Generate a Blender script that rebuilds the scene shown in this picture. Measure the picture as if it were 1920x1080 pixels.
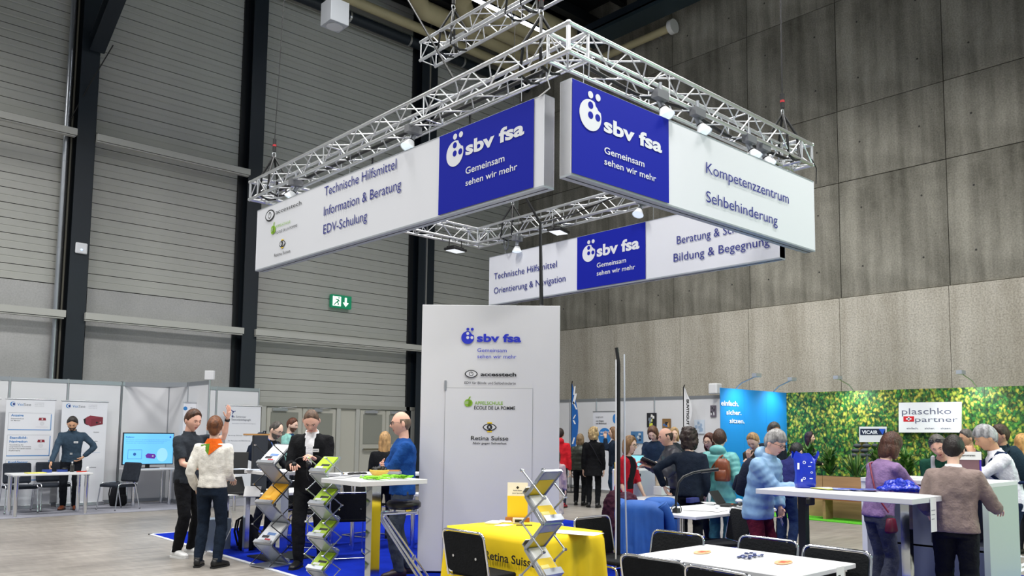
import bpy, bmesh, math, random
from mathutils import Vector, Matrix, noise
random.seed(7)
for o in list(bpy.data.objects): bpy.data.objects.remove(o)
sc=bpy.context.scene; COL=sc.collection
V=Vector; PI=math.pi; D2R=PI/180
# ------------------------------------------------------------------ camera
FP,CXP,CYP=1518.08,960.0,680.0; CAM=V((0,0,1.57))
_a=V((2630-CXP,828-CYP,FP)).normalized(); _b=V((-430-CXP,793-CYP,FP)).normalized()
_z=_a.cross(_b).normalized()
if _z.y>0: _z=-_z
_b=_z.cross(_a)
# rows: world axis -> camera axis (x right, y down, z forward)
RW=Matrix(((_a.x,_b.x,_z.x),(_a.y,_b.y,_z.y),(_a.z,_b.z,_z.z)))
def ray(px,py): return RW.transposed()@V(((px-CXP)/FP,(py-CYP)/FP,1.0))
def atz(px,py,z=0.0): r=ray(px,py); return CAM+r*((z-CAM.z)/r.z)
def atx(px,py,x): r=ray(px,py); return CAM+r*(x/r.x)
def aty(px,py,y): r=ray(px,py); return CAM+r*(y/r.y)
def atd(px,py,d): return CAM+ray(px,py)*d
def gp(px,d): p=atd(px,815,d); return V((p.x,p.y,0))
cd=bpy.data.cameras.new('camera'); cam=bpy.data.objects.new('camera',cd); COL.objects.link(cam)
right=V(RW[0]); down=V(RW[1]); fwd=V(RW[2])
m=Matrix((right,-down,-fwd)).transposed().to_4x4(); m.translation=CAM; cam.matrix_world=m
cd.sensor_fit='HORIZONTAL'; cd.sensor_width=36; cd.lens=FP/1920*36; cd.shift_x=0; cd.shift_y=(CYP-540)/1920
cd.clip_end=200; cd.clip_start=0.05
sc.camera=cam
# ------------------------------------------------------------------ world, lights, exposure
w=bpy.data.worlds.new('world'); sc.world=w; w.use_nodes=True
w.node_tree.nodes['Background'].inputs[0].default_value=(0.86,0.93,1.0,1); w.node_tree.nodes['Background'].inputs[1].default_value=0.36
def area(n,loc,size,power,color=(1,0.98,0.95),target=None,sy=None,spread=None):
    l=bpy.data.lights.new(n,'AREA'); l.energy=power; l.color=color; l.shape='RECTANGLE'; l.size=size; l.size_y=sy or size
    if spread: l.spread=spread*D2R
    o=bpy.data.objects.new(n,l); COL.objects.link(o); o.location=loc
    if target is not None: o.rotation_euler=(V(target)-V(loc)).to_track_quat('-Z','Y').to_euler()
    return o
HALL=[(-2,3),(5,3),(12,3),(-2,10),(5,10),(12,10),(5,-4),(12,-4),(-2,17)]
for i,(x,y) in enumerate(HALL): area('hall_light',(x,y,11.3),3.2,500,(1,0.985,0.96),sy=1.2,spread=145)
def spot(n,loc,target,power,angle=60,color=(1,0.97,0.92),blend=0.6,r=0.06):
    l=bpy.data.lights.new(n,'SPOT'); l.energy=power; l.color=color; l.spot_size=angle*D2R; l.spot_blend=blend; l.shadow_soft_size=r
    o=bpy.data.objects.new(n,l); COL.objects.link(o); o.location=loc; o.rotation_euler=(V(target)-V(loc)).to_track_quat('-Z','Y').to_euler(); return o
area('green_stand_light',(12.5,-1.5,3.2),1.2,110,(0.45,1.0,0.68),target=(7,4,3.0))
sc.view_settings.view_transform='Standard'; sc.view_settings.look='None'; sc.view_settings.gamma=1; sc.view_settings.use_curve_mapping=False
sc.view_settings.exposure=0.0
# ------------------------------------------------------------------ materials
def lin(h):
    h=h.lstrip('#'); c=[int(h[i:i+2],16)/255 for i in (0,2,4)]
    return tuple(((x+0.055)/1.055)**2.4 if x>0.04045 else x/12.92 for x in c)
MATS={}
def mat(name,color='#808080',rough=0.5,metal=0.0,var=0.0,scale=8.0,bump=0.0,bscale=None,stretch=(1,1,1),emit=0,alpha=None,spec=0.5,c2=None,rand=0.0,coat=0):
    if name in MATS: return MATS[name]
    m=bpy.data.materials.new(name); m.use_nodes=True; nt=m.node_tree; N=nt.nodes; L=nt.links; b=N['Principled BSDF']
    c=lin(color); b.inputs['Base Color'].default_value=(*c,1); b.inputs['Roughness'].default_value=rough; b.inputs['Metallic'].default_value=metal
    b.inputs['Specular IOR Level'].default_value=spec
    if coat: b.inputs['Coat Weight'].default_value=coat
    if emit: b.inputs['Emission Color'].default_value=(*c,1); b.inputs['Emission Strength'].default_value=emit
    if alpha is not None: b.inputs['Alpha'].default_value=alpha
    if var or bump or c2:
        tc=N.new('ShaderNodeTexCoord'); mp=N.new('ShaderNodeMapping'); mp.inputs['Scale'].default_value=stretch; L.new(tc.outputs['Object'],mp.inputs['Vector'])
        no=N.new('ShaderNodeTexNoise'); no.inputs['Scale'].default_value=scale; no.inputs['Detail'].default_value=5; L.new(mp.outputs['Vector'],no.inputs['Vector'])
        if var or c2:
            cr=N.new('ShaderNodeValToRGB')
            ca=tuple(max(0,x*(1-var)) for x in c); cb=lin(c2) if c2 else tuple(min(1,x*(1+var)) for x in c)
            cr.color_ramp.elements[0].position=0.34; cr.color_ramp.elements[0].color=(*ca,1); cr.color_ramp.elements[1].position=0.66; cr.color_ramp.elements[1].color=(*cb,1)
            L.new(no.outputs['Fac'],cr.inputs['Fac']); src=cr.outputs['Color']
            if rand:
                oi=N.new('ShaderNodeObjectInfo'); mr=N.new('ShaderNodeMapRange'); mr.inputs['To Min'].default_value=1-rand; mr.inputs['To Max'].default_value=1+rand; L.new(oi.outputs['Random'],mr.inputs['Value'])
                vm=N.new('ShaderNodeVectorMath'); vm.operation='SCALE'; L.new(src,vm.inputs[0]); L.new(mr.outputs['Result'],vm.inputs['Scale']); src=vm.outputs['Vector']
            L.new(src,b.inputs['Base Color'])
        if bump:
            n2=N.new('ShaderNodeTexNoise'); n2.inputs['Scale'].default_value=bscale or scale*3; n2.inputs['Detail'].default_value=4; L.new(mp.outputs['Vector'],n2.inputs['Vector'])
            bp=N.new('ShaderNodeBump'); bp.inputs['Strength'].default_value=bump; bp.inputs['Distance'].default_value=0.01; L.new(n2.outputs['Fac'],bp.inputs['Height']); L.new(bp.outputs['Normal'],b.inputs['Normal'])
    MATS[name]=m; return m
def fabric(color,name=None,rough=0.9,var=0.12,b=0.5): return mat(name or 'fabric_'+color.strip('#'),color,rough,var=var,scale=14,bump=b,bscale=60,spec=0.2)
def plain(color,rough=0.5,metal=0,name=None): return mat(name or 'p_%s_%g_%g'%(color.strip('#'),rough,metal),color,rough,metal)
def concrete_mat(name,base,light,dark,streak=1.0,rand=0.10):
    m=bpy.data.materials.new(name); m.use_nodes=True; nt=m.node_tree; N=nt.nodes; L=nt.links; b=N['Principled BSDF']
    b.inputs['Roughness'].default_value=0.8; b.inputs['Specular IOR Level'].default_value=0.25
    tc=N.new('ShaderNodeTexCoord')
    def nz(sc_,st,det=6):
        mp=N.new('ShaderNodeMapping'); mp.inputs['Scale'].default_value=st; L.new(tc.outputs['Object'],mp.inputs['Vector'])
        n=N.new('ShaderNodeTexNoise'); n.inputs['Scale'].default_value=sc_; n.inputs['Detail'].default_value=det; n.inputs['Roughness'].default_value=0.6; L.new(mp.outputs['Vector'],n.inputs['Vector']); return n.outputs['Fac']
    big=nz(0.55,(1,1,1)); mid=nz(2.6,(1,1,1.0)); st=nz(2.4,(1,1,0.07),4); fine=nz(30,(1,1,1),3)
    def ramp(f,p0,c0,p1,c1):
        r=N.new('ShaderNodeValToRGB'); r.color_ramp.elements[0].position=p0; r.color_ramp.elements[0].color=(*c0,1); r.color_ramp.elements[1].position=p1; r.color_ramp.elements[1].color=(*c1,1); L.new(f,r.inputs['Fac']); return r.outputs['Color']
    def mix(f,a,c,mode='MIX'):
        x=N.new('ShaderNodeMix'); x.data_type='RGBA'; x.blend_type=mode
        if isinstance(f,float): x.inputs[0].default_value=f
        else: L.new(f,x.inputs[0])
        L.new(a,x.inputs[6]); L.new(c,x.inputs[7]); return x.outputs[2]
    c1=ramp(big,0.36,lin(dark),0.64,lin(light)); c2=ramp(mid,0.35,lin(dark),0.66,lin(base)); c3=ramp(st,0.38,lin(dark),0.62,lin(light))
    x=mix(0.38,c1,c2); x=mix(0.42*streak,x,c3)
    f=ramp(fine,0.30,(1-0.28*streak,)*3,0.62,(1.06,)*3); x=mix(1.0,x,f,'MULTIPLY')
    vo=N.new('ShaderNodeTexVoronoi'); vo.inputs['Scale'].default_value=5.5; L.new(tc.outputs['Object'],vo.inputs['Vector'])
    sp=ramp(vo.outputs['Distance'],0.03,(1-0.5*min(1,streak),)*3,0.07,(1,)*3); x=mix(1.0,x,sp,'MULTIPLY')
    oi=N.new('ShaderNodeObjectInfo'); mr=N.new('ShaderNodeMapRange'); mr.inputs['To Min'].default_value=1-rand; mr.inputs['To Max'].default_value=1+rand; L.new(oi.outputs['Random'],mr.inputs['Value'])
    vm=N.new('ShaderNodeVectorMath'); vm.operation='SCALE'; L.new(x,vm.inputs[0]); L.new(mr.outputs['Result'],vm.inputs['Scale']); L.new(vm.outputs['Vector'],b.inputs['Base Color'])
    bp=N.new('ShaderNodeBump'); bp.inputs['Strength'].default_value=0.35; bp.inputs['Distance'].default_value=0.02; L.new(mid,bp.inputs['Height']); L.new(bp.outputs['Normal'],b.inputs['Normal'])
    return m
CONC_DARK=concrete_mat('board_marked_concrete','#8d8a80','#a5a296','#56544b')
CONC_LIGHT=concrete_mat('pale_streaked_concrete','#bfbaad','#ccc7bb','#a49e90',1.3,0.03)
PLINTH=concrete_mat('smooth_precast_concrete','#b4b4b3','#bcbcbb','#a8a8a7',0.3,0.03)
SIDING=mat('siding_metal','#b3b4ae',0.5,0.0,var=0.04,scale=1.2,spec=0.4)
TRIMG=mat('pale_grey_steel','#b9bab4',0.45)
NAVY=mat('dark_blue_steel','#121d27',0.5,var=0.06,scale=2)
BLACKST=mat('black_steel','#0c0f14',0.5)
ALU=mat('aluminium','#c9ccd0',0.32,0.9)
ALUP=mat('aluminium_profile','#a9adb3',0.4,0.75)
TRUSS=mat('truss_aluminium','#dfe1e3',0.28,0.85)
CHROME=mat('chrome','#e4e6ea',0.12,1.0)
GALV=mat('galvanised','#b4b8bd',0.3,0.85,var=0.05,scale=3)
WHITE=mat('white_laminate','#d8d9db',0.45)
PANELW=mat('white_panel','#dcdde0',0.5,var=0.015,scale=1.5)
BLACK=mat('black_plastic','#0e0f11',0.5)
BLACKF=fabric('#15171a','black_upholstery')
BANW=mat('banner_white','#dadce1',0.6)
BLUE=mat('banner_blue','#14209a',0.65,spec=0.15)
NAVYT=mat('navy_print','#1c2480',0.6)
BLUET=mat('blue_print','#1e2fc0',0.6)
INK=mat('ink_black','#15161a',0.6)
LGREEN=mat('green_print','#86b62c',0.6)
YEL=mat('yellow_print','#f2cd1e',0.6)
SKYB=mat('blue_heading','#2f7fc4',0.6)
GREYP=mat('grey_print','#8c9097',0.6)
# ------------------------------------------------------------------ mesh helpers
class MB:
    def __init__(s): s.v=[]; s.f=[]; s.m=[]; s.s=[]; s.mats=[]; s.cuts=[]
    def mi(s,m):
        if m not in s.mats: s.mats.append(m)
        return s.mats.index(m)
    def add(s,vs,fs,m,smooth=False):
        o=len(s.v); s.v+= [V(x) for x in vs]; k=s.mi(m)
        for f in fs: s.f.append([i+o for i in f]); s.m.append(k); s.s.append(smooth)
    def box(s,a,b,m,R=None,c=None):
        x0,y0,z0=a; x1,y1,z1=b
        vs=[V(p) for p in ((x0,y0,z0),(x1,y0,z0),(x1,y1,z0),(x0,y1,z0),(x0,y0,z1),(x1,y0,z1),(x1,y1,z1),(x0,y1,z1))]
        if R is not None: c=V(c) if c is not None else V(((x0+x1)/2,(y0+y1)/2,(z0+z1)/2)); vs=[c+R@(q-c) for q in vs]
        s.add(vs,[(0,3,2,1),(4,5,6,7),(0,1,5,4),(1,2,6,5),(2,3,7,6),(3,0,4,7)],m)
    def obox(s,c,u,v,w,m): # centre + half vectors
        c,u,v,w=V(c),V(u),V(v),V(w)
        vs=[c-u-v-w,c+u-v-w,c+u+v-w,c-u+v-w,c-u-v+w,c+u-v+w,c+u+v+w,c-u+v+w]
        fs=[(0,3,2,1),(4,5,6,7),(0,1,5,4),(1,2,6,5),(2,3,7,6),(3,0,4,7)]
        if u.cross(v).dot(w)<0: fs=[f[::-1] for f in fs]
        s.add(vs,fs,m)
    def cyl(s,p,q,r,m,n=10,r2=None,cap=True):
        p,q=V(p),V(q); d=(q-p).normalized(); r2=r if r2 is None else r2
        a=d.orthogonal().normalized(); b=d.cross(a)
        vs=[p+(a*math.cos(t)+b*math.sin(t))*r for t in (2*PI*i/n for i in range(n))]+[q+(a*math.cos(t)+b*math.sin(t))*r2 for t in (2*PI*i/n for i in range(n))]
        s.add(vs,[(i,(i+1)%n,n+(i+1)%n,n+i) for i in range(n)],m,True)
        if cap: s.add(vs,[tuple(range(n-1,-1,-1)),tuple(range(n,2*n))],m)
    def tube(s,pts,r,m,n=8,closed=False,rs=None):
        pts=[V(p) for p in pts]; N=len(pts); vs=[]; pa=None
        for i,p in enumerate(pts):
            a=pts[i-1] if (i>0 or closed) else p; b=pts[(i+1)%N] if (i<N-1 or closed) else p
            d=(b-a).normalized()
            if pa is None: u=d.orthogonal().normalized()
            else:
                u=pa-d*pa.dot(d); u=u.normalized() if u.length>1e-5 else d.orthogonal().normalized()
            pa=u; w=d.cross(u); rr=rs[i] if rs else r
            vs+=[p+(u*math.cos(t)+w*math.sin(t))*rr for t in (2*PI*k/n for k in range(n))]
        fs=[]
        for i in range(N if closed else N-1):
            j=(i+1)%N
            fs+=[(i*n+k,i*n+(k+1)%n,j*n+(k+1)%n,j*n+k) for k in range(n)]
        s.add(vs,fs,m,True)
        if not closed: s.add(vs,[tuple(range(n-1,-1,-1)),tuple(range((N-1)*n,N*n))],m)
    def loft(s,rings,m,n=16,e=2.3,caps=True): # rings: (centre, R(3x3), rx, ry)
        vs=[]
        for c,R,rx,ry in rings:
            for k in range(n):
                t=2*PI*k/n; ct,st=math.cos(t),math.sin(t)
                x=rx*math.copysign(abs(ct)**(2/e),ct); y=ry*math.copysign(abs(st)**(2/e),st)
                vs.append(V(c)+R@V((x,y,0)))
        N=len(rings); fs=[(i*n+k,i*n+(k+1)%n,(i+1)*n+(k+1)%n,(i+1)*n+k) for i in range(N-1) for k in range(n)]
        if caps: fs+=[tuple(range(n-1,-1,-1)),tuple(range((N-1)*n,N*n))]
        s.add(vs,fs,m,True)
    def ell(s,c,r,m,nu=14,nv=9,R=None):
        c=V(c); vs=[]; R=R or Matrix.Identity(3)
        for j in range(1,nv):
            ph=PI*j/nv
            for i in range(nu):
                t=2*PI*i/nu; vs.append(c+R@V((r[0]*math.sin(ph)*math.cos(t),r[1]*math.sin(ph)*math.sin(t),r[2]*math.cos(ph))))
        a=len(vs); vs+=[c+R@V((0,0,r[2])),c+R@V((0,0,-r[2]))]
        fs=[(j*nu+i,(j+1)*nu+i,(j+1)*nu+(i+1)%nu,j*nu+(i+1)%nu) for j in range(nv-2) for i in range(nu)]
        fs+=[(a,i,(i+1)%nu) for i in range(nu)]+[(a+1,(nv-2)*nu+(i+1)%nu,(nv-2)*nu+i) for i in range(nu)]
        s.add(vs,fs,m,True)
    def prism(s,poly,o,U,Vv,t,m,smooth=False): # planar polygon (u,v) extruded by t along U x V
        o,U,Vv=V(o),V(U),V(Vv); W=U.cross(Vv).normalized()*t; n=len(poly)
        A=[o+U*a+Vv*b for a,b in poly]; B=[p+W for p in A]
        ar=sum(poly[i][0]*poly[(i+1)%n][1]-poly[(i+1)%n][0]*poly[i][1] for i in range(n))
        fs=[tuple(range(n,2*n)),tuple(range(n-1,-1,-1))]+[(i,(i+1)%n,n+(i+1)%n,n+i) for i in range(n)]
        if ar<0: fs=[f[::-1] for f in fs]
        s.add(A+B,fs,m,smooth)
    def disc(s,c,U,Vv,r,t,m,n=28,ry=None): s.prism([(r*math.cos(2*PI*i/n),(ry or r)*math.sin(2*PI*i/n)) for i in range(n)],c,U,Vv,t,m)
    def lathe(s,prof,c,m,n=20): # (r,z)
        c=V(c); vs=[]
        for r,z in prof:
            for i in range(n): t=2*PI*i/n; vs.append(c+V((r*math.cos(t),r*math.sin(t),z)))
        N=len(prof); fs=[(j*n+i,j*n+(i+1)%n,(j+1)*n+(i+1)%n,(j+1)*n+i) for j in range(N-1) for i in range(n)]
        fs+=[tuple(range(n-1,-1,-1)),tuple(range((N-1)*n,N*n))]
        s.add(vs,fs,m,True)
    def mesh(s,name,inv=None):
        me=bpy.data.meshes.new(name); vs=s.v if inv is None else [inv@p for p in s.v]
        me.from_pydata([tuple(p) for p in vs],[],s.f)
        for x in s.mats: me.materials.append(x)
        me.polygons.foreach_set('material_index',s.m); me.polygons.foreach_set('use_smooth',s.s); me.update()
        return me
    def build(s,name,parent=None,world=False,bevel=0,sub=0):
        if s.cuts and parent is not None:   # every line of lettering becomes a part of its own
            inc=set(); 
            for a,b in s.cuts:
                x=MB(); k0=a; idx={}
                for fi in range(a,b):
                    inc.add(fi); f=[]
                    for i in s.f[fi]:
                        if i not in idx: idx[i]=len(x.v); x.v.append(s.v[i])
                        f.append(idx[i])
                    x.f.append(f); x.m.append(x.mi(s.mats[s.m[fi]])); x.s.append(False)
                x.build('text_line',parent,world)
            y=MB(); idx={}
            for fi in range(len(s.f)):
                if fi in inc: continue
                f=[]
                for i in s.f[fi]:
                    if i not in idx: idx[i]=len(y.v); y.v.append(s.v[i])
                    f.append(idx[i])
                y.f.append(f); y.m.append(y.mi(s.mats[s.m[fi]])); y.s.append(s.s[fi])
            return y.build('logo' if 'logo' in name or 'lettering' in name else name,parent,world,bevel) if y.f else None
        inv=None
        if parent is not None and world:
            r=parent
            while r.parent: r=r.parent
            inv=(Matrix.Translation(r.location)@r.rotation_euler.to_matrix().to_4x4()).inverted()
        me=s.mesh(name,inv); o=bpy.data.objects.new(name,me); COL.objects.link(o)
        if parent is not None: o.parent=parent
        if bevel:
            b=o.modifiers.new('b','BEVEL'); b.width=bevel; b.segments=2; b.limit_method='ANGLE'; b.angle_limit=0.7
        return o
def tag(o,label=None,cat=None,group=None,kind=None):
    if label: o['label']=label
    if cat: o['category']=cat
    if group: o['group']=group
    if kind: o['kind']=kind
    return o
def thing(name,label,cat,loc=(0,0,0),rz=0,group=None,kind=None):
    o=bpy.data.objects.new(name,None); o.empty_display_size=0.1; COL.objects.link(o); o.location=loc; o.rotation_euler=(0,0,rz)
    return tag(o,label,cat,group,kind)
def copytree(root,loc,rz,label=None):
    def cp(o,par):
        c=o.copy(); COL.objects.link(c); c.parent=par
        for ch in kids.get(o.name,[]): cp(ch,c)
        return c
    kids={}
    def walk(o):
        kids[o.name]=list(o.children)
        for ch in kids[o.name]: walk(ch)
    walk(root); r=cp(root,None); r.location=loc; r.rotation_euler=(0,0,rz)
    if label: r['label']=label
    return r
def B1(name,a,b,m,parent=None,world=False,bevel=0):
    x=MB(); x.box(a,b,m); return x.build(name,parent,world,bevel)
# ------------------------------------------------------------------ lettering
def textmesh(s,bold=0.0,ex=0.0):
    cu=bpy.data.curves.new('t','FONT'); cu.body=s; cu.size=1; cu.offset=bold; cu.resolution_u=3; cu.extrude=ex
    ob=bpy.data.objects.new('t',cu); COL.objects.link(ob)
    dg=bpy.context.evaluated_depsgraph_get(); me=bpy.data.meshes.new_from_object(ob.evaluated_get(dg))
    bpy.data.objects.remove(ob); bpy.data.curves.remove(cu)
    vs=[v.co.copy() for v in me.vertices]; fs=[tuple(p.vertices) for p in me.polygons]; bpy.data.meshes.remove(me)
    return vs,fs
_tc={}
def text_into(mb,s,o,U,W,Vv,width,cap,m,bold=0.0,lift=0.002):
    """write s with its baseline starting at o, running along U (unit), cap height cap, total width width; W is up, Vv the outward normal"""
    k=(s,bold)
    if k not in _tc: _tc[k]=textmesh(s,bold,0.0)
    vs,fs=_tc[k]
    if not vs: return
    x0=min(v.x for v in vs); x1=max(v.x for v in vs); sx=width/(x1-x0); sy=cap/0.73
    o,U,W,Vv=V(o),V(U),V(W),V(Vv)
    out=[o+U*((v.x-x0)*sx)+W*(v.y*sy)+Vv*lift for v in vs]
    if U.cross(W).dot(Vv)<0: fs=[f[::-1] for f in fs]
    a=len(mb.f); mb.add(out,fs,m)
    if len(s)>1: mb.cuts.append((a,len(mb.f)))
class Plane:
    """a real plane in the hall on which print is placed"""
    def __init__(s,p,n): s.p=V(p); s.n=V(n).normalized(); s.U=V((0,0,1)).cross(s.n).normalized(); s.W=s.n.cross(s.U)
    def at(s,px,py): r=ray(px,py); return CAM+r*((s.p-CAM).dot(s.n)/r.dot(s.n))
    def text(s,mb,t,x0,y0,x1,y1,caph,m,bold=0.0): # baseline from px(x0,y0) to px(x1,y1), cap top at y0-caph
        a=s.at(x0,y0); b=s.at(x1,y1); c=s.at(x0,y0-caph); text_into(mb,t,a,s.U,s.W,s.n,(b-a).dot(s.U),(c-a).dot(s.W),m,bold)
    def quad(s,mb,pts,m,t=0.002,lift=0.0):
        q=[s.at(*p) for p in pts]; mb.prism([((x-q[0]).dot(s.U),(x-q[0]).dot(s.W)) for x in q],q[0]+s.n*lift,s.U,s.W,t,m)
def sbvlogo(mb,c,U,W,n,R,fg,bg,b=0.0):
    c,U,W,n=V(c),V(U),V(W),V(n)
    big=[]
    for i in range(64):
        t=2*PI*i/64; x,y=math.cos(t),math.sin(t); dx,dy=x-0.70,y-0.70; dd=math.hypot(dx,dy)
        if dd<0.33: # bitten edge
            ux,uy=-1/1.414,-1/1.414; x,y=0.70+0.33*ux+(x-0.70-0.33*ux)*0.55,0.70+0.33*uy+(y-0.70-0.33*uy)*0.55
        big.append((x*R,y*R))
    mb.prism(big,c,U,W,0.003,fg)
    for x,y in ((0.0,1.32),(0.69,1.32)): mb.disc(c+U*x*R+W*y*R,U,W,0.23*R,0.003,fg,20)
    for x,y in ((0,0.64),(0,0),(0.66,0)): mb.disc(c+U*x*R+W*y*R+n*0.003,U,W,0.235*R,0.0015,bg,20)
def eyelogo(mb,c,U,W,n,w,fg,bg,hole=None):
    c,U,W,n=V(c),V(U),V(W),V(n)
    def alm(a,b): return [(a*math.cos(t),b*math.copysign(abs(math.sin(t))**1.25,math.sin(t))) for t in (2*PI*i/40 for i in range(40))]
    mb.prism(alm(w/2,w*0.30),c,U,W,0.002,fg); mb.prism(alm(w*0.42,w*0.235),c+n*0.002,U,W,0.0012,bg)
    mb.disc(c+n*0.0032,U,W,w*0.17,0.001,fg,20); mb.disc(c+n*0.0042,U,W,w*0.125,0.0008,bg,20)
    mb.prism([(-w*0.02,0),(w*0.02,0),(w*0.02,w*0.17),(-w*0.02,w*0.17)],c+n*0.005,U,W,0.0008,fg)
def retina(mb,c,U,W,n,w,fg,bg,yel):
    c,U,W,n=V(c),V(U),V(W),V(n)
    mb.prism([(-w*.17,-w*.36),(w*.17,-w*.36),(w*.17,w*.36),(-w*.17,w*.36)],c-n*0.0005,U,W,0.001,yel)
    def alm(a,b): return [(a*math.cos(t),b*math.copysign(abs(math.sin(t))**1.35,math.sin(t))) for t in (2*PI*i/36 for i in range(36))]
    mb.prism(alm(w/2,w*0.27),c,U,W,0.002,fg); mb.prism(alm(w*0.42,w*0.20),c+n*0.002,U,W,0.001,bg)
    mb.disc(c+n*0.003,U,W,w*0.2,0.001,fg,20)
    text_into(mb,'R',c-U*w*0.065-W*w*0.09,U,W,n,w*0.14,w*0.18,bg,0.03,0.0045)
def apple(mb,c,U,W,n,h,fg,bg):
    c,U,W,n=V(c),V(U),V(W),V(n)
    mb.disc(c-U*h*0.05,U,W,h*0.40,0.002,fg,22,h*0.42); mb.disc(c+U*h*0.14,U,W,h*0.34,0.002,fg,22,h*0.38)
    mb.prism([(0,h*.42),(h*.12,h*.44),(h*.30,h*.74),(h*.08,h*.66)],c,U,W,0.002,fg)
    for k in range(3): mb.prism([(-h*.42,-h*.02+k*h*.12-h*.15),(h*.02,h*.10+k*h*.12-h*.15),(h*.02,h*.13+k*h*.12-h*.15),(-h*.42,h*.01+k*h*.12-h*.15)],c+n*0.002,U,W,0.001,bg)
# ================================================================== THE HALL
def floor_mat():
    m=bpy.data.materials.new('polished_concrete_floor'); m.use_nodes=True; nt=m.node_tree; N=nt.nodes; L=nt.links; b=N['Principled BSDF']
    tc=N.new('ShaderNodeTexCoord')
    def nz(s,st,rot=0,d=6):
        mp=N.new('ShaderNodeMapping'); mp.inputs['Scale'].default_value=st; mp.inputs['Rotation'].default_value=(0,0,rot); L.new(tc.outputs['Object'],mp.inputs['Vector'])
        n=N.new('ShaderNodeTexNoise'); n.inputs['Scale'].default_value=s; n.inputs['Detail'].default_value=d; L.new(mp.outputs['Vector'],n.inputs['Vector']); return n.outputs['Fac']
    def ramp(f,p0,c0,p1,c1):
        r=N.new('ShaderNodeValToRGB'); r.color_ramp.elements[0].position=p0; r.color_ramp.elements[0].color=(*c0,1); r.color_ramp.elements[1].position=p1; r.color_ramp.elements[1].color=(*c1,1); L.new(f,r.inputs['Fac']); return r.outputs['Color']
    a=ramp(nz(0.6,(1,1,1)),0.3,lin('#857f78'),0.7,lin('#a59f97')); c=ramp(nz(1.6,(1,7,1),0.78),0.35,(0.80,)*3,0.65,(1.08,)*3); d=ramp(nz(2.2,(6,1,1),0.5),0.35,(0.9,)*3,0.65,(1.05,)*3)
    x=N.new('ShaderNodeMix'); x.data_type='RGBA'; x.blend_type='MULTIPLY'; x.inputs[0].default_value=1; L.new(a,x.inputs[6]); L.new(c,x.inputs[7])
    y=N.new('ShaderNodeMix'); y.data_type='RGBA'; y.blend_type='MULTIPLY'; y.inputs[0].default_value=1; L.new(x.outputs[2],y.inputs[6]); L.new(d,y.inputs[7])
    L.new(y.outputs[2],b.inputs['Base Color']); b.inputs['Roughness'].default_value=0.38; b.inputs['Specular IOR Level'].default_value=0.4
    return m
FLOORM=floor_mat()
tag(B1('floor',(-8,-8,-0.2),(18.2,20,0),FLOORM),'grey beige polished concrete hall floor',kind='structure')
# ceiling: dark trapezoidal deck with beams
cm=MB(); CEIL=mat('ceiling_black','#11161a',0.8)
cm.box((-8,-8,14.6),(18.4,20.2,14.8),CEIL); ceil=tag(cm.build('ceiling'),'black ceiling of the hall high above the stands',kind='structure')
for i in range(12):
    B1('ceiling_beam',(-8,-5+i*2.2,14.2),(18,-4.8+i*2.2,14.6),BLACKST,ceil)
for x in (4.8,11.3):
    B1('roof_beam',(x-0.2,-8,12.9+(1.1 if x<6 else 0.9)),(x+0.2,19.4,14.6),BLACKST,ceil)
# right wall ------------------------------------------------------------
X=17.94
wr=MB(); wr.box((X+0.06,-8,0),(X+0.5,20.2,14.6),CONC_DARK); wr=tag(wr.build('wall_right'),'grey board marked concrete wall',kind='structure')
ys=[20.2,17.85,15.51,13.18,10.84,8.50,6.17,3.83,1.5,-0.8,-3.2,-5.5,-8]
zs=[4.70,7.40,9.10,11.77,14.6]
pm={}
for i in range(len(ys)-1):
    for j in range(len(zs)-1):
        y0,y1=ys[i+1],ys[i]; h=zs[j+1]-zs[j]; wd=y1-y0; k=(round(wd,2),round(h,2))
        if k not in pm:
            mb=MB(); g=0.003; c=0.006
            a=[(0.07,g,g),(0.07,wd-g,g),(0.07,wd-g,h-g),(0.07,g,h-g)]; b=[(0,g+c,g+c),(0,wd-g-c,g+c),(0,wd-g-c,h-g-c),(0,g+c,h-g-c)]
            mb.add(a+b,[(4,7,6,5),(0,4,5,1),(1,5,6,2),(2,6,7,3),(3,7,4,0)],CONC_DARK); 
            for yy in (wd*0.22,wd*0.78):
                for zz in ((h*0.25,h*0.75) if h>2.2 else (h*0.5,)): mb.cyl((-0.004,yy,zz),(0.0,yy,zz),0.022,mat('tie_hole','#3b3a37',0.9),8)
            pm[k]=mb.mesh('concrete_panel')
        o=bpy.data.objects.new('concrete_panel',pm[k]); COL.objects.link(o); o.parent=wr; o.location=(X+random.uniform(-0.004,0.004),y0,zs[j])
ys2=[20.2,17.6,15.2,12.9,10.84,8.50,6.17,3.83,1.5,-0.8,-3.2,-5.5,-8]
for i in range(len(ys2)-1):
    B1('concrete_plinth',(-0.10,0.006,0),(0.08,ys2[i]-ys2[i+1]-0.006,4.68),CONC_LIGHT,wr).location=(X,ys2[i+1],0)
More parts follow.
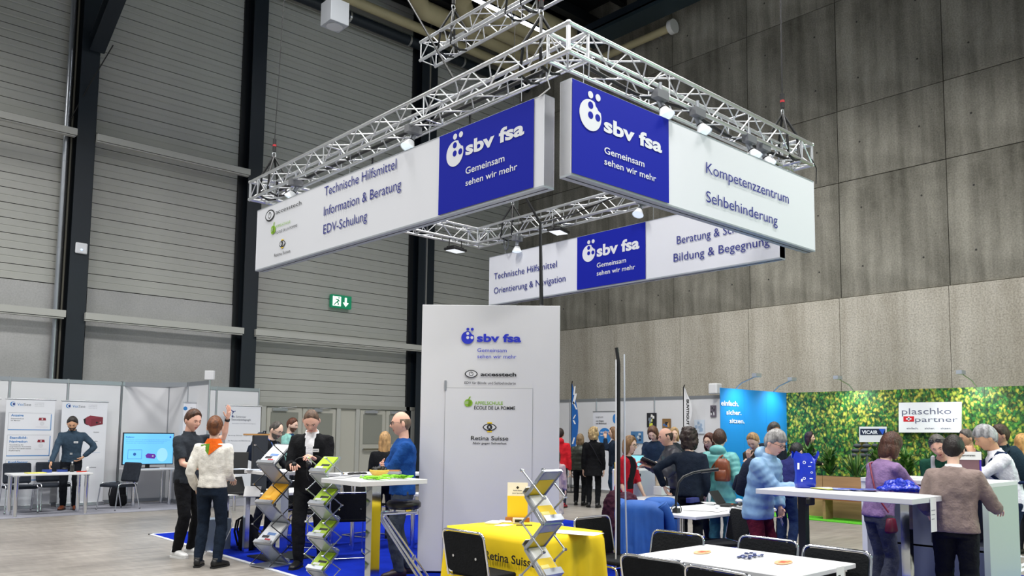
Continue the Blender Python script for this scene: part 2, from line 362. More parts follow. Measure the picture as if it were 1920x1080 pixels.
# left wall -------------------------------------------------------------
Y=19.45
wl=MB(); wl.box((-8,Y+0.09,0),(18.4,Y+0.5,14.6),mat('wall_liner','#55574f',0.8)); wl=tag(wl.build('wall_left'),'pale grey panel clad side wall of the hall',kind='structure')
bays=[(-2.4,0.15,4.64),(0.55,4.55,4.64),(4.98,8.52,4.64),(8.95,13.95,2.22),(14.5,18.0,2.22)]
def siding(wd,strong):
    mb=MB(); pts=[(0.0,0.003),(0,0.14),(0.006,0.147),(0.006,0.158),(0.0,0.165),(0.0,0.307),(0.03,0.316)] if not strong else [(0.0,0.003),(0,0.15),(0.014,0.162),(0.014,0.18),(0,0.19),(0,0.306),(0.04,0.317)]
    vs=[];
    for d,z in pts: vs+=[(0,d,z),(wd,d,z)]
    vs+=[(0,0.07,0.006),(wd,0.07,0.006)]; n=len(pts)
    fs=[(2*i,2*i+1,2*i+3,2*i+2) for i in range(n-1)]+[(2*n,2*n+1,1,0)]
    mb.add(vs,fs,SIDING); return mb.mesh('siding_panel')
for x0,x1,zb in bays:
    A=siding(x1-x0,False); Bm=siding(x1-x0,True); z=zb; k=0
    while z<14.3:
        o=bpy.data.objects.new('siding_panel',Bm if z>8.2 else A); COL.objects.link(o); o.parent=wl; o.location=(x0,Y+random.uniform(0,0.004),z); z+=0.32; k+=1
    if zb>4: B1('plinth_panel',(x0,Y-0.02,0),(x1,Y+0.06,zb-0.02),PLINTH,wl)
    if x0>8.9: 
        pass
# door fields of bay three
DOORM=mat('door_grey','#bdbcb2',0.5); DOORD=mat('door_glass_dark','#8d8f86',0.35)
def doorleaf(x0,x1):
    o=B1('door_leaf',(x0+0.02,Y-0.03,0.05),(x1-0.02,Y+0.03,2.12),DOORM,wl)
    m=MB(); m.box((x0+0.12,Y-0.045,1.18),(x1-0.12,Y-0.03,2.0),DOORD); m.build('door_upper_field',o)
    m=MB(); m.cyl((x0+0.1,Y-0.12,1.03),(x1-0.1,Y-0.12,1.03),0.028,mat('push_bar','#8e8a78',0.4,0.6),10)
    for t in (0.14,0.86): m.cyl((x0+(x1-x0)*t,Y-0.12,1.03),(x0+(x1-x0)*t,Y-0.02,1.03),0.02,ALU,8)
    m.build('push_bar',o)
    m=MB(); m.box((x0+0.15,Y-0.10,2.03),(x0+0.55,Y-0.03,2.10),ALU); m.cyl((x0+0.3,Y-0.07,2.1),(x1-0.2,Y-0.10,2.14),0.012,ALU,6); m.build('door_closer',o)
fr=MB(); 
for x0 in (9.2,11.35,11.95,13.8): fr.box((x0-0.06,Y-0.06,0),(x0+0.06,Y+0.06,2.2),TRIMG)
fr.box((8.95,Y-0.07,2.14),(13.95,Y+0.06,2.24),mat('door_head','#9c9d95',0.5)); fr.box((8.95,Y+0.0,0),(13.95,Y+0.08,2.2),DOORM)
tag(fr.build('door_1'),'wide grey double doors with push bars in the side wall',kind='structure')
for x0,x1 in ((9.28,10.28),(10.28,11.29),(12.02,12.87),(12.87,13.74)): doorleaf(x0,x1)
# horizontal rails
def rail(x0,x1,z0,name='wall_rail'):
    m=MB(); m.box((x0,19.0,z0),(x1,19.14,z0+0.145),TRIMG); m.box((x0,19.02,z0-0.035),(x1-0.03,19.12,z0-0.012),TRIMG); m.build(name,wl)
def xr(px,py,y): return aty(px,py,y).x
for zz,pz in ((3.9,3.88),(7.88,7.86)):
    rail(-2.4,xr(124 if zz<5 else 146,585 if zz<5 else 240,19.0),pz+0.0)
    rail(xr(160 if zz<5 else 183,600 if zz<5 else 256,19.0),xr(458 if zz<5 else 470,617 if zz<5 else 320,19.0),pz)
    if zz<5: rail(xr(480,628,19.0),xr(795,650,19.0),pz)
rail(14.5,17.9,3.88)
# columns (H beams)
def column(xa,xb):
    m=MB(); m.box((xa,19.10,0),(xb,19.13,14.5),NAVY); m.box((xa,19.42,0),(xb,19.45,14.5),NAVY); c=(xa+xb)/2; m.box((c-0.012,19.13,0),(c+0.012,19.42,14.5),BLACKST)
    m.box((xa-0.13,19.38,0),(xa,19.5,14.5),BLACKST)
    o=m.build('column',None); tag(o,kind='structure'); return o
cols=[]
for pa,pb,py in ((118.5,154,700),(451,478,700),(786,815,450)):
    a=xr(pa,py,19.10); b=xr(pb,py,19.10); cols.append(column(a,b))
cols[0]['label']='dark blue steel column at the left with a white box on it'; cols[1]['label']='dark blue steel column behind the left end of the truss'; cols[2]['label']='dark blue steel column behind the hanging floodlights'
column(0.15,0.5)['label']='dark blue steel column beyond the left edge'
# light strip between flange halves of column three
B1('cable_channel',(xr(799,450,19.09),19.07,0),(xr(801.5,450,19.09),19.10,14),ALU,cols[2])
# downpipe
m=MB(); xp=xr(98,700,19.25); m.cyl((xp,19.28,0),(xp,19.28,14.15),0.055,GALV,16)
for z in (2.9,3.6,5.4,7.3,9.2,11.2): m.cyl((xp,19.28,z),(xp,19.28,z+0.02),0.060,ALUP,16)
tag(m.build('rain_pipe'),'round galvanised rainwater pipe beside the left column','pipe')
m=MB(); m.box((xp+0.10,19.30,0),(xp+0.13,19.34,14),mat('cable_cover','#6d6b60',0.6)); tag(m.build('cable_riser'),'thin grey cable riser right of the galvanised rainwater pipe','cable')
# knee brace and its cable
a=V((4.8,19.1,10.05)); b=V((4.8,14.6,11.6))
def hbeam(mb,p,q,w,h,mt):
    p,q=V(p),V(q); d=(q-p).normalized(); s=V((1,0,0)); u=d.cross(s).normalized(); L=(q-p).length/2; c=(p+q)/2
    mb.obox(c+u*h/2,d*L,s*w/2,u*0.012,mt); mb.obox(c-u*h/2,d*L,s*w/2,u*0.012,mt); mb.obox(c,d*L,s*0.01,u*h/2,BLACKST)
m=MB(); p=atx(200,78,4.8); q=atx(262,0,4.8); hbeam(m,V((4.8,19.1,10.0)),V((4.8,13.2,12.9)),0.30,0.34,NAVY)
tag(m.build('knee_brace'),'dark blue steel knee brace rising from the left column to the roof','beam')
m=MB(); m.tube([atx(212,85,4.8)+V((0,0,0.0)),aty(170,155,19.0),aty(128,232,19.3)],0.012,BLACK,6); tag(m.build('stay_cable'),'thin black cable slanting down from the knee brace','cable')
# access point
p=aty(152,466,19.1); m=MB(); m.box((-0.12,-0.05,-0.12),(0.12,0,0.12),plain('#e8eaee',0.4)); t=thing('access_point','white rounded wireless box on the left dark blue column','box',p); m.build('casing',t,bevel=0.035)
m=MB(); m.ell((0,-0.05,-0.03),(0.025,0.006,0.018),mat('led_blue','#a8c8ff',0.4,emit=2)); m.build('status_light',t)
# exit sign
t=thing('exit_sign','green illuminated emergency exit sign with running figure and down arrow','sign',aty(639,566,19.35)); W2=0.31; H2=0.175
GR=mat('sign_green','#0d7a55',0.5,emit=0.55); WG=mat('sign_white','#f4fff8',0.5,emit=1.4)
m=MB(); m.box((-W2,-0.04,-H2),(W2,0.06,H2),GR); m.build('sign_box',t)
m=MB(); U=V((1,0,0)); Wv=V((0,0,1)); o=V((0,-0.041,0)); 
m.prism([(-.27,-.13),(-.02,-.13),(-.02,.13),(-.27,.13)],o,U,Wv,0.002,WG)
o2=o+V((0,-0.002,0)); m.prism([(.10,.12),(.16,.12),(.16,-.02),(.22,-.02),(.13,-.13),(.04,-.02),(.10,-.02)],o2,U,Wv,0.002,WG)
for poly in ([(-.25,-.11),(-.17,-.02),(-.15,-.04),(-.22,-.12)],[(-.17,-.03),(-.10,.05),(-.07,.02),(-.14,-.06)],[(-.12,-.02),(-.08,-.05),(-.09,-.11),(-.12,-.11)],[(-.19,.06),(-.10,.06),(-.05,.0),(-.07,-.01),(-.11,.03),(-.19,.04)]): m.prism(poly,o2,U,Wv,0.002,GR)
m.disc(o2+V((-.085,0,.095)),U,Wv,0.022,0.002,GR,12); m.build('pictogram',t)
# ceiling services ------------------------------------------------------
CREAM=mat('cream_duct','#b3a985',0.55,var=0.05,scale=2)
def duct(label,pts,r): 
    m=MB(); m.tube(pts,r,CREAM,16); 
    for i in range(1,7): pass
    tag(m.build('duct'),label,'duct',None)
duct('thin cream pipe running along the top of the side wall',[(5,18.6,13.2),(17.5,18.6,13.2)],0.14)
for k,(lab) in enumerate(['first cream duct under the roof, nearest the wall','second cream duct under the roof','third cream duct under the roof','fourth cream duct under the roof, farthest from the wall']):
    y=17.9-k*0.62; z=13.35
    if k<2: duct(lab+', with an elbow',[(12.2+k*1.1,6,z+0.25),(12.2+k*1.1,y-0.8,z+0.25),(12.35+k*1.1,y-0.25,z+0.2),(12.8+k*1.1,y,z),(17.6,y,z)],0.27)
    else: duct(lab,[(13.95,y,z),(17.6,y,z)],0.27)
m=MB(); m.tube([(17.62,15.6,12.72),(17.62,13.0,12.72)],0.11,CREAM,16); [m.box((17.6,y_,12.70),(17.93,y_+.05,12.74),ALUP) for y_ in(13.5,14.5,15.3)]; dp=tag(m.build('duct'),'long cream pipe hung along the concrete wall under the roof','duct')
m=MB(); m.cyl((17.62,13.0,12.72),(17.62,12.86,12.72),0.2,plain('#d8d8d6',0.5),16); m.build('end_cap',dp)
m=MB(); m.cyl((5,18.92,12.9),(17.8,18.92,12.9),0.15,NAVY,12)
for x in (7,9,11,13,15): m.cyl((x,18.92,12.9),(x+0.06,18.92,12.9),0.16,ALU,12)
tag(m.build('drain_pipe'),'dark pipe along the top of the panelled side wall','pipe')
m=MB(); m.box((16.6,3,12.9),(17.3,15.55,13.05),mat('cable_tray','#2a3a42',0.5,0.3)); m.box((16.6,3,13.0),(16.63,15.55,13.25),NAVY); tag(m.build('cable_tray'),'dark cable tray along the concrete wall under the roof','tray')
for gi,y in enumerate((7.5,9.5,11.5,13.5,15.5,17.5)):
    m=MB(); m.box((12,y,13.6),(18,y+0.25,13.9),BLACKST); tag(m.build('roof_girder'),'black roof girder above the truss, '+['nearest the viewer','second from the viewer','third from the viewer','fourth from the viewer','fifth from the viewer','nearest the panelled wall'][gi],'beam','black roof girders')
m=MB(); m.box((12.7,9.0,13.0),(13.3,11.6,13.06),mat('grille','#4a4d50',0.5,0.5))
for k in range(14): m.box((12.72,9.05+k*0.18,12.97),(13.28,9.09+k*0.18,13.0),plain('#8a8d90',0.5))
tag(m.build('ceiling_grille'),'slatted grey ceiling grille above the truss corner','grille')
# LED light line (real luminaire)
LED=mat('led_tube','#eef4ff',0.4,emit=22)
t=thing('strip_light','bright white strip light line crossing above the truss','light',(0,0,0)); m=MB(); m.box((6.5,13.84,11.52),(16,13.90,11.57),BLACKST); m.build('carrier',t)
for k in range(6):
    m=MB(); m.box((6.6+k*1.5,13.84,11.46),(8.0+k*1.5,13.90,11.52),LED); m.build('lamp_tube',t)
# hanging cube loudspeaker
p=atd(628,28,15); t=thing('loudspeaker','grey cube loudspeaker hanging from the roof','loudspeaker',p,rz=0.0)
m=MB(); m.box((-0.19,-0.19,-0.22),(0.19,0.19,0.22),mat('speaker_grey','#a9adb3',0.6)); m.build('cabinet',t,bevel=0.01)
m=MB(); m.cyl((0,0,-0.222),(0,0,-0.235),0.15,plain('#c9cbcd',0.7),28); m.build('grille',t)
m=MB(); m.cyl((-.15,-.15,.2),(-.15,-.15,4.5),0.01,ALU,6); m.cyl((.15,.15,.2),(.15,.15,4.5),0.01,ALU,6); m.build('hanger',t)
# ================================================================== CARPET
CARP=mat('blue_carpet','#0a28a4',0.95,var=0.08,scale=6,bump=0.6,bscale=300,spec=0.1)
m=MB(); m.box((4.25,2.0,0.001),(10.6,12.44,0.010),CARP); t=tag(m.build('carpet'),'bright blue exhibition carpet under the central stand','carpet')
m=MB(); TAPE=plain('#d9dce2',0.5); m.box((4.20,2.0,0.001),(4.25,12.49,0.012),TAPE); m.box((4.20,12.44,0.001),(10.6,12.49,0.012),TAPE); m.build('edge_tape',t)
m=MB(); m.box((-1,15.95,0.001),(9.0,17.85,0.008),mat('grey_carpet','#8f909a',0.9,var=0.06,scale=5)); tag(m.build('carpet'),'blue grey carpet strip in front of the left partition stands','carpet')
m=MB(); m.box((14.3,2.0,0.001),(16.6,9.0,0.012),mat('lime_turf','#57b820',0.95,var=0.15,scale=40,bump=0.8,bscale=200)); tag(m.build('turf_carpet'),'lime green artificial turf in front of the planter','carpet')
m=MB()
for (a_,b_) in (((1888,1042),(1935,1046)),((1888,1050),(1912,1042)),((1890,1072),(1935,1052)),((1890,1080),(1940,1060))):
    A_=atz(*a_,.0); B_=atz(*b_,.0); d_=(B_-A_); L_=d_.length/2; d_.normalize(); m.obox((A_+B_)/2+V((0,0,.003)),d_*L_,V((-d_.y,d_.x,0))*.03,V((0,0,.002)),TAPE)
tag(m.build('floor_marking'),'white stripes marked on the floor behind the counter','marking',kind='stuff')
# ================================================================== PARTITION STANDS
PC={'n':0}
def partition(label,p,q,nseg,h=2.5,mt=PANELW,group=None,posts=True,name='partition_wall'):
    p=V(p); q=V(q); d=(q-p); L=d.length; d.normalize(); n=V((d.y,-d.x,0)); ang=math.atan2(d.y,d.x)
    t=thing(name,label,'partition',p,ang,group); s=L/nseg
    for i in range(nseg):
        m=MB(); e_=0.025 if posts else 0.002; m.box((i*s+e_,-0.006,0.06 if posts else 0),((i+1)*s-e_,0.006,h-0.06 if posts else h),mt); m.build('panel',t)
        if not posts: continue
        m=MB(); m.box((i*s,-0.018,h-0.075),((i+1)*s,0.018,h),ALUP); m.box((i*s,-0.018,0.02),((i+1)*s,0.018,0.09),ALUP); m.build('rail',t)
    if posts:
        for i in range(nseg+1):
            m=MB(); m.cyl((i*s,0,0),(i*s,0,h+0.012),0.022,ALU,10); m.build('post',t)
    return t
partition('long white partition wall behind the left tables',(0.3,17.85,0),(5.33,17.85,0),5)
partition('white partition wall behind the television table',(5.33,17.85,0),(6.3,17.85,0),1)
partition('white partition side wall right of the television',(6.3,17.85,0),(6.3,15.7,0),2)
partition('white partition wall behind the counselling roll up banner',(6.36,17.95,0),(8.38,17.95,0),2)
# front fascia over TV bay
m=MB(); a=atz(233,716.5,2.5); b=atz(352,717,2.5); m.box((0,-0.02,-0.09),((b-a).length,0.02,0.0),ALU); t=thing('fascia_rail','bright aluminium fascia rail over the television bay','rail',a,math.atan2((b-a).y,(b-a).x)); m.build('rail',t)
p=V((6.3,15.71,2.60)); t=thing('spot_box','small white box lamp on top of the partition corner','lamp',p,-0.8); m=MB(); m.box((-0.09,-0.04,-0.09),(0.09,0.04,0.09),WHITE); m.build('casing',t,bevel=0.01)
partition('long white partition wall at the foot of the concrete wall',(16.855,19,0),(16.855,11.0,0),8)
# blue and green stand
BW=mat('stand_blue','#1c8fe0',0.45)
partition('glossy blue stand wall with white words',(14.13,9.25,0),(16.75,9.25,0),3,mt=BW,posts=False,name='stand_wall')
def ivy():
    m=bpy.data.materials.new('printed_ivy'); m.use_nodes=True; nt=m.node_tree; N=nt.nodes; L=nt.links; b=N['Principled BSDF']; b.inputs['Roughness'].default_value=0.55
    tc=N.new('ShaderNodeTexCoord')
    def leaf(scale,rot,off):
        mp=N.new('ShaderNodeMapping'); mp.inputs['Scale'].default_value=(1,1,0.8); mp.inputs['Rotation'].default_value=(0,rot,0); mp.inputs['Location'].default_value=(off,0,off); L.new(tc.outputs['Object'],mp.inputs['Vector'])
        nw=N.new('ShaderNodeTexNoise'); nw.inputs['Scale'].default_value=9; L.new(mp.outputs['Vector'],nw.inputs['Vector'])
        ad=N.new('ShaderNodeVectorMath'); ad.operation='MULTIPLY_ADD'; L.new(nw.outputs['Color'],ad.inputs[0]); ad.inputs[1].default_value=(0.12,0.12,0.12); L.new(mp.outputs['Vector'],ad.inputs[2])
        v=N.new('ShaderNodeTexVoronoi'); v.inputs['Scale'].default_value=scale; L.new(ad.outputs['Vector'],v.inputs['Vector']); return v
    v1=leaf(16,0.5,0); v2=leaf(22,-0.6,3)
    def ramp(f,els):
        r=N.new('ShaderNodeValToRGB'); e=r.color_ramp.elements
        e[0].position=els[0][0]; e[0].color=(*lin(els[0][1]),1); e[1].position=els[-1][0]; e[1].color=(*lin(els[-1][1]),1)
        for p_,c_ in els[1:-1]: k=e.new(p_); k.color=(*lin(c_),1)
        L.new(f,r.inputs['Fac']); return r.outputs['Color']
    def sx(o): s=N.new('ShaderNodeSeparateColor'); L.new(o,s.inputs[0]); return s.outputs[0]
    big=N.new('ShaderNodeTexNoise'); big.inputs['Scale'].default_value=1.3; L.new(tc.outputs['Object'],big.inputs['Vector'])
    ma=N.new('ShaderNodeMath'); ma.operation='MULTIPLY_ADD'; L.new(big.outputs['Fac'],ma.inputs[0]); ma.inputs[1].default_value=1.3; ma.inputs[2].default_value=-0.65
    ad=N.new('ShaderNodeMath'); ad.operation='ADD'; L.new(ma.outputs[0],ad.inputs[0]); L.new(sx(v1.outputs['Color']),ad.inputs[1])
    c1=ramp(ad.outputs[0],[(0.0,'#114a26'),(0.28,'#267a34'),(0.54,'#4ea03c'),(0.70,'#a8c236'),(0.90,'#f4e25a')])
    c2=ramp(sx(v2.outputs['Color']),[(0.0,'#1a5228'),(0.45,'#3c9442'),(0.7,'#93c044'),(0.9,'#eae060')])
    sh=ramp(v1.outputs['Distance'],[(0.22,'#ffffff'),(0.62,'#26382a')])
    sh2=ramp(v2.outputs['Distance'],[(0.3,'#ffffff'),(0.8,'#55654e')])
    def mix(f,a,c,mode='MIX'):
        x=N.new('ShaderNodeMix'); x.data_type='RGBA'; x.blend_type=mode
        if isinstance(f,float): x.inputs[0].default_value=f
        else: L.new(f,x.inputs[0])
        L.new(a,x.inputs[6]); L.new(c,x.inputs[7]); return x.outputs[2]
    A=mix(1.0,c1,sh,'MULTIPLY'); Bc=mix(1.0,c2,sh2,'MULTIPLY'); L.new(mix(0.4,A,Bc),b.inputs['Base Color']); return m
IVY=ivy()
partition('stand wall printed with green and yellow ivy leaves',(16.75,9.25,0),(16.70,1.2,0),6,mt=IVY,posts=False,name='stand_wall')
# words on the blue wall
PB=Plane((14.13,9.235,0),(0,-1,0)); m=MB(); WP=plain('#f3f6fa',0.5,name='white_print')
for s_,x0,x1,y in (('einfach.',1352,1385,760),('sicher.',1362,1390,777),('sitzen.',1368,1396,793)): PB.text(m,s_,x0,y,x1,y+0.8,10 if s_=='einfach.' else 9,WP,0.02)
t=thing('wall_lettering','white words on the blue stand wall','lettering',(14.2,9.23,1.6)); m.build('lettering',t,True)
# stand arm lights
def armlight(p,dx,dy,lab):
    t=thing('arm_spotlight',lab,'lamp',p); m=MB(); m.tube([(0,0,0),(dx*0.3,dy*0.3,0.12),(dx,dy,0.24)],0.012,ALU,6); m.build('arm',t)
    m=MB(); m.box((dx-0.10,dy-0.05,0.22),(dx+0.10,dy+0.05,0.29),plain('#b9c0c8',0.4,0.5)); m.build('head',t)
armlight(V((14.7,9.25,2.5)),-0.1,-0.55,'silver arm spotlight at the left end of the blue stand wall')
armlight(V((16.2,9.25,2.5)),-0.1,-0.5,'silver arm spotlight at the right end of the blue stand wall')
armlight(V((16.72,7.7,2.5)),-0.5,0.1,'silver arm spotlight over the left part of the ivy wall')
armlight(V((16.72,5.35,2.5)),-0.5,0.1,'silver arm spotlight above the white company sign')
for p_,t_ in (((14.6,8.7,2.75),(14.8,9.25,1.6)),((16.1,8.75,2.75),(16.1,9.25,1.6)),((16.22,7.7,2.75),(16.7,7.6,1.8)),((16.2,5.4,2.75),(16.7,5.3,1.8)),((16.2,3.6,2.75),(16.7,3.6,1.8))): spot('arm_lamp',(p_[0],p_[1],p_[2]-.10),t_,60,125,(0.96,1.0,1.0),1.0,0.05)
# company sign and cushion sign
t=thing('company_sign','white plate sign with the grey lettering and red cross square','sign',(0,0,0)); PS=Plane((16.655,6.2,0),(-1,0,0)); m=MB()
PS.quad(m,[(1685,811),(1802,811),(1802,753.5),(1685,755)],plain('#f2f3f6',0.45),0.045,-0.045); m.build('plate',t)
m=MB(); GP=plain('#6c6f86',0.5,name='grey_violet_print'); PS.text(m,'plaschko',1691,777,1784,777,12,GP,0.0); PS.text(m,'partner',1716,791,1796,790,10,GP,0.0)
for s_,x0,x1 in (('einfach.',1700,1722),('sicher.',1734,1753),('sitzen.',1764,1784)): PS.text(m,s_,x0,804.5,x1,804.5,3.4,GP,0.01)
PS.quad(m,[(1694,790.5),(1714,790.5),(1714,780.5),(1694,780.5)],plain('#d8222c',0.5),0.003)
PS.quad(m,[(1702.4,788.8),(1705.6,788.8),(1705.6,782.2),(1702.4,782.2)],WP,0.003,0.002); PS.quad(m,[(1699,786.8),(1709,786.8),(1709,784.2),(1699,784.2)],WP,0.003,0.002); m.build('lettering',t)
t=thing('cushion_display','small white display sign over dark grey cushion blocks','display',(0,0,0)); PS=Plane((16.3,7.3,0),(-1,0,0)); m=MB()
PS.quad(m,[(1611,829),(1661,829),(1662,800),(1611,800)],plain('#eceef0',0.5),0.02,-0.02); m.build('plate',t)
m=MB(); PS.quad(m,[(1613,815.5),(1660,815.5),(1660,804),(1613,804)],plain('#16213f',0.5),0.003); PS.quad(m,[(1648,804.3),(1660,804.3),(1655,815)],plain('#2f62d8',0.5),0.003,0.003)
Plane((16.292,7.3,0),(-1,0,0)).text(m,'VICAIR',1616,813.3,1646,813.3,6.5,WP,0.03); m.build('lettering',t)
m=MB(); PS.quad(m,[(1604,858),(1612,829),(1614,829),(1607,858)],plain('#b08a55',0.6),0.25,-0.28); m.build('side_board',t)
m=MB(); m.box((16.40,7.3,0.0),(16.44,7.34,1.75),ALUP); m.build('post',t)
for r in range(3):
    for c in range(3):
        m=MB(); p0=PS.at(1610+c*17-r*1.5,836+r*9); m.ell(p0+V((-0.06-r*0.05,0,0)),(0.055,0.085,0.045),mat('cushion_grey','#3c4146',0.8),10,6); m.build('cushion_block',t)
# ================================================================== TRUSS
def truss_side(root,P,Q,skip=0.0,s=0.29,rc=0.024,label_parts=True):
    """square lattice girder from P to Q (outer top edge line), section towards `ins` and down"""
    P,ins,Q=P
def girder(root,P,Q,ins,s=0.29,rc=0.024,pitch=0.29):
    P,Q,ins=V(P),V(Q),V(ins); d=(Q-P).normalized(); L=(Q-P).length; up=V((0,0,1))
    c=[V((0,0,0)),ins*s,ins*s-up*s,-up*s]
    for k in c:
        m=MB(); m.cyl(P+k,Q+k,rc,TRUSS,12); m.build('chord',root,True)
    n=max(2,int(L/pitch)); st=L/n
    for a,b in ((0,1),(1,2),(2,3),(3,0)):
        m=MB()
        for i in range(n):
            p0,p1=(c[a],c[b]) if i%2==0 else (c[b],c[a]); m.cyl(P+d*st*i+p0,P+d*st*(i+1)+p1,0.0095,TRUSS,6,cap=False)
        for t in (0.0,L/3,2*L/3,L): m.cyl(P+d*min(L-0.02,max(0.02,t))+c[a],P+d*min(L-0.02,max(0.02,t))+c[b],0.0095,TRUSS,6,cap=False)
        tag(m.build('bracing',root,True),kind='stuff')
X0,X1,Y0,Y1,ZT=5.53,10.42,5.30,12.47,5.58
t=thing('lighting_truss','silver square lattice truss ring hanging over the blue stand','truss',(0,0,ZT))
girder(t,(X0,Y0,ZT),(X0,Y1,ZT),(1,0,0)); girder(t,(X0,Y0,ZT),(X1,Y0,ZT),(0,1,0)); girder(t,(X1,Y0,ZT),(X1,Y1,ZT),(-1,0,0)); girder(t,(X0,Y1,ZT),(X1,Y1,ZT),(0,-1,0))
for x,y,ix,iy in ((X0,Y0,1,1),(X1,Y0,-1,1),(X0,Y1,1,-1),(X1,Y1,-1,-1)):
    m=MB()
    for a,b in ((0,0),(0.29,0),(0,0.29),(0.29,0.29)): m.cyl((x+ix*a,y+iy*b,ZT),(x+ix*a,y+iy*b,ZT-0.29),0.013,TRUSS,8)
    for zz in (ZT,ZT-0.29):
        m.cyl((x,y,zz),(x+ix*0.29,y+iy*0.29,zz),0.011,TRUSS,6)
        m.ell((x,y,zz),(0.03,0.03,0.03),TRUSS,10,6); m.ell((x+ix*.29,y+iy*.29,zz),(0.03,0.03,0.03),TRUSS,10,6)
    m.build('corner_block',t,True)
# second, higher truss
t=thing('upper_truss','second silver truss hanging higher above the ring','truss',(6.98,9.83,7.5))
girder(t,(6.98,9.83,7.5),(6.98,3.0,7.5),(1,0,0))
# slings, hooks and wires
def hanger(label,p,top,r=0.006,twist=False,red=False):
    t=thing('chain_hoist_sling',label,'sling',p); m=MB(); m.cyl((0,0,0.62),(top[0]-p[0],top[1]-p[1],top[2]-p[2]),r,BLACK if not red else BLACK,6); m.build('steel_wire',t)
    m=MB(); m.cyl((0,0,0.42),(0,0,0.62),0.028,BLACK,10); m.tube([(0.03*math.cos(a),0,0.36+0.045*math.sin(a)) for a in (i*PI/6 for i in range(12))],0.008,ALU,6,closed=True); m.cyl((0,0,0.50),(0,0,0.53),0.03,plain('#b3202a',0.5),10); m.build('hook',t)
    m=MB()
    for sx_ in (-1,1):
        for sy_ in (-1,1):
            m.tube([(0,0,0.34),(sx_*0.13,sy_*0.13,0.04),(sx_*0.155,sy_*0.155,-0.3),(0,sy_*0.155,-0.34)],0.018,BLACK,6)
    m.build('webbing',t); return t
hanger('black web sling lifting the left end of the truss ring',V((5.68,11.95,ZT)),V((5.9,11.9,14.4)))
hanger('black web sling lifting the near corner of the truss ring',V((5.69,5.85,ZT)),V((5.69,5.85,14.4)),0.01)
hanger('black web sling lifting the right end of the truss ring',V((9.9,5.45,ZT)),V((9.9,5.45,14.4)),0.01)
hanger('black web sling lifting the far corner of the truss ring',V((10.27,11.3,ZT)),V((10.27,11.3,14.4)))
hanger('red and black chain sling on the end of the upper truss',V((7.12,9.2,7.5)),V((7.12,9.2,14.4)),0.02)
hanger('dark chain sling in the middle of the upper truss',V((7.12,7.7,7.5)),V((7.12,7.7,14.4)),0.015)
m=MB(); p=atd(765,0,11); q=atd(852,150,10.2); m.tube([p+(p-q)*0.3,q],0.014,BLACK,6); tag(m.build('black_cable'),'thin black cable slanting down in front of the upper truss','cable')
m=MB(); a=atd(978,366,9.4); b=atd(1013,418,9.6); c=atd(1014,572,9.3); m.tube([a+V((0,0,0.05)),b,c],0.016,BLACK,8); m.tube([b+V((.01,0,.02)),c+V((0.03,0,0))],0.010,BLACK,6); m.tube([b,atx(1080,400,10.1),atx(1150,370,10.1)],0.012,BLACK,6); tag(m.build('power_cable'),'black power cable dropping from the truss behind the white tower','cable')
# wires that carry the banners, drop cables
def wire(a,b,r=0.003,mt=ALU): m=MB(); m.cyl(a,b,r,mt,5); return m
for k,(a,b) in enumerate([((5.56,6.0,5.0),(5.56,6.0,5.3)),((5.56,7.6,5.0),(5.56,7.6,5.3)),((5.56,9.4,5.0),(5.56,9.4,5.3)),((5.56,11.5,5.0),(5.56,11.5,5.3)),((5.75,5.30,5.0),(5.75,5.30,5.3)),((9.8,5.3,5.0),(9.8,5.3,5.3)),((10.36,11.6,5.0),(10.36,11.6,5.3)),((10.36,8,5.0),(10.36,8,5.3))]):
    tag(wire(a,b,0.004).build('suspension_wire'),'thin steel wire holding the '+['left banner, nearest its near end','left banner, second from its near end','left banner, third from its near end','left banner, at its far end','right banner, at its left end','right banner, at its right end','far banner, at its left end','far banner, in its middle'][k],'wire','banner suspension wires')
m=MB(); m.tube([(5.62,5.62,5.29),(5.60,5.66,5.15),(5.62,5.64,5.05),(5.58,5.76,4.98)],0.008,plain('#e4e4e2',0.5),6); tag(m.build('white_cord'),'white cord hanging onto the near top corner of the left banner','cord')
m=MB(); m.tube([(10.2,5.2,5.3),(10.33,5.2,5.2),(10.31,5.2,4.98)],0.007,BLACK,6); tag(m.build('drop_cable'),'black cable end hanging at the right end of the truss ring','cable')
# luminaires on the truss
def dishlight(label,p,aim,light=25,tilt=0):
    p=V(p)+V((0,0,.10)); t=thing('dish_spotlight',label,'spotlight',p); d=(V(aim)-V(p)).normalized()
    m=MB(); m.cyl((0,0,0.02),(0,0,-0.08),0.02,ALUP,8); m.box((-0.10,-0.045,-0.17),(0.10,0.045,-0.08),mat('ballast_grey','#6c6e72',0.5)); m.build('ballast_box',t)
    c=V((0.05,0.05,-0.15)); m=MB(); m.cyl(c,c+d*0.12,0.035,ALUP,12); m.cyl(c+d*0.10,c+d*0.115,0.045,BLACK,12); m.cyl(c+d*0.115,c+d*0.22,0.045,plain('#e9ecee',0.35),18,r2=0.095,cap=False); m.build('reflector',t)
    m=MB(); m.cyl(c+d*0.205,c+d*0.212,0.088,mat('lamp_glass','#d9e4ea',0.2,emit=0.8),18); m.build('lens',t)
dishlight('silver dish spotlight on the right arm of the ring, nearest the corner',atz(1238,175,5.27),(7.5,3,0))
dishlight('silver dish spotlight on the right arm of the ring, second from the corner',atz(1308,208,5.27),(8.5,3,0))
dishlight('silver dish spotlight on the right arm of the ring, third from the corner',atz(1405,258,5.27),(9.5,3,0))
dishlight('silver dish spotlight on the right arm of the ring, nearest the end',atz(1432,273,5.27),(9.8,3,0))
dishlight('silver dish spotlight above the white half of the left banner',atz(775,240,5.27),(4.0,8,2))
dishlight('silver dish spotlight at the far left end of the ring',atz(555,340,5.27),(4.0,12,2))
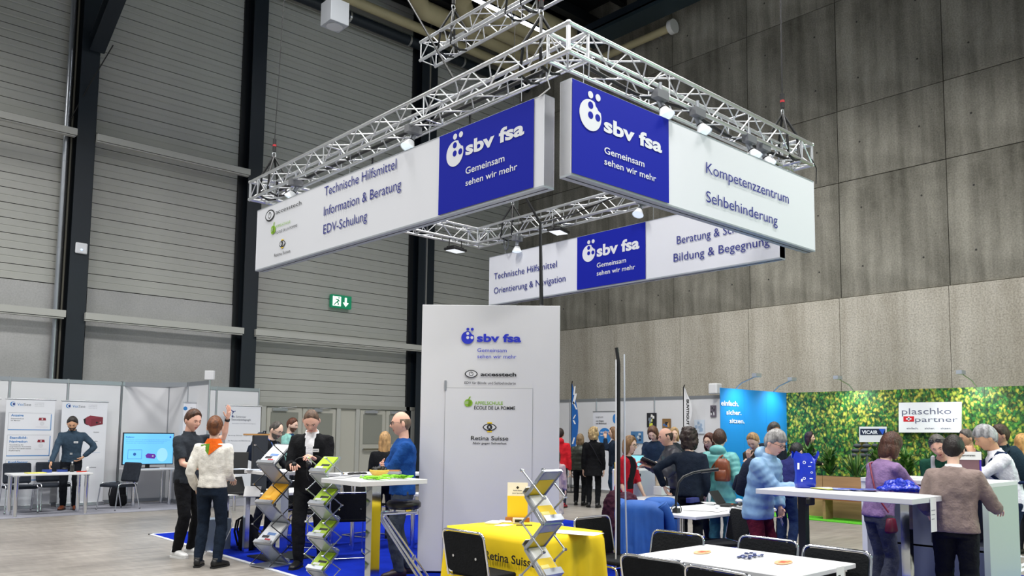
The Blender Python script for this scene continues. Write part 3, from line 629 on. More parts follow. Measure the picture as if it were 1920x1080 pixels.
dishlight('small silver spotlight on the back arm of the ring beside the sling',atx(970,445,10.2),(10,11,3))
dishlight('small silver spotlight on the back arm below the blue banner',atx(1203,375,10.2),(9,8,3))
def flood(label,p,rz=0.0,lit=0.9):
    t=thing('floodlight',label,'floodlight',p,rz); m=MB(); m.box((-0.19,-0.14,-0.03),(0.19,0.14,0.02),BLACK); m.build('housing',t,bevel=0.012)
    for k in range(7):
        pass
    m=MB()
    for k in range(7): m.box((-0.15+k*0.046,-0.10,0.02),(-0.14+k*0.046,0.10,0.05),BLACK)
    m.build('cooling_fins',t)
    m=MB(); m.box((-0.16,-0.11,-0.036),(0.16,0.11,-0.031),mat('flood_glass','#e8ecee',0.3,emit=lit)); m.build('glass',t)
    m=MB(); m.tube([(-0.2,0,0.0),(-0.17,0,0.25),(0.17,0,0.25),(0.2,0,0.0)],0.011,BLACK,6); m.cyl((0,0,0.25),(0,0,max(0.30,5.31-p[2])),0.014,BLACK,8); m.build('bracket',t)
flood('black floodlight hanging under the left part of the back truss arm',aty(854,468,12.33),0.2)
flood('black floodlight hanging under the middle of the back truss arm',atx(1047,433,10.25),0.3)
flood('black floodlight behind the lettering of the left banner, bracket showing',(5.85,9.3,4.80)); flood('black floodlight behind the top edge of the left banner beside the blue field',(5.85,7.2,4.82)); flood('black floodlight behind the top edge of the right banner',(7.4,5.6,4.82))
for p_,q_ in (((6.2,9.5,5.1),(7.5,9,0)),((8.8,9.5,5.0),(8.0,9,0)),((7.5,5.8,5.0),(8,7,0))): spot('flood_lamp',p_,q_,55,120,(0.97,0.99,1.0),0.8,0.15)
# light thrown on to the concrete wall and the back banner
spot('flood_lamp',(10.6,8.2,5.45),(17.9,10.5,6.6),420,95,(1,0.99,0.96),1.0,0.1)
# cable bundles on the truss
for lab,pts in (('black cable bundle lying in the back truss arm',[(10.27,Y0+0.4,5.33),(10.2,7,5.31),(10.3,8.2,5.36),(10.2,9.5,5.30),(10.27,12,5.33)]),('black cable bundle lying in the right truss arm',[(5.8,5.45,5.33),(6.8,5.5,5.30),(7.6,5.42,5.34),(8.6,5.5,5.30),(10.2,5.45,5.32)]),('black cable bundle lying in the left truss arm',[(5.68,5.8,5.30),(5.72,7.5,5.33),(5.66,9.5,5.30),(5.7,11.8,5.33)])):
    m=MB(); m.tube(pts,0.022,BLACK,7); m.tube([V(p)+V((0.03,0.03,0.015)) for p in pts],0.014,BLACK,6); tag(m.build('cable_bundle'),lab,'cable')
m=MB(); p=atx(949,455,10.2)
for k in range(3): m.tube([p+V((0,(0.10+k*.008)*math.cos(a)*0.6,(0.13+k*.008)*math.sin(a))) for a in (i*PI/10 for i in range(20))],0.009,mat('cable_grey','#55595e',0.6),6,closed=True)
tag(m.build('cable_coil'),'grey coiled cable hanging from the back truss arm','cable')
# ================================================================== BANNERS
def banner(label,a,b,nrm,z0=4.03,z1=5.0,th=0.15,blue=None):
    a,b,n=V(a),V(b),V(nrm); d=(b-a); L=d.length; d.normalize(); ang=math.atan2(d.y,d.x)
    t=thing('hanging_banner',label,'banner',V((a.x,a.y,z0)),ang); h=z1-z0
    s=1 if V((-d.y,d.x,0)).dot(n)>0 else -1
    m=MB(); y0,y1=sorted((0,-s*th)); m.box((0,y0+0.004,0.02),(L,y1-0.004,h-0.006),BANW); m.build('fabric_box',t)
    fr=mat('banner_frame','#aab0b6',0.4,0.3); m=MB(); m.box((0,y0,0),(L,y1,0.02),fr); m.box((0,y0,h-0.008),(L,y1,h),fr)
    for xx in (0,L-0.01): m.box((xx,y0,0.02),(xx+0.01,y1,h-0.006),BANW)
    m.box((0.01,(y0+y1)/2-0.004,-0.004),(L-0.01,(y0+y1)/2+0.004,0.0),BLACK); m.build('frame',t); return t
def bfield(t,PL,pts,mt): m=MB(); PL.quad(m,pts,mt,0.003,0.003); return m
GEM='Gemeinsam'; SEH='sehen wir mehr'
# left banner
t=banner('long left banner with three partner logos and technical aids text',(5.46,12.0,0),(5.60,5.70,0),(-1,0,0)); d=(V((5.60,5.70,0))-V((5.46,12.0,0))).normalized(); n=V((d.y,-d.x,0)); n=n if n.x<0 else -n
PL=Plane(V((5.46,12.0,0))+n*0.006,n); m=MB(); U,W,nn=PL.U,PL.W,PL.n
a=PL.at(822,400.6); b=PL.at(999,345); z0,z1=4.055,4.99
def bluefield(PL,pa,pb,name='blue_field'):
    A=PL.at(*pa); B=PL.at(*pb); m=MB(); m.prism([(0,0),((B-A).dot(PL.U),0),((B-A).dot(PL.U),z1-z0),(0,z1-z0)],V((A.x,A.y,z0)),PL.U,PL.W,0.004,BLUE); return m
bluefield(PL,(822,400.6),(1000,345)).build('blue_field',t,True)
m=MB(); PL2=Plane(PL.p+PL.n*0.006,PL.n)
def at2(x,y): return PL2.at(x,y)
sbvlogo(m,at2(853,288),PL2.U,PL2.W,PL2.n,0.150,BANW,BLUE)
PL2.text(m,'sbv fsa',873,291,983,254,25,BANW,0.035); PL2.text(m,GEM,873,327,946,306,13,BANW,0.01); PL2.text(m,SEH,873,349,970,321,12,BANW,0.01); m.build('white_lettering',t,True)
m=MB(); PL.text(m,'Technische Hilfsmittel',608,368,743,321,18,NAVYT); PL.text(m,'Information & Beratung',607,405,752,356,18,NAVYT); PL.text(m,'EDV-Schulung',606,439,688,414,18,NAVYT); m.build('blue_lettering',t,True)
m=MB(); eyelogo(m,PL.at(506,404),PL.U,PL.W,PL.n,0.30,INK,BANW); PL.text(m,'accesstech',517,402,565,386,8,INK,0.0)
apple(m,PL.at(512,431),PL.U,PL.W,PL.n,0.16,LGREEN,BANW); PL.text(m,'APFELSCHULE',517,427.5,544,421,5,LGREEN); PL.text(m,'ÉCOLE DE LA POMME',517,439,557,429.5,5,INK)
retina(m,PL.at(529,457),PL.U,PL.W,PL.n,0.19,INK,BANW,YEL); PL.text(m,'Retina Suisse',514,482,544,473,6,INK,0.0); m.build('partner_logos',t,True)
# right banner
t=banner('large right banner with blue logo field and competence centre text',(5.52,5.25,0),(10.25,5.20,0),(0,-1,0)); PL=Plane((5.52,5.243,0),(-0.0106,-1,0))
bluefield(PL,(1072,329.5),(1254,386)).build('blue_field',t,True); PL2=Plane(PL.p+PL.n*0.007,PL.n); m=MB()
sbvlogo(m,PL2.at(1107,216),PL2.U,PL2.W,PL2.n,0.158,BANW,BLUE)
PL2.text(m,'sbv fsa',1132,245,1241,290,27,BANW,0.035); PL2.text(m,GEM,1133,287,1208,310,13,BANW,0.01); PL2.text(m,SEH,1133,308,1230,342,13,BANW,0.01); m.build('white_lettering',t,True)
m=MB(); PL.text(m,'Kompetenzzentrum',1324,324,1479,383,22,NAVYT); PL.text(m,'Sehbehinderung',1324,378,1458,424,22,NAVYT); m.build('blue_lettering',t,True)
# back banner
t=banner('far banner of the ring with orientation and advice text',(10.30,12.0,0),(10.30,5.75,0),(-1,0,0)); PL=Plane((10.293,12,0),(-1,0,0))
bluefield(PL,(1082,545),(1210.5,525)).build('blue_field',t,True); PL2=Plane(PL.p+PL.n*0.007,PL.n); m=MB()
sbvlogo(m,PL2.at(1104,475),PL2.U,PL2.W,PL2.n,0.148,BANW,BLUE)
PL2.text(m,'sbv fsa',1119,481,1199,464,21,BANW,0.035); PL2.text(m,GEM,1119,502,1174,491.5,9,BANW,0.01); PL2.text(m,SEH,1119,517,1191,504.5,9,BANW,0.01); m.build('white_lettering',t,True)
m=MB(); PL.text(m,'Technische Hilfsmittel',926,524,1044,503,12,NAVYT); PL.text(m,'Orientierung & Navigation',926,551,1060,527,12,NAVYT); PL.text(m,'Beratung & Schulung',1269,458,1425,432,16,NAVYT); PL.text(m,'Bildung & Begegnung',1263,491,1443,457,16,NAVYT); m.build('blue_lettering',t,True)
# ================================================================== TOWER
A=V((5.345,7.375,0)); B=V((6.475,6.31,0)); U=(B-A).normalized(); N=V((0,0,1)).cross(U)*-1
N=U.cross(V((0,0,1))); ang=math.atan2(U.y,U.x); L=(B-A).length; HT=2.985
TW=mat('tower_white','#dbdbdd',0.55,var=0.01,scale=2)
t=thing('storage_tower','tall white storage tower with four logos and a door','tower',A,ang)
m=MB(); m.box((0,0,0.03),(L,1.0,HT),TW); m.build('cabinet_wall',t,bevel=0.006)
PT=Plane(A+N*0.004,N)
dx0=(PT.at(834,800)-A).dot(U); dx1=(PT.at(998,800)-A).dot(U); dz=PT.at(900,728).z
m=MB(); m.box((dx0-0.004,-0.004,0.02),(dx1+0.004,0.0,dz+0.004),mat('door_gap','#8d8e92',0.7)); m.build('door_reveal',t)
m=MB(); m.box((dx0,-0.008,0.03),(dx1,-0.001,dz),TW); dr=m.build('door',t)
m=MB(); hz=PT.at(980,909).z; hx=(PT.at(968,909)-A).dot(U); m.cyl((hx+0.10,-0.05,hz),(hx-0.02,-0.05,hz),0.012,ALU,10); m.cyl((hx+0.10,-0.05,hz),(hx+0.10,-0.008,hz),0.012,ALU,10); m.cyl((hx+0.10,-0.014,hz),(hx+0.10,-0.006,hz),0.025,ALU,14); m.build('door_handle',dr)
m=MB(); m.box((dx0-0.012,-0.014,2.02),(dx0+0.012,-0.002,2.13),ALU); m.build('hinge',dr)
m=MB(); P2=Plane(A+N*0.012,N); sbvlogo(m,P2.at(877,633),P2.U,P2.W,P2.n,0.072,BLUET,TW); P2.text(m,'sbv fsa',894,640.5,977,640.5,15,BLUET,0.035); P2.text(m,GEM,895,660,950,660,7.5,BLUET); P2.text(m,SEH,895,671.5,968,671.5,7.5,BLUET); m.build('blue_logo',t,True)
m=MB(); eyelogo(m,P2.at(883.5,701),P2.U,P2.W,P2.n,0.145,INK,TW); P2.text(m,'accesstech',901,705,968,705,7,INK,0.035); P2.text(m,'EDV für Blinde und Sehbehinderte',871,720,967,720,5,INK,0.005); m.build('black_logo',t,True)
m=MB(); apple(m,P2.at(878,755.5),P2.U,P2.W,P2.n,0.10,LGREEN,TW); P2.text(m,'APFELSCHULE',890,758.5,943,758.5,6.5,LGREEN,0.01); P2.text(m,'ÉCOLE DE LA POMME',889,767.5,966,767.5,6.5,INK,0.01); m.build('green_logo',t,True)
m=MB(); retina(m,P2.at(918,801),P2.U,P2.W,P2.n,0.155,INK,TW,YEL); P2.text(m,'Retina Suisse',883,825,953,825,8,INK,0.008); P2.text(m,'Aktiv gegen Sehverlust',886,832.5,950,832.5,4,INK,0.01); m.build('yellow_logo',t,True)
# ================================================================== PEOPLE
I3=Matrix.Identity(3)
def Rot(a,ax): return Matrix.Rotation(a*D2R,3,ax)
def remesh(mb,name,voxel,smooth=3,noise_s=None,noise_a=0.0,mats=None):
    me=mb.mesh('tmp'); o=bpy.data.objects.new('tmp',me); COL.objects.link(o)
    r=o.modifiers.new('r','REMESH'); r.mode='VOXEL'; r.voxel_size=voxel; r.use_smooth_shade=True
    if smooth: s=o.modifiers.new('s','SMOOTH'); s.iterations=smooth; s.factor=0.5
    if noise_a:
        tx=bpy.data.textures.get('cl%g'%noise_s) or bpy.data.textures.new('cl%g'%noise_s,'CLOUDS'); tx.noise_scale=noise_s; tx.noise_depth=2
        d=o.modifiers.new('d','DISPLACE'); d.texture=tx; d.strength=noise_a; d.mid_level=0.5; d.texture_coords='LOCAL'
    dg=bpy.context.evaluated_depsgraph_get(); m2=bpy.data.meshes.new_from_object(o.evaluated_get(dg)); m2.name=name
    bpy.data.objects.remove(o); bpy.data.meshes.remove(me)
    return m2
def link(me,name,parent,mt=None):
    if mt is not None: me.materials.clear(); me.materials.append(mt)
    me.polygons.foreach_set('use_smooth',[True]*len(me.polygons))
    o=bpy.data.objects.new(name,me); COL.objects.link(o); o.parent=parent; return o
def splitmesh(me,pred,nameb,parent,mb):
    """move the faces for which pred(centre) holds into a mesh of their own"""
    cs=[p.center.copy() for p in me.polygons]; sel=[pred(c) for c in cs]
    if not any(sel): return None
    vs=[v.co.copy() for v in me.vertices]; fs=[tuple(p.vertices) for p in me.polygons]
    def sub(flag):
        idx={}; nv=[]; nf=[]
        for f,s in zip(fs,sel):
            if s==flag:
                g=[]
                for i in f:
                    if i not in idx: idx[i]=len(nv); nv.append(vs[i])
                    g.append(idx[i])
                nf.append(g)
        return nv,nf
    nv,nf=sub(True); m2=bpy.data.meshes.new(nameb); m2.from_pydata(nv,[],nf); m2.update()
    ov,of=sub(False); me.clear_geometry(); me.from_pydata(ov,[],of); me.update()
    return link(m2,nameb,parent,mb)
def smooth01(x): x=max(0,min(1,x)); return x*x*(3-2*x)
def headpoint(n,k):
    x,y,z=n; px,py,pz=x*0.076*k,y*0.097*k,z*0.118*k
    if z<0:
        j=-z; px*=1-0.30*smooth01(j*1.05); 
        if y<0: py*=1-0.42*j
        else: py*=1-0.06*j
    if y>0: py*=0.965+0.02*abs(x)
    if y>0:
        g=lambda a,b,s: math.exp(-((a-b)/s)**2)
        if z<0.16:
            t=smooth01((0.16-z)/0.36) if z>-0.24 else smooth01((z+0.36)/0.12)
            py+=0.025*k*t*g(x,0,0.10+0.05*t); px+=0
        py-=0.010*k*g(abs(x),0.36,0.16)*g(z,0.03,0.11)
        py+=0.005*k*g(z,0.21,0.08)*g(x,0,0.5)
        py+=0.006*k*g(z,-0.46,0.05)*g(x,0,0.26)+0.006*k*g(z,-0.565,0.05)*g(x,0,0.22)-0.004*k*g(z,-0.51,0.022)*g(x,0,0.26)
        py+=0.011*k*g(z,-0.86,0.2)*g(x,0,0.28)
        px+=math.copysign(0.004*k,x)*g(abs(x),0.6,0.2)*g(z,-0.12,0.2)
    return V((px,py,pz))
def headmesh(mb,c,R,k,skin,lip,nu,nv):
    vs=[]; fs=[]; ms=[]
    for j in range(1,nv):
        ph=PI*j/nv
        for i in range(nu):
            t=2*PI*i/nu; n=(math.sin(ph)*math.cos(t),math.sin(ph)*math.sin(t),math.cos(ph)); vs.append(c+R@headpoint(n,k))
    a=len(vs); vs+=[c+R@headpoint((0,0,1),k),c+R@headpoint((0,0,-1),k)]
    A=[];Bf=[]
    for j in range(nv-2):
        for i in range(nu):
            f=(j*nu+i,(j+1)*nu+i,(j+1)*nu+(i+1)%nu,j*nu+(i+1)%nu); t=2*PI*(i+.5)/nu; ph=PI*(j+1.5)/nv; x=math.sin(ph)*math.cos(t); y=math.sin(ph)*math.sin(t); z=math.cos(ph)
            (Bf if (y>0 and abs(x)<0.27-abs(z+0.51)*1.2 and -0.61<z<-0.42) else A).append(f)
    A+=[(a,i,(i+1)%nu) for i in range(nu)]+[(a+1,(nv-2)*nu+(i+1)%nu,(nv-2)*nu+i) for i in range(nu)]
    mb.add(vs,A,skin,True); mb.add(vs,Bf,lip,True)
def hairline(az,style):
    # az 0 = front, pi = back; returns lowest z of hair
    d=az/D2R
    f=0.66
    if style=='receding': f=0.86
    if style=='fringe': f=0.36
    pts=[(0,f),(35,f-0.10),(62,0.30),(80,0.02),(100,-0.12),(130,-0.50),(180,-0.72)]
    if style in('bob','long'): pts=[(0,f),(35,f-0.12),(58,0.1),(70,-0.45),(90,-0.7),(130,-0.9),(180,-0.95)]
    for (a,b),(c,e) in zip(pts,pts[1:]):
        if a<=d<=c: return b+(e-b)*(d-a)/(c-a)
    return pts[-1][1]
def hair(root,c,R,k,style,hm,fine):
    if style=='none': return
    mb=MB(); nu,nv=36,26; vs=[]
    base={'crop':0.004,'short':0.014,'receding':0.008,'fringe':0.016,'bob':0.020,'long':0.018,'bun':0.012,'tail':0.012,'curly':0.030,'bald':0.003,'pixie':0.020}[style]
    hs={'bob':'bob','long':'long','curly':'bob','receding':'receding','pixie':'fringe','fringe':'fringe'}.get(style,style)
    for j in range(1,nv):
        ph=PI*j/nv
        for i in range(nu):
            t=2*PI*i/nu; n=V((math.sin(ph)*math.cos(t),math.sin(ph)*math.sin(t),math.cos(ph))); az=math.atan2(abs(n.x),n.y)
            p=headpoint(n,k); hl=hairline(az,hs); d=(n.z-hl)/0.13; th=base*k*smooth01(d)*(0.75+0.5*max(0,n.z))-0.006*k*(1-smooth01(d+0.15))
            if style=='bald': th=(base*k if (hl<n.z<0.45 and n.y<0.25) else -0.006*k)
            q=V((n.x*0.8,n.y,n.z)).normalized(); vs.append(c+R@(p+q*th))
    a=len(vs); tp=headpoint((0,0,1),k); vs+=[c+R@(tp+V((0,0,(base*k*1.2 if style!='bald' else -0.006*k)))),c+R@(headpoint((0,0,-1),k)*0.93)]
    fs=[(j*nu+i,(j+1)*nu+i,(j+1)*nu+(i+1)%nu,j*nu+(i+1)%nu) for j in range(nv-2) for i in range(nu)]+[(a,i,(i+1)%nu) for i in range(nu)]+[(a+1,(nv-2)*nu+(i+1)%nu,(nv-2)*nu+i) for i in range(nu)]
    mb.add(vs,fs,hm,True)
    def E(x,y,z,a_,b_,c_): mb.ell(c+R@(V((x,y,z))*k),(a_*k,b_*k,c_*k),hm,14,9,R)
    if style in('bob','curly','long'):
        for s in(-1,1): E(s*0.070,-0.012,-0.055,0.026,0.052,0.085)
        E(0,-0.060,-0.05,0.078,0.045,0.10)
    if style=='curly':
        for i in range(26): 
            t=random.uniform(0,2*PI); z=random.uniform(-0.10,0.12); rr=0.085*math.sqrt(max(0.1,1-(z/0.15)**2)); x,y=rr*math.cos(t),rr*math.sin(t)-0.02
            if y>0.03 and z<0.05: continue
            E(x,y,z,0.032,0.032,0.032)
    if style=='long':
        for s in(-1,1): E(s*0.060,-0.035,-0.14,0.030,0.040,0.11)
        E(0,-0.070,-0.15,0.070,0.032,0.13)
    if style=='bun': E(0,-0.085,0.035,0.052,0.045,0.050); E(0,-0.06,-0.03,0.06,0.05,0.06)
    if style=='tail': E(0.0,-0.105,0.03,0.028,0.035,0.03); E(0,-0.135,-0.04,0.028,0.028,0.075)
    if style=='bald':
        o=mb.build('hair',root); return
    me=remesh(mb,'hair',(0.0085 if fine else 0.012)*k,2,0.012 if style!='curly' else 0.025,(0.007 if style!='curly' else 0.03)*k*(0.5 if style=='crop' else 1))
    link(me,'hair',root,hm)
def handinto(mb,Wp,h,n,side,k,skin,curl=0.5,spread=1.0,m6=6):
    """hand rooted at wrist Wp pointing along h with palm normal n; side=+1 thumb on the +b side"""
    h=h.normalized(); n=(n-h*n.dot(h)); n=n.normalized() if n.length>1e-4 else h.orthogonal().normalized(); b=h.cross(n).normalized()*side
    R=Matrix((b,n,h)).transposed()
    if R.determinant()<0: R=Matrix((-b,n,h)).transposed()
    mb.loft([(Wp-h*0.03*k,R,0.026*k,0.020*k),(Wp,R,0.026*k,0.019*k),(Wp+h*0.035*k,R,0.037*k,0.017*k),(Wp+h*0.075*k,R,0.041*k,0.014*k),(Wp+h*0.092*k,R,0.036*k,0.010*k)],skin,12)
    for i,(off,ln) in enumerate(((0.031,0.92),(0.011,1.05),(-0.010,1.0),(-0.030,0.80))):
        p=Wp+h*(0.083-0.004*abs(i-1.2))*k+b*off*k; pts=[p-h*0.012*k,p]; d=(h+b*off*1.5*spread).normalized(); a=0
        for L,ca in ((0.042,0.55),(0.027,0.9),(0.021,0.6)):
            a=ca*curl*1.35; ax=d.cross(n).normalized(); d=(Matrix.Rotation(-a,3,ax) @ d) if (Matrix.Rotation(-a,3,ax)@d).dot(n)>(Matrix.Rotation(a,3,ax)@d).dot(n) else (Matrix.Rotation(a,3,ax)@d)
            p=p+d*L*ln*k; pts.append(p); n2=n
        mb.tube(pts,0.0085*k,skin,7,rs=[0.0085*k,0.0092*k,0.0085*k,0.0078*k,0.0055*k])
    p=Wp+h*0.022*k+b*0.026*k; d=(h*0.62+b*0.62+n*0.40).normalized(); pts=[p-d*0.01*k,p,p+d*0.038*k]; d2=(d*0.7+h*0.6+n*0.35*curl).normalized(); pts+= [pts[-1]+d2*0.030*k,pts[-1]+d2*0.052*k]
    mb.tube(pts,0.01*k,skin,7,rs=[0.014*k,0.0135*k,0.0105*k,0.0095*k,0.006*k])
def ik(a,t,l1,l2,pole):
    d=t-a; L=d.length; mx=(l1+l2)*0.995
    if L>mx: t=a+d*(mx/L); d=t-a; L=mx
    L=max(L,abs(l1-l2)+0.02); u=d.normalized(); x=(l1*l1-l2*l2+L*L)/(2*L); h=math.sqrt(max(1e-6,l1*l1-x*x)); pl=(pole-u*pole.dot(u)).normalized()
    return a+u*x+pl*h,t
def skinmat(c,n): return mat('skin_'+n,c,0.55,var=0.07,scale=9,bump=0.12,bscale=90,spec=0.35)
SK={'fair':'#ebc4ad','pink':'#e6b39d','tan':'#d0a080','brown':'#946a4e'}
PEOPLE={}
def person(label,px,d,H,face,lean=0,side=0,head=(0,0,0),rh=None,lh=None,rp=None,lp=None,rn=None,ln=None,curl=0.45,build=1.0,skin='fair',
           top=('#333333',),tk='sweater',sleeve=1.0,bottom='#20242c',flare=0.0,shoe='#1a1a1a',hairst='short',hairc='#3b2a1e',hem=0.50,puff=0,collar=None,front=None,
           legs=None,fine=False,glasses=False,beard=None,badge=False,twist=0,skirt=None,coatflare=0.0,sit=False,watch=False,belt=None,bust=0.0,loc=None,at=None):
    for _it in range(6 if at else 1):
        k=H/1.75; g=build*k; root=gp(px,d) if loc is None else V(loc)
        dh=V((root.x,root.y,0)).normalized(); rv=V((dh.y,-dh.x,0)); fv=-dh*math.cos(face*D2R)+rv*math.sin(face*D2R)
        SKM=skinmat(SK[skin],skin); LIP=mat('lips_'+skin,{'fair':'#b5645c','pink':'#b2605a','tan':'#96524a','brown':'#6d3a34'}[skin],0.45)
        hp=V((0,-math.sin(lean*D2R)*0.12*k,0.53*H))
        R1=Rot(-lean*0.75,'X')@Rot(side*0.6,'Y'); R2=Rot(twist,'Z')@Rot(-lean,'X')@Rot(side,'Y')
        wa=hp+R1@V((0,0,0.09*H)); ch=wa+R2@V((0,0,0.115*H)); nb=ch+R2@V((0,-0.004*k,0.105*H))
        hy,hpit,hr=head; Rh=Rot(hy,'Z')@Rot(-hpit,'X')@Rot(hr,'Y')
        Rn=Rot(hy*0.4,'Z')@Rot(-(lean*0.6+hpit*0.3),'X'); hc=nb+Rn@V((0,0.012*k,0.040*H))+Rh@V((0,0.016*k,0.056*H)); kh=k*1.11
        shw=0.102*H*(0.96+0.04*build)
        SH={}; EL={}; WR={}
        dz=0.0
        for s,hd,pl in ((1,rh,rp),(-1,lh,lp)):
            S=nb+R2@V((s*shw,-0.006*k,-0.046*H)); l1,l2=0.172*H,0.150*H
            if hd is None: T=S+V((s*0.05*k,0.03*k,-(l1+l2)*0.985)); P_=V((s*0.3,-1,0.0))
            else: T=V(hd)*k; P_=V((s*0.32,-0.6,-0.7))
            if pl is not None: P_=V(pl)
            E_,T=ik(S,T,l1,l2,P_); SH[s],EL[s],WR[s]=S,E_,T
        if legs is None: legs=((0.10,-0.03,12),(-0.10,0.03,-12))
        HJ={}; KN={}; AN={}
        for s,(fx,fy,fa) in ((1,legs[0]),(-1,legs[1])):
            J=hp+V((s*0.050*H,0,-0.01*H)); A_=V((fx*k,fy*k-0.03*k,0.052*H))
            K_,A_=ik(J,A_,0.245*H,0.235*H,V((s*0.12,1,0))); HJ[s],KN[s],AN[s]=J,K_,A_
        if at:
            tp=hc+Rh@V((0,0,0.124*kh)); ang_=math.atan2(-fv.x,fv.y); wpt=root+Matrix.Rotation(ang_,3,'Z')@tp; q_=RW@(wpt-CAM)
            ux,uy=CXP+FP*q_.x/q_.z,CYP+FP*q_.y/q_.z
            px+=(at[0]-ux)*0.95; H-=(at[1]-uy)*q_.z/FP*0.9
    t=thing('person',label,'person',root,math.atan2(-fv.x,fv.y))
    vox=0.011 if fine else 0.016
    # ---- body
    b=MB()
    b.loft([(hp+V((0,0,-0.03*H)),I3,0.12*g,0.085*g),(hp+V((0,0,0.02*H)),R1,0.135*g,0.09*g),(wa,R1,0.115*g,0.08*g),(ch,R2,0.135*g,0.09*g),(ch+R2@V((0,0,.06*H)),R2,0.14*g,0.085*g),(nb+R2@V((0,0,-0.02*H)),R2,0.10*g,0.065*g),(nb+R2@V((0,0,0.005*H)),R2,0.055*k,0.055*k)],SKM,14)
    b.loft([(nb-V((0,0,0.03*k)),Rn,0.062*k,0.060*k),(nb+Rn@V((0,0,0.02*H)),Rn,0.052*k,0.055*k),(hc+Rh@V((0,-0.02*k,-0.055*k)),Rh,0.050*k,0.056*k),(hc+Rh@V((0,-0.015*k,0.0)),Rh,0.045*k,0.05*k)],SKM,14)
    for s in (1,-1):
        b.tube([SH[s]-R2@V((s*0.05*k,0,0)),SH[s],(SH[s]+EL[s])/2,EL[s],EL[s]*0.7+WR[s]*0.3,WR[s]],0.04,SKM,10,rs=[0.045*g,0.047*g,0.041*g,0.035*g,0.037*g,0.0235*k])
        b.tube([HJ[s],(HJ[s]+KN[s])/2,KN[s],KN[s]*0.65+AN[s]*0.35,AN[s],AN[s]-V((0,0,0.02*k))],0.05,SKM,10,rs=[0.066*g,0.058*g,0.046*g,0.048*g,0.034*k,0.034*k])
    me=remesh(b,'body',vox*k,2)
    fin=MB(); vs=[v.co.copy() for v in me.vertices]; fs=[tuple(p.vertices) for p in me.polygons]; bpy.data.meshes.remove(me); fin.add(vs,fs,SKM,True)
    headmesh(fin,hc,Rh,kh,SKM,LIP,*( (56,42) if fine else (36,28)))
    EW=mat('eye_white','#e8e4e0',0.3); EI=mat('iris','#2d2a26',0.2)
    for s in (1,-1):
        n=V((s*0.37,0.93,0.03)); sp=headpoint((s*0.36,math.sqrt(1-0.13-0.0009),0.03),kh); e=sp+V((0,-0.0075*kh,0))
        fin.ell(hc+Rh@e,(0.0125*kh,0.0115*kh,0.0085*kh),EW,10,7,Rh); fin.ell(hc+Rh@(e+V((0,0.0072*kh,-0.001*kh))),(0.0062*kh,0.006*kh,0.0062*kh),EI,8,6,Rh)
        fin.ell(hc+Rh@V((s*0.0765*kh,-0.008*kh,-0.004*kh)),(0.010*kh,0.019*kh,0.031*kh),SKM,10,8,Rh@Rot(s*12,'Z')@Rot(-10,'X'))
    for s,n_ in ((1,rn),(-1,ln)):
        fd=(WR[s]-EL[s]).normalized(); nn_=V(n_) if n_ is not None else (V((-s,0,0)) if fd.z<-0.6 else V((0,0.0,-1))+V((-s*0.3,0,0)))
        hdir=fd; thumb=h_s=(1 if fd.cross(nn_).dot(V((0,1,0.35)) if fd.z<-0.6 else V((-s,0,0.8)))>0 else -1)
        handinto(fin,WR[s]+fd*0.012*k,hdir,nn_,thumb,k,SKM,curl)
    fin.build('body',t)
    HM=mat('hair_'+hairc.strip('#'),hairc,0.5,var=0.45,scale=30,stretch=(1,1,0.2),bump=0.9,bscale=80,spec=0.4)
    hair(t,hc,Rh,kh,hairst,HM,fine)
    if True: # eyebrows
        m=MB()
        for s in (1,-1):
            pts=[hc+Rh@(headpoint((s*x,math.sqrt(1-x*x-z*z),z),kh)+V((0,0.0015*kh,0))) for x,z in ((0.20,0.17),(0.36,0.215),(0.54,0.17))]
            m.tube(pts,0.0034*kh,HM,5)
        m.build('eyebrows',t)
    if beard:
        m=MB(); BM=mat('beard_'+beard.strip('#'),beard,0.8,var=0.2,scale=60,bump=0.6); vs=[];nu,nv=28,10
        for j in range(nv+1):
            z=-0.30-0.68*j/nv
            for i in range(nu+1):
                az=(-88+176*i/nu)*D2R; r=math.sqrt(max(0.0,1-z*z)); n=(r*math.sin(az),r*math.cos(az),z); zz=z
                off=0.006*kh
                if abs(n[0])<0.30 and z>-0.66 and not (z<-0.34 and z>-0.44): off=-0.004*kh
                vs.append(hc+Rh@(headpoint(n,kh)*(1+off/(0.1*kh))))
        m.add(vs,[(j*(nu+1)+i,(j+1)*(nu+1)+i,(j+1)*(nu+1)+i+1,j*(nu+1)+i+1) for j in range(nv) for i in range(nu)],BM,True); m.build('beard',t)
    if glasses:
        m=MB(); GL=mat('glasses_frame','#22242a',0.3)
        for s in (1,-1):
            c0=V((s*0.033*kh,0.100*kh,0.004*kh)); m.tube([hc+Rh@(c0+V((0.023*kh*math.cos(a),-abs(math.cos(a))*0.0*kh,0.017*kh*math.sin(a)))) for a in (i*PI/9 for i in range(18))],0.0022*kh,GL,5,closed=True)
            m.tube([hc+Rh@V((s*0.056*kh,0.099*kh,0.010*kh)),hc+Rh@V((s*0.078*kh,0.05*kh,0.010*kh)),hc+Rh@V((s*0.080*kh,-0.01*kh,0.006*kh))],0.0022*kh,GL,5)
        m.tube([hc+Rh@V((-0.011*kh,0.103*kh,0.006*kh)),hc+Rh@V((0.011*kh,0.103*kh,0.006*kh))],0.0022*kh,GL,5); m.build('glasses',t)
    # ---- trousers / skirt
    e=0.012*k
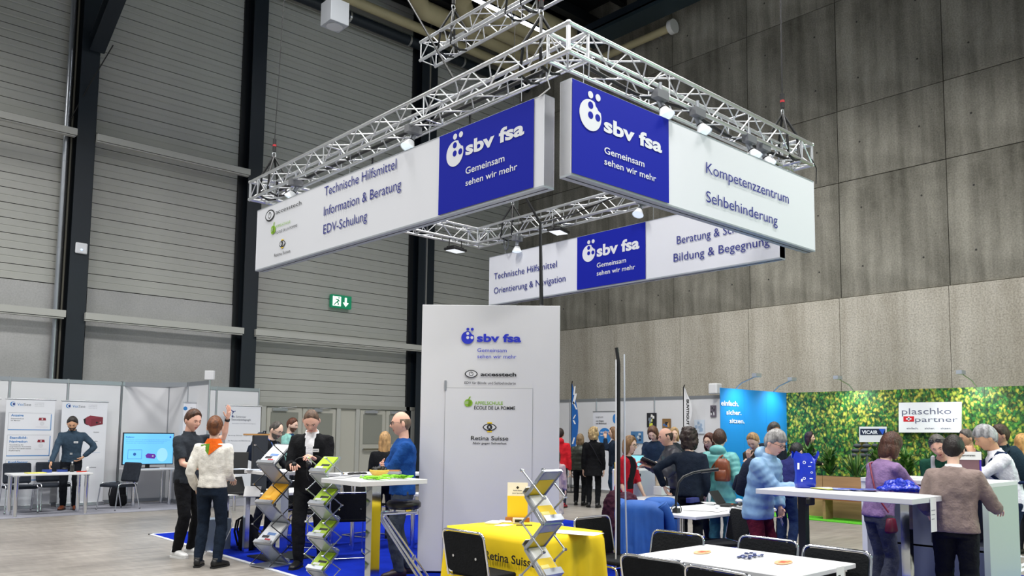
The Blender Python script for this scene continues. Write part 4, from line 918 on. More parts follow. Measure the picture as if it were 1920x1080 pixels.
    if bottom:
        BMt=fabric(bottom,var=0.15); m=MB(); zw=0.585*H
        topz=wa*0.9+hp*0.1
        m.loft([(topz,R1,0.122*g+e*.5,0.084*g+e*.5),(hp+R1@V((0,0,0.035*H)),R1,0.143*g+e*.5,0.097*g+e*.5),(hp+V((0,0,-0.01*H)),I3,0.155*g+e*.5,0.107*g+e*.5),(hp+V((0,0,-0.055*H)),I3,0.148*g+e*.6,0.103*g+e*.6)],BMt,18)
        if skirt:
            m.loft([(hp,I3,0.165*g,0.12*g),(V((0,hp.y,skirt*H)),I3,0.20*g,0.16*g)],BMt,18)
        else:
            for s in (1,-1):
                an=AN[s]+V((0,0,-0.012*k)); m.tube([HJ[s]+V((0,0,0.01*H)),HJ[s]*0.75+KN[s]*0.25,HJ[s]*0.4+KN[s]*0.6,KN[s],KN[s]*0.6+AN[s]*0.4,an,an-V((0,0,0.012*k))],0.06,BMt,14,rs=[0.088*g+e*.5,0.086*g+e*.5,0.070*g+e*.6,0.058*g+e,0.056*g+e+flare*.3,0.047*k+e*.6+flare,0.048*k+e*.6+flare])
        me=remesh(m,'trousers',(0.012 if fine else 0.017)*k,3,0.07,0.020*k); link(me,'skirt' if skirt else 'trousers',t,BMt)
    # ---- shoes
    SM=mat('shoe_'+shoe.strip('#'),shoe,0.45,var=0.1,scale=20); SO=mat('shoe_sole_'+('w' if shoe in('#e6e6e4','#d8d8d8') else 'd'),'#e0e0de' if shoe in('#e6e6e4','#d8d8d8') else '#161616',0.7)
    for s,(fx,fy,fa) in ((1,legs[0]),(-1,legs[1])):
        m=MB(); Rf=Rot(-fa,'Z'); o=V((AN[s].x,AN[s].y,0)); X_=lambda x,y,z: o+Rf@(V((x,y,z))*k); Rx=Rf@Matrix(((1,0,0),(0,0,-1),(0,1,0)))
        m.loft([(X_(0,-0.075,0.050),Rx,0.028*k,0.034*k),(X_(0,-0.055,0.058),Rx,0.036*k,0.047*k),(X_(0,0.0,0.060),Rx,0.040*k,0.050*k),(X_(0,0.06,0.050),Rx,0.043*k,0.040*k),(X_(0,0.12,0.040),Rx,0.047*k,0.031*k),(X_(0,0.165,0.034),Rx,0.040*k,0.025*k),(X_(0,0.19,0.030),Rx,0.022*k,0.015*k)],SM,14,2.4)
        m.loft([(X_(0,-0.0,0.07),Rf,0.044*k,0.052*k),(X_(0,-0.01,0.115),Rf,0.042*k,0.048*k)],SM,12)
        sl=[(X_(0,y,0.0),w_) for y,w_ in ((-0.085,0.026),(-0.06,0.038),(0.0,0.040),(0.06,0.044),(0.12,0.049),(0.165,0.042),(0.195,0.022))]
        m.prism([(w_*k*sg,y*k) for sg,seq in ((1,((-0.085,0.026),(-0.06,0.038),(0.0,0.040),(0.06,0.044),(0.12,0.049),(0.165,0.042),(0.195,0.022))),(-1,((0.195,0.022),(0.165,0.042),(0.12,0.049),(0.06,0.044),(0.0,0.040),(-0.06,0.038),(-0.085,0.026)))) for y,w_ in seq],o,Rf@V((1,0,0)),Rf@V((0,1,0)),0.022*k,SO)
        m.build('shoe',t)
    # ---- top garment
    TM=fabric(top[0],var=0.13) if not puff else mat('puffer_'+top[0].strip('#'),top[0],0.45,var=0.10,scale=10,bump=0.15,bscale=18)
    e=(0.016 if not puff else 0.034)*k*(1 if tk!='shirt' else 0.85); m=MB()
    zh=hem*H; rings=[]
    def pf(i): return 0 if not puff else (0.006*k if i%2 else -0.004*k)
    low=hp+V((0,0,zh-0.53*H)); nlow=2 if not puff else 6; seq=[]
    L0=abs(0.53*H-zh)
    steps=max(1,int(L0/(0.045 if puff else 0.09)))
    for i in range(steps+1):
        f=i/ max(1,steps); c=low.lerp(hp,f); seq.append((c,I3.lerp(R1,f*0.5) if hasattr(I3,'lerp') else I3,0.160*g+coatflare*(1-f)*k,0.110*g+coatflare*(1-f)*k*0.9))
    for f in (0.35,0.7): seq.append((hp.lerp(wa,f),R1,(0.158-0.016*f)*g,(0.110-0.002*f)*g))
    for f,rx,ry in ((0.0,0.145,0.104),(0.35,0.150,0.108),(0.7,0.162,0.114+bust),(1.0,0.168,0.114+bust)): seq.append((wa.lerp(ch,f)+R2@V((0,bust*0.5*g*f,0)),R2,rx*g,ry*g))
    for f,rx,ry in ((0.30,0.176,0.110),(0.52,0.172,0.100),(0.70,0.150,0.088),(0.84,0.112,0.076),(0.95,0.078,0.066),(1.03,0.060,0.06)): seq.append((ch.lerp(nb,f),R2,rx*g,ry*g))
    for i,(c,Rr,rx,ry) in enumerate(seq): ee=e if i<len(seq)-3 else e*0.6; rings.append((c,Rr,rx+ee+pf(i)*(1 if i<len(seq)-2 else 0),ry+ee+pf(i)))
    m.loft(rings,TM,20,2.4)
    for s in (1,-1):
        S,E_,W_=SH[s],EL[s],WR[s]; path=[]; 
        total=(E_-S).length+(W_-E_).length; endl=sleeve*total-(0.0 if sleeve<1 else 0.005*k); n=max(6,int(total*sleeve/(0.035*k if puff else 0.06*k)))
        path=[(S-R2@V((s*0.06*k,0,-0.004*k)),0.044*g+e)]
        for i in range(n+1):
            l=endl*i/n; p=S.lerp(E_,l/(E_-S).length) if l<(E_-S).length else E_.lerp(W_,(l-(E_-S).length)/(W_-E_).length)
            fr=l/total; r=(0.051-0.018*fr)*g+e*(1.0 if fr<0.9 else 0.7)+pf(i); 
            if fr>0.93: r=0.030*k+e*0.7
            path.append((p,r))
        m.tube([p for p,_ in path],0.05,TM,12,rs=[r for _,r in path]); m.ell(S-R2@V((s*0.012*k,0,0.004*k)),(0.050*g+e,0.054*g+e,0.050*g+e),TM,12,8)
    if collar=='high' or puff: m.loft([(nb+R2@V((0,-0.005*k,-0.03*k)),R2,0.085*k,0.08*k),(nb+Rn@V((0,0,0.045*k)),Rn,0.074*k,0.074*k)],TM,16)
    if collar=='hood': m.ell(nb+R2@V((0,-0.075*k,0.02*k)),(0.115*k,0.07*k,0.075*k),TM,16,10,R2); m.loft([(nb+R2@V((0,0,-0.03*k)),R2,0.10*k,0.085*k),(nb+Rn@V((0,0.0,0.03*k)),Rn,0.085*k,0.075*k)],TM,16)
    if collar=='neck': m.loft([(nb+R2@V((0,0,-0.02*k)),R2,0.078*k,0.072*k),(nb+Rn@V((0,0,0.012*k)),Rn,0.067*k,0.067*k)],TM,16)
    me=remesh(m,tk,(0.011 if fine else 0.016)*k,3,0.09,(0.022 if tk not in('suit_jacket','puffer') else 0.012)*k); ob=link(me,tk,t,TM)
    R2i=R2.inverted()
    if front: # open front / shirt triangle: (material colour, part name, top halfwidth, bottom halfwidth, zbottom rel chest)
        fc,fn,w1,w0,zb=front; zt=0.105*H+0.03*k
        def pred(c):
            q=R2i@(c-ch); 
            if q.y<0.02*k: return False
            if not(zb*k<q.z<zt): return False
            f=(q.z-zb*k)/(zt-zb*k); return abs(q.x)<(w0+(w1-w0)*f)*k
        so=splitmesh(me,pred,fn,t,fabric(fc,var=0.06))
    if collar=='shirt' or collar=='white':
        CM=fabric('#e6e6e8') if collar=='white' else TM; m=MB()
        m.loft([(nb+R2@V((0,0.002*k,-0.012*k)),R2,0.080*k,0.075*k),(nb+Rn@V((0,0,0.030*k)),Rn,0.068*k,0.068*k),(nb+Rn@V((0,0,0.024*k)),Rn,0.062*k,0.062*k)],CM,18,2.2,caps=False); m.build('collar',t)
    if badge:
        q=ch+R2@V((-0.075*k,0.135*g+e+0.008,0.02*k)); m=MB(); m.obox(q,R2@V((0.036*k,0,0)),R2@V((0,0,0.017*k)),R2@V((0,0.002,0)),plain('#f0f0f0',0.5)); o=m.build('name_badge',t)
        m=MB(); m.obox(q+R2@V((0,0.0025,0.002)),R2@V((0.026*k,0,0)),R2@V((0,0,0.004*k)),R2@V((0,0.0005,0)),plain('#7f8690',0.5)); m.build('print',o)
    if watch:
        s=watch; m=MB(); dd=(WR[s]-EL[s]).normalized(); m.cyl(WR[s]-dd*0.03*k,WR[s]-dd*0.005*k,0.031*k,BLACK,14); m.build('wristwatch',t)
    if belt:
        m=MB(); m.loft([(topz-V((0,0,0.02*k)),R1,0.131*g+e+.006,0.095*g+e+.006),(topz+V((0,0,0.012*k)),R1,0.129*g+e+.006,0.094*g+e+.006)],mat('belt_leather','#15130f',0.4),20); o=m.build('belt',t)
        m=MB(); q=topz+R1@V((0,0.094*g+e+.010,0)); m.box((q.x-.022,q.y-.004,q.z-.022),(q.x+.022,q.y+.006,q.z+.014),ALU); m.build('buckle',o)
    PEOPLE[label]=dict(t=t,k=k,g=g,e=e,ch=ch,nb=nb,hc=hc,R2=R2,Rh=Rh,SH=SH,EL=EL,WR=WR,hp=hp,wa=wa,M=Matrix.Translation(root)@Matrix.Rotation(t.rotation_euler.z,4,'Z'))
    return PEOPLE[label]
# ================================================================== FURNITURE
def rt(mb,pts,r,m,n=8,bend=0.05,steps=4,closed=False): # rounded-corner tube through corner points
    pts=[V(p) for p in pts]; out=[]; N=len(pts)
    for i,p in enumerate(pts):
        if not closed and i in(0,N-1): out.append(p); continue
        a=pts[i-1]; b=pts[(i+1)%N]; d1=(a-p); d2=(b-p); bb=min(bend,d1.length*0.45,d2.length*0.45); s1=p+d1.normalized()*bb; s2=p+d2.normalized()*bb
        for j in range(steps+1): t=j/steps; out.append(s1*(1-t)**2+p*2*t*(1-t)+s2*t*t)
    mb.tube(out,r,m,n,closed)
def table(label,x0,y0,x1,y1,z,legr=0.03,inset=0.08,top=WHITE,group=None,legm=CHROME,th=0.03,legpos=None,square=False,z0=0.0):
    t=thing('table',label,'table',((x0+x1)/2,(y0+y1)/2,z0),0,group); w,d=(x1-x0)/2,(y1-y0)/2
    m=MB(); m.box((-w,-d,z-th-z0),(w,d,z-z0),top); m.build('tabletop',t,bevel=0.004)
    for lx,ly in (legpos or [(-w+inset,-d+inset),(w-inset,-d+inset),(-w+inset,d-inset),(w-inset,d-inset)]):
        m=MB()
        if square: m.box((lx-legr,ly-legr,0),(lx+legr,ly+legr,z-th-z0),legm)
        else: m.cyl((lx,ly,0.0),(lx,ly,z-th-z0),legr,legm,14); m.cyl((lx,ly,z-th-0.02-z0),(lx,ly,z-th-z0),legr*1.5,legm,14)
        m.build('leg',t)
    return t
def xl(px,py,y): return aty(px,py,y).x
T1=table('white table with cylindrical chrome legs in front of the left roll up banners',3.10,15.98,4.36,16.64,0.74,0.035)
T2=table('white table carrying the television',5.28,16.9,6.22,17.6,0.74,0.035,inset=0.12)
T3=table('small white table behind the man in the polo shirt',5.9,15.0,6.7,15.7,0.66,0.03)
# middle and front tables on the carpet
TW_=table('white table with wooden coasters in the right foreground',4.45,2.44,5.27,3.58,0.74,0.025,legpos=[(-.36,.5),(.36,.5),(-.36,-.5),(.36,-.5)],z0=0.01)
TM_=table('white table with electronic magnifiers and a clamp lamp behind the foreground table',6.88,4.80,8.44,5.62,0.74,0.022,legpos=[(-.62,-.1),(-.58,-.1),(.1,-.3),(.15,-.3)],z0=0.01)
TB_=table('white table behind the clamp lamp table with a monitor magnifier',7.95,6.3,8.9,6.78,0.74,0.022,z0=0.01)
TR_=table('narrow white high table with green lit chrome legs at the right',6.60,2.60,7.27,3.96,1.08,0.035,th=0.045,legpos=[(0.0,-0.50),(0.0,0.40)],square=True,legm=mat('mirror_steel','#c9cfd2',0.08,1.0),z0=0.01)
for o_ in [x for x in TR_.children if x.name.startswith('leg')]:
    if o_.data.vertices[0].co.y>0: o_.data.materials.clear(); o_.data.materials.append(BLACK)
THB=table('square white high table with a single mirrored leg',3.97,6.37,4.72,7.08,1.10,0.05,th=0.045,legpos=[(0.0,0.0)],square=True,legm=mat('mirror_steel','#c9cfd2',0.08,1.0),z0=0.01)
m=MB(); m.box((-0.28,-0.28,0),(0.28,0.28,0.012),plain('#9aa0a6',0.35,0.9)); m.build('foot_plate',THB)
p=atz(461,884,1.05)
THA=table('grey edged white high table with leaflets in the left part of the stand',4.35,8.95,5.05,9.65,1.06,0.05,th=0.04,legpos=[(0,0)],square=True,legm=mat('mirror_steel','#c9cfd2',0.08,1.0),z0=0.01)
m=MB(); m.box((-0.3,-0.3,0),(0.3,0.3,0.015),BLACK); m.build('foot_plate',THA)
TD=table('low white desk with devices behind the two people at the left',4.45,9.85,5.65,10.65,0.74,0.03,square=True,z0=0.01,th=0.035)
TD2=table('white desk behind the man in the black suit',5.6,9.2,6.9,9.9,0.98,0.03,z0=0.01,th=0.035)
TD3=table('low white desk half hidden by the storage tower',6.3,8.3,7.3,9.0,0.74,0.03,z0=0.01)
# ---- chairs
def conf_chair(label,loc,rz,group='conference chairs at the left tables'):
    t=thing('conference_chair',label,'chair',loc,rz,group); F=fabric('#2a2f38','charcoal_weave'); m=MB()
    m.box((-0.24,-0.22,0.43),(0.24,0.24,0.49),F); m.build('seat',t,bevel=0.022)
    R=Rot(-12,'X'); m=MB(); m.box((-0.23,-0.035,-0.19),(0.23,0.025,0.19),F); o=m.build('backrest',t,bevel=0.03); o.location=(0,-0.26,0.70); o.rotation_euler=(12*D2R,0,0)
    for s in(-1,1):
        m=MB(); rt(m,[(s*0.26,0.26,0.0),(s*0.25,0.20,0.50),(s*0.25,-0.16,0.50),(s*0.26,-0.28,0.0)],0.011,CHROME,8,0.06); m.build('leg_frame',t)
        m=MB(); rt(m,[(s*0.19,-0.16,0.42),(s*0.19,-0.25,0.46),(s*0.19,-0.30,0.72)],0.011,CHROME,8,0.05); m.build('back_support',t)
        for y in(0.26,-0.28): m=MB(); m.cyl((s*0.26,y,0),(s*0.26,y,0.02),0.015,BLACK,8); m.build('foot_cap',t)
    return t
c=conf_chair('charcoal conference chair tucked behind the left end of the left table',(3.42,17.02,0),PI)
copytree(c,(4.02,17.27,0),PI*1.02,'charcoal conference chair behind the right end of the left table, beside the standing man')
copytree(c,(5.0,16.62,0),PI*0.62,'charcoal conference chair turned sideways by the black bag')
def stack_chair(label,loc,rz,group='black folding chairs with chrome frames',z=0.01):
    """black padded chair in a continuous chrome tube: wide rounded back"""
    t=thing('folding_chair',label,'chair',(loc[0],loc[1],z),rz,group); m=MB()
    m.box((-0.21,-0.19,0.44),(0.21,0.21,0.475),BLACKF); m.build('seat',t,bevel=0.014)
    W_,Z0,Z1=0.225,0.48,0.79
    def bk(x,zz): return V((x,-0.20-(zz-0.44)*0.20,zz))
    m=MB(); pts=[]
    poly=[]
    for cx_,cz,a0 in ((W_-.05,Z1-.05,0),(-W_+.05,Z1-.05,90),(-W_+.05,Z0+.04,180),(W_-.05,Z0+.04,270)):
        for a in range(0,91,18): poly.append((cx_+0.045*math.cos((a0+a)*D2R),cz+0.045*math.sin((a0+a)*D2R)))
    vs=[bk(x,zz)+V((0,0.012,0)) for x,zz in poly]+[bk(x,zz)-V((0,0.012,0)) for x,zz in poly]; n=len(poly)
    m.add(vs,[tuple(range(n-1,-1,-1)),tuple(range(n,2*n))]+[(i,(i+1)%n,n+(i+1)%n,n+i) for i in range(n)],BLACKF)
    m.build('backrest',t)
    m=MB(); rt(m,[bk(W_+.012,0.44),bk(W_+.012,Z1+.010),bk(-W_-.012,Z1+.010),bk(-W_-.012,0.44)],0.0095,CHROME,8,0.06,5); m.build('back_frame',t)
    for s in(-1,1):
        m=MB(); rt(m,[bk(s*(W_+.012),0.46),(s*0.235,-0.16,0.43),(s*0.235,0.22,0.43),(s*0.235,0.26,0.012),(s*0.235,-0.24,0.012)],0.0095,CHROME,8,0.05); m.build('leg_frame',t)
    m=MB(); m.cyl((-0.235,-0.24,0.012),(0.235,-0.24,0.012),0.0095,CHROME,8); m.cyl((-0.235,0.20,0.43),(0.235,0.20,0.43),0.0095,CHROME,8); m.build('stretcher',t)
    for x,zz in ((-.13,.60),(.13,.60)): m=MB(); m.cyl(bk(x,zz)-V((0,0.010,0)),bk(x,zz)-V((0,0.016,0)),0.011,CHROME,8); m.build('screw',t)
    return t
def chair_at(px,py,face_deg,z=0.80,src=None,label=''):
    """chair whose back's top centre is seen at (px,py); face_deg = heading of the seat in the hall (0 = +x)"""
    p=atz(px,py,z); rz=(face_deg-90)*D2R; off=Matrix.Rotation(rz,3,'Z')@V((0,-0.275,0)); l=(p.x-off.x,p.y-off.y,0.01)
    if src is None: return stack_chair(label,l,rz)
    return copytree(src,l,rz,label)
c0=chair_at(1222,1049,4,label='black folding chair at the near left side of the foreground table')
chair_at(1345,1072,-4,src=c0,label='black folding chair cut off by the bottom edge, near side of the foreground table')
chair_at(1272,1001,180,src=c0,label='black folding chair at the far side of the foreground table, left of three')
chair_at(1441,1012,180,src=c0,label='black folding chair at the far side of the foreground table, middle of three')
chair_at(1569,1031,180,src=c0,label='black folding chair at the far side of the foreground table, right of three')
chair_at(866,998,2,src=c0,label='black folding chair in front of the yellow table')
chair_at(1109,971,-90,src=c0,label='black folding chair behind the yellow table')
chair_at(1392,955,150,src=c0,label='black folding chair turned sideways by the woman in red trousers')
chair_at(1183,940,20,src=c0,label='black folding chair under the blue jacket')
for px,d,rz,lab in ((592,10.95,0.6,'black folding chair behind the left brochure stand'),(655,10.1,-0.4,'black folding chair behind the right brochure stand'),(560,11.7,2.4,'black folding chair below the desk with devices'),(690,12.1,3.4,'black folding chair under the desk by the tower')):
    g_=gp(px,d); copytree(c0,(g_.x,g_.y,0.01),rz,lab)
# ---- bar stool
g_=gp(760,8.1); t=thing('bar_stool','bar stool with round black cushion and chrome tube frame beside the tower','stool',(g_.x,g_.y,0.01),0.9); t.scale=(1,1,1.06)
m=MB(); m.lathe([(0.02,0.74),(0.15,0.745),(0.17,0.76),(0.172,0.795),(0.15,0.815),(0.02,0.82)],(0,0,0),mat('black_vinyl','#141414',0.35),28); m.build('cushion',t)
m=MB(); m.cyl((0,0,0.725),(0,0,0.74),0.15,CHROME,24); m.build('seat_plate',t)
for s in(-1,1):
    m=MB(); rt(m,[(s*.13,-.14,.72),(s*.13,.22,.70),(s*.19,-.30,.015),(s*.19,.1,.015)],0.012,CHROME,8,0.06,5); m.build('frame_tube',t)
    m=MB(); rt(m,[(s*.10,-.14,.72),(s*.10,.25,.70),(s*.14,-.24,.015),(s*.14,.25,.015)],0.012,CHROME,8,0.06,5); m.build('frame_tube',t)
m=MB(); m.box((-0.17,-0.12,0.27),(0.17,-0.09,0.29),CHROME); m.build('foot_rest',t)
# ---- things on the left tables
def backpack(label,loc,rz,mt,sz=1.0,tilt=0,name='backpack',strap=None):
    t=thing(name,label,'bag',loc,rz); m=MB(); k=sz
    m.loft([((0,0,.0),I3,.13*k,.07*k),((0,0,.03*k),I3,.155*k,.095*k),((0,0,.22*k),I3,.155*k,.10*k),((0,0,.36*k),I3,.135*k,.085*k),((0,0,.44*k),I3,.08*k,.05*k)],mt,20,3.0); m.build('main_pouch',t)
    m=MB(); m.loft([((0,-.10*k,.03*k),I3,.10*k,.035*k),((0,-.105*k,.06*k),I3,.115*k,.045*k),((0,-.10*k,.20*k),I3,.11*k,.04*k),((0,-.09*k,.23*k),I3,.09*k,.02*k)],mt,16,3.0); m.build('front_pocket',t)
    m=MB(); m.tube([(-.03*k,.02,.43*k),(-.025*k,.02,.48*k),(.025*k,.02,.48*k),(.03*k,.02,.43*k)],.008*k,mt,6); m.build('handle',t)
    for s_ in(-1,1): m=MB(); m.tube([(s_*.07*k,.06*k,.41*k),(s_*.09*k,.12*k,.38*k),(s_*.10*k,.14*k,.24*k),(s_*.11*k,.09*k,.06*k)],.013*k,strap or mt,6); m.build('strap',t)
    return t
PAPER=plain('#f0f0ee',0.6); 
def sheet(label,p,w,d,rz,mt=PAPER,name='leaflet',h=0.003,group=None,extra=None):
    m=MB(); m.box((-w/2,-d/2,0),(w/2,d/2,h),mt)
    if extra:
        for (x0,y0,x1,y1,mm) in extra: m.box((x0*w/2,y0*d/2,h),(x1*w/2,y1*d/2,h+0.0006),mm)
    o=m.build(name); o.location=p; o.rotation_euler=(0,0,rz); return tag(o,label,'paper',group)
YP=plain('#e9df6a',0.6)
sheet('pale yellow notepad on the left table',(3.50,16.25,.742),0.30,0.21,0.1,YP,'notepad',0.012)
m=MB(); m.box((-.07,-.05,0),(.07,.05,.05),plain('#24408f',0.5)); o=m.build('box'); o.location=(3.72,16.45,.742); tag(o,'small dark blue box on the left table','box')
m=MB(); m.box((-.07,-.05,0),(.09,.05,.04),plain('#24408f',0.5)); m.ell((0.05,0,0.05),(.05,.04,.03),BLACK); o=m.build('device'); o.location=(3.98,16.55,.742); tag(o,'blue and black camera device before the leaning man','device')
m=MB(); m.lathe([(0.035,0),(0.037,0.11),(0.03,0.13),(0.012,0.15),(0.012,0.165)],(0,0,0),plain('#2c2c2a',0.3),16); m.lathe([(0.014,0.155),(0.014,0.185)],(0,0,0),WHITE,12); o=m.build('bottle'); o.location=(4.12,16.42,.742); tag(o,'small dark bottle with white cap on the left table','bottle')
m=MB(); m.box((-.08,-.02,0),(.08,.02,.02),plain('#c23a25',0.5)); m.ell((0.1,0,.05),(.03,.02,.05),WHITE); o=m.build('gadget'); o.location=(4.25,16.3,.742); tag(o,'red and white gadget at the right end of the left table','device')
# bag behind sideways chair
def blob(name,label,cat,loc,parts,mt,voxel=0.012,noise_s=0.08,noise_a=0.02,rz=0,group=None,smooth=3):
    m=MB()
    for c,r in parts: m.ell(c,r,mt,16,10)
    me=remesh(m,name,voxel,smooth,noise_s,noise_a); me.materials.clear(); me.materials.append(mt); me.polygons.foreach_set('use_smooth',[True]*len(me.polygons))
    o=bpy.data.objects.new(name,me); COL.objects.link(o); o.location=loc; o.rotation_euler=(0,0,rz); return tag(o,label,cat,group)
backpack('black backpack on the floor behind the sideways conference chair',(5.2,17.3,0),.4,fabric('#15161b','bag_black'))
# television
t=thing('television','flat television on a low stand showing a light blue slide','television',(5.72,17.25,0.74)); W2,H2=0.50,0.325
m=MB(); m.box((-W2,-0.02,0.07),(W2,0.03,0.07+2*H2),BLACK); m.build('casing',t,bevel=0.004)
m=MB(); m.box((-W2+.015,-0.024,0.09),(W2-.015,-0.02,0.05+2*H2),mat('screen_blue','#6cbcf0',0.3,emit=0.6)); m.build('screen',t)
PT_=Plane((5.72,17.225,0.74),(0,-1,0)); U_,W_,N_=V((1,0,0)),V((0,0,1)),V((0,-1,0)); o_=V((5.72,17.2255,0.81)); SL=mat('slide_ink','#2b5fa5',0.4,emit=0.3); m=MB()
text_into(m,'Kopfsensor',o_+V((-.45,0,.55)),U_,W_,N_,.16,.025,SL,0.02)
for i,(s_,w_) in enumerate((('Der Sensor erkennt die Bewegung des Kopfes und steuert',.86),('die Kamera automatisch in die gewünschte Richtung und',.80),('verschiebt den vergrösserten Ausschnitt auf dem Bild',.74))): text_into(m,s_,o_+V((-.45,0,.50-i*.032)),U_,W_,N_,w_,.011,SL)
m.build('slide_lettering',t,True)
m=MB(); PUR=mat('slide_purple','#6a2fa0',0.4,emit=0.3); m.prism([(-.04,.14),(.12,.12),(.15,.17),(.12,.22),(-.02,.23),(-.06,.19)],o_,U_,W_,.001,PUR); m.disc(o_+V((.085,-.002,.175)),U_,W_,.018,.001,WHITE,12)
for q in ([(-.40,.12),(-.13,.12),(-.13,.125),(-.40,.125)],[(-.40,.30),(-.13,.30),(-.13,.305),(-.40,.305)],[(-.40,.12),(-.395,.12),(-.395,.305),(-.40,.305)],[(-.135,.12),(-.13,.12),(-.13,.305),(-.135,.305)]): m.prism(q,o_,U_,W_,.001,SL)
m.disc(o_+V((-.27,0,.215)),U_,W_,.03,.001,SL,16); m.disc(o_+V((.27,0,.20)),U_,W_,.11,.001,mat('slide_pale','#93cdf2',0.4,emit=0.6),20,.14); m.disc(o_+V((.42,0,.56)),U_,W_,.018,.001,mat('slide_deep','#1f4fd0',0.4,emit=0.5),12); m.build('slide_picture',t,True)
m=MB(); m.box((-.2,-.12,0.0),(.2,.12,.012),BLACK); m.box((-.04,.0,.012),(.04,.03,.1),BLACK); m.build('stand',t)
# ---- roll up banners
def rollup(label,px0,px1,py_top,y,drawn,bottom=0.05,w=None,name='roll_up_banner'):
    a=aty(px0,py_top,y); b=aty(px1,py_top,y); w=b.x-a.x; h=(a.z+b.z)/2
    t=thing(name,label,'banner',((a.x+b.x)/2,y,0)); m=MB(); m.box((-w/2+.02,-.002,.08),(w/2-.02,.002,h),plain('#e4e6ec',0.6)); m.build('print_sheet',t)
    m=MB(); m.cyl((-w/2,0,h),(w/2,0,h),.014,ALU,10); m.build('top_bar',t); m=MB(); m.box((-w/2,-.05,0.01),(w/2,.05,.085),ALU); m.build('base_case',t,bevel=0.01)
    m=MB(); m.cyl((0,.02,.05),(0,.02,h),.008,ALU,6); m.build('support_pole',t)
    drawn(t,Plane((0,y-.003,0),(0,-1,0)),(a.x+b.x)/2,w,h); return t
def voi(t,PL,cx_,w,h,kind):
    U_,W_,N_=PL.U,PL.W,PL.n; O=lambda x,z: V((cx_+x,PL.p.y,z)); m=MB()
    m.disc(O(-.30,h-.10),U_,W_,.045,.001,SKYB,20); m.disc(O(-.292,h-.10)+N_*.001,U_,W_,.034,.001,plain('#e4e6ec',0.6),20); m.disc(O(-.285,h-.10)+N_*.002,U_,W_,.022,.001,plain('#14337c',0.6),16); m.build('logo',t,True)
    m=MB(); text_into(m,'Voi',O(-.23,h-.13),U_,W_,N_,.10,.055,SKYB); text_into(m,'See',O(-.12,h-.13),U_,W_,N_,.12,.055,GREYP)
    for i in range(3): text_into(m,'+41 44 000 00 00' if i==0 else 'www.voisee.ch',O(.06,h-.075-i*.03),U_,W_,N_,.16,.010,GREYP)
    if kind==1:
        for i,(ttl,sub,hh) in enumerate(((('Anzeige',),('Grösseneindruck','24" Monitor'),.30),(('Standbild-','Navigation'),('Verschiebung des','vergrösserten Ausschnitts','auf dem Standbild mittels','Kopfbewegung.'),.34),(('Kopf-Sensor',),('Steuerung mit dem Kopf',),.34))):
            z1=h-.26-(.0,.42,.88)[i]; y_=z1-.07
            for l in ttl: text_into(m,l,O(-.32,y_),U_,W_,N_,.028*len(l)*1.05,.042,SKYB,0.02); y_-=.072
            y_+=.02
            for l in sub: text_into(m,l,O(-.32,y_),U_,W_,N_,.0145*len(l),.018,INK,0.01); y_-=.036
    else:
        for l,x,z,w_ in (('Kamera',.18,h-.62,.10),('Signalhupe',.08,h-.80,.18),('taster',.12,h-.88,.10),('A',-.33,h-1.20,.04),('24',-.33,h-1.28,.05),('Sockets',.10,h-1.32,.16)): text_into(m,l,O(x,z),U_,W_,N_,w_,.02,INK,0.01)
    m.build('lettering',t,True)
    m=MB(); RED=plain('#8c2434',0.5)
    if kind==1:
        for i in range(3):
            z1=h-.26-(.0,.42,.88)[i]; hh=(.33,.40,.40)[i]
            m.prism([(-.36,-hh),(.36,-hh),(.36,-hh+.014),(-.36,-hh+.014)],O(0,z1),U_,W_,.001,SKYB); m.prism([(.35,-hh),(.362,-hh),(.362,-.02),(.35,-.02)],O(0,z1),U_,W_,.001,SKYB)
            for q in ([(-.36,-.003),(.36,-.003),(.36,0),(-.36,0)],[(-.36,-hh),(-.357,-hh),(-.357,0),(-.36,0)]): m.prism(q,O(0,z1),U_,W_,.001,GREYP)
            m.prism([(.14,-.14),(.27,-.14),(.26,-.09),(.15,-.09)],O(0,z1),U_,W_,.001,RED); m.disc(O(.205,z1-.115)+N_*.001,U_,W_,.015,.001,WHITE,10)
            m.prism([(.10,-.27),(.31,-.27),(.31,-.268),(.10,-.268)],O(0,z1),U_,W_,.001,GREYP); m.disc(O(.205,z1-.20),U_,W_,.04,.0006,plain('#d6d8de',0.6),16)
    else:
        m.prism([(-.02,-.36),(.06,-.30),(.06,-.48),(.0,-.44)],O(0,h),U_,W_,.001,INK); m.prism([(.02,-.33),(.10,-.28),(.34,-.31),(.34,-.45),(.12,-.50),(.02,-.44)],O(0,h),U_,W_,.002,plain('#8a3040',0.5)); m.prism([(.12,-.35),(.34,-.31),(.34,-.45),(.12,-.50)],O(0,h)+N_*.002,U_,W_,.001,plain('#7a2836',0.5))
        m.disc(O(.23,h-.42)+N_*.003,U_,W_,.02,.001,INK,12); m.disc(O(.29,h-.41)+N_*.003,U_,W_,.009,.001,WHITE,10); m.prism([(.0,-1.02),(.32,-1.02),(.32,-1.017),(.0,-1.017)],O(0,h),U_,W_,.001,SKYB)
    m.build('picture',t,True)
rollup('roll up banner with the blue headings at the far left',10,106,748.5,17.62,lambda *a: voi(*a,1))
rollup('roll up banner with the dark red camera picture behind the leaning man',115,204,752.5,17.68,lambda *a: voi(*a,2))
rollup('roll up banner cut off by the left edge of the picture',-92,3,746,17.62,lambda *a: voi(*a,1))
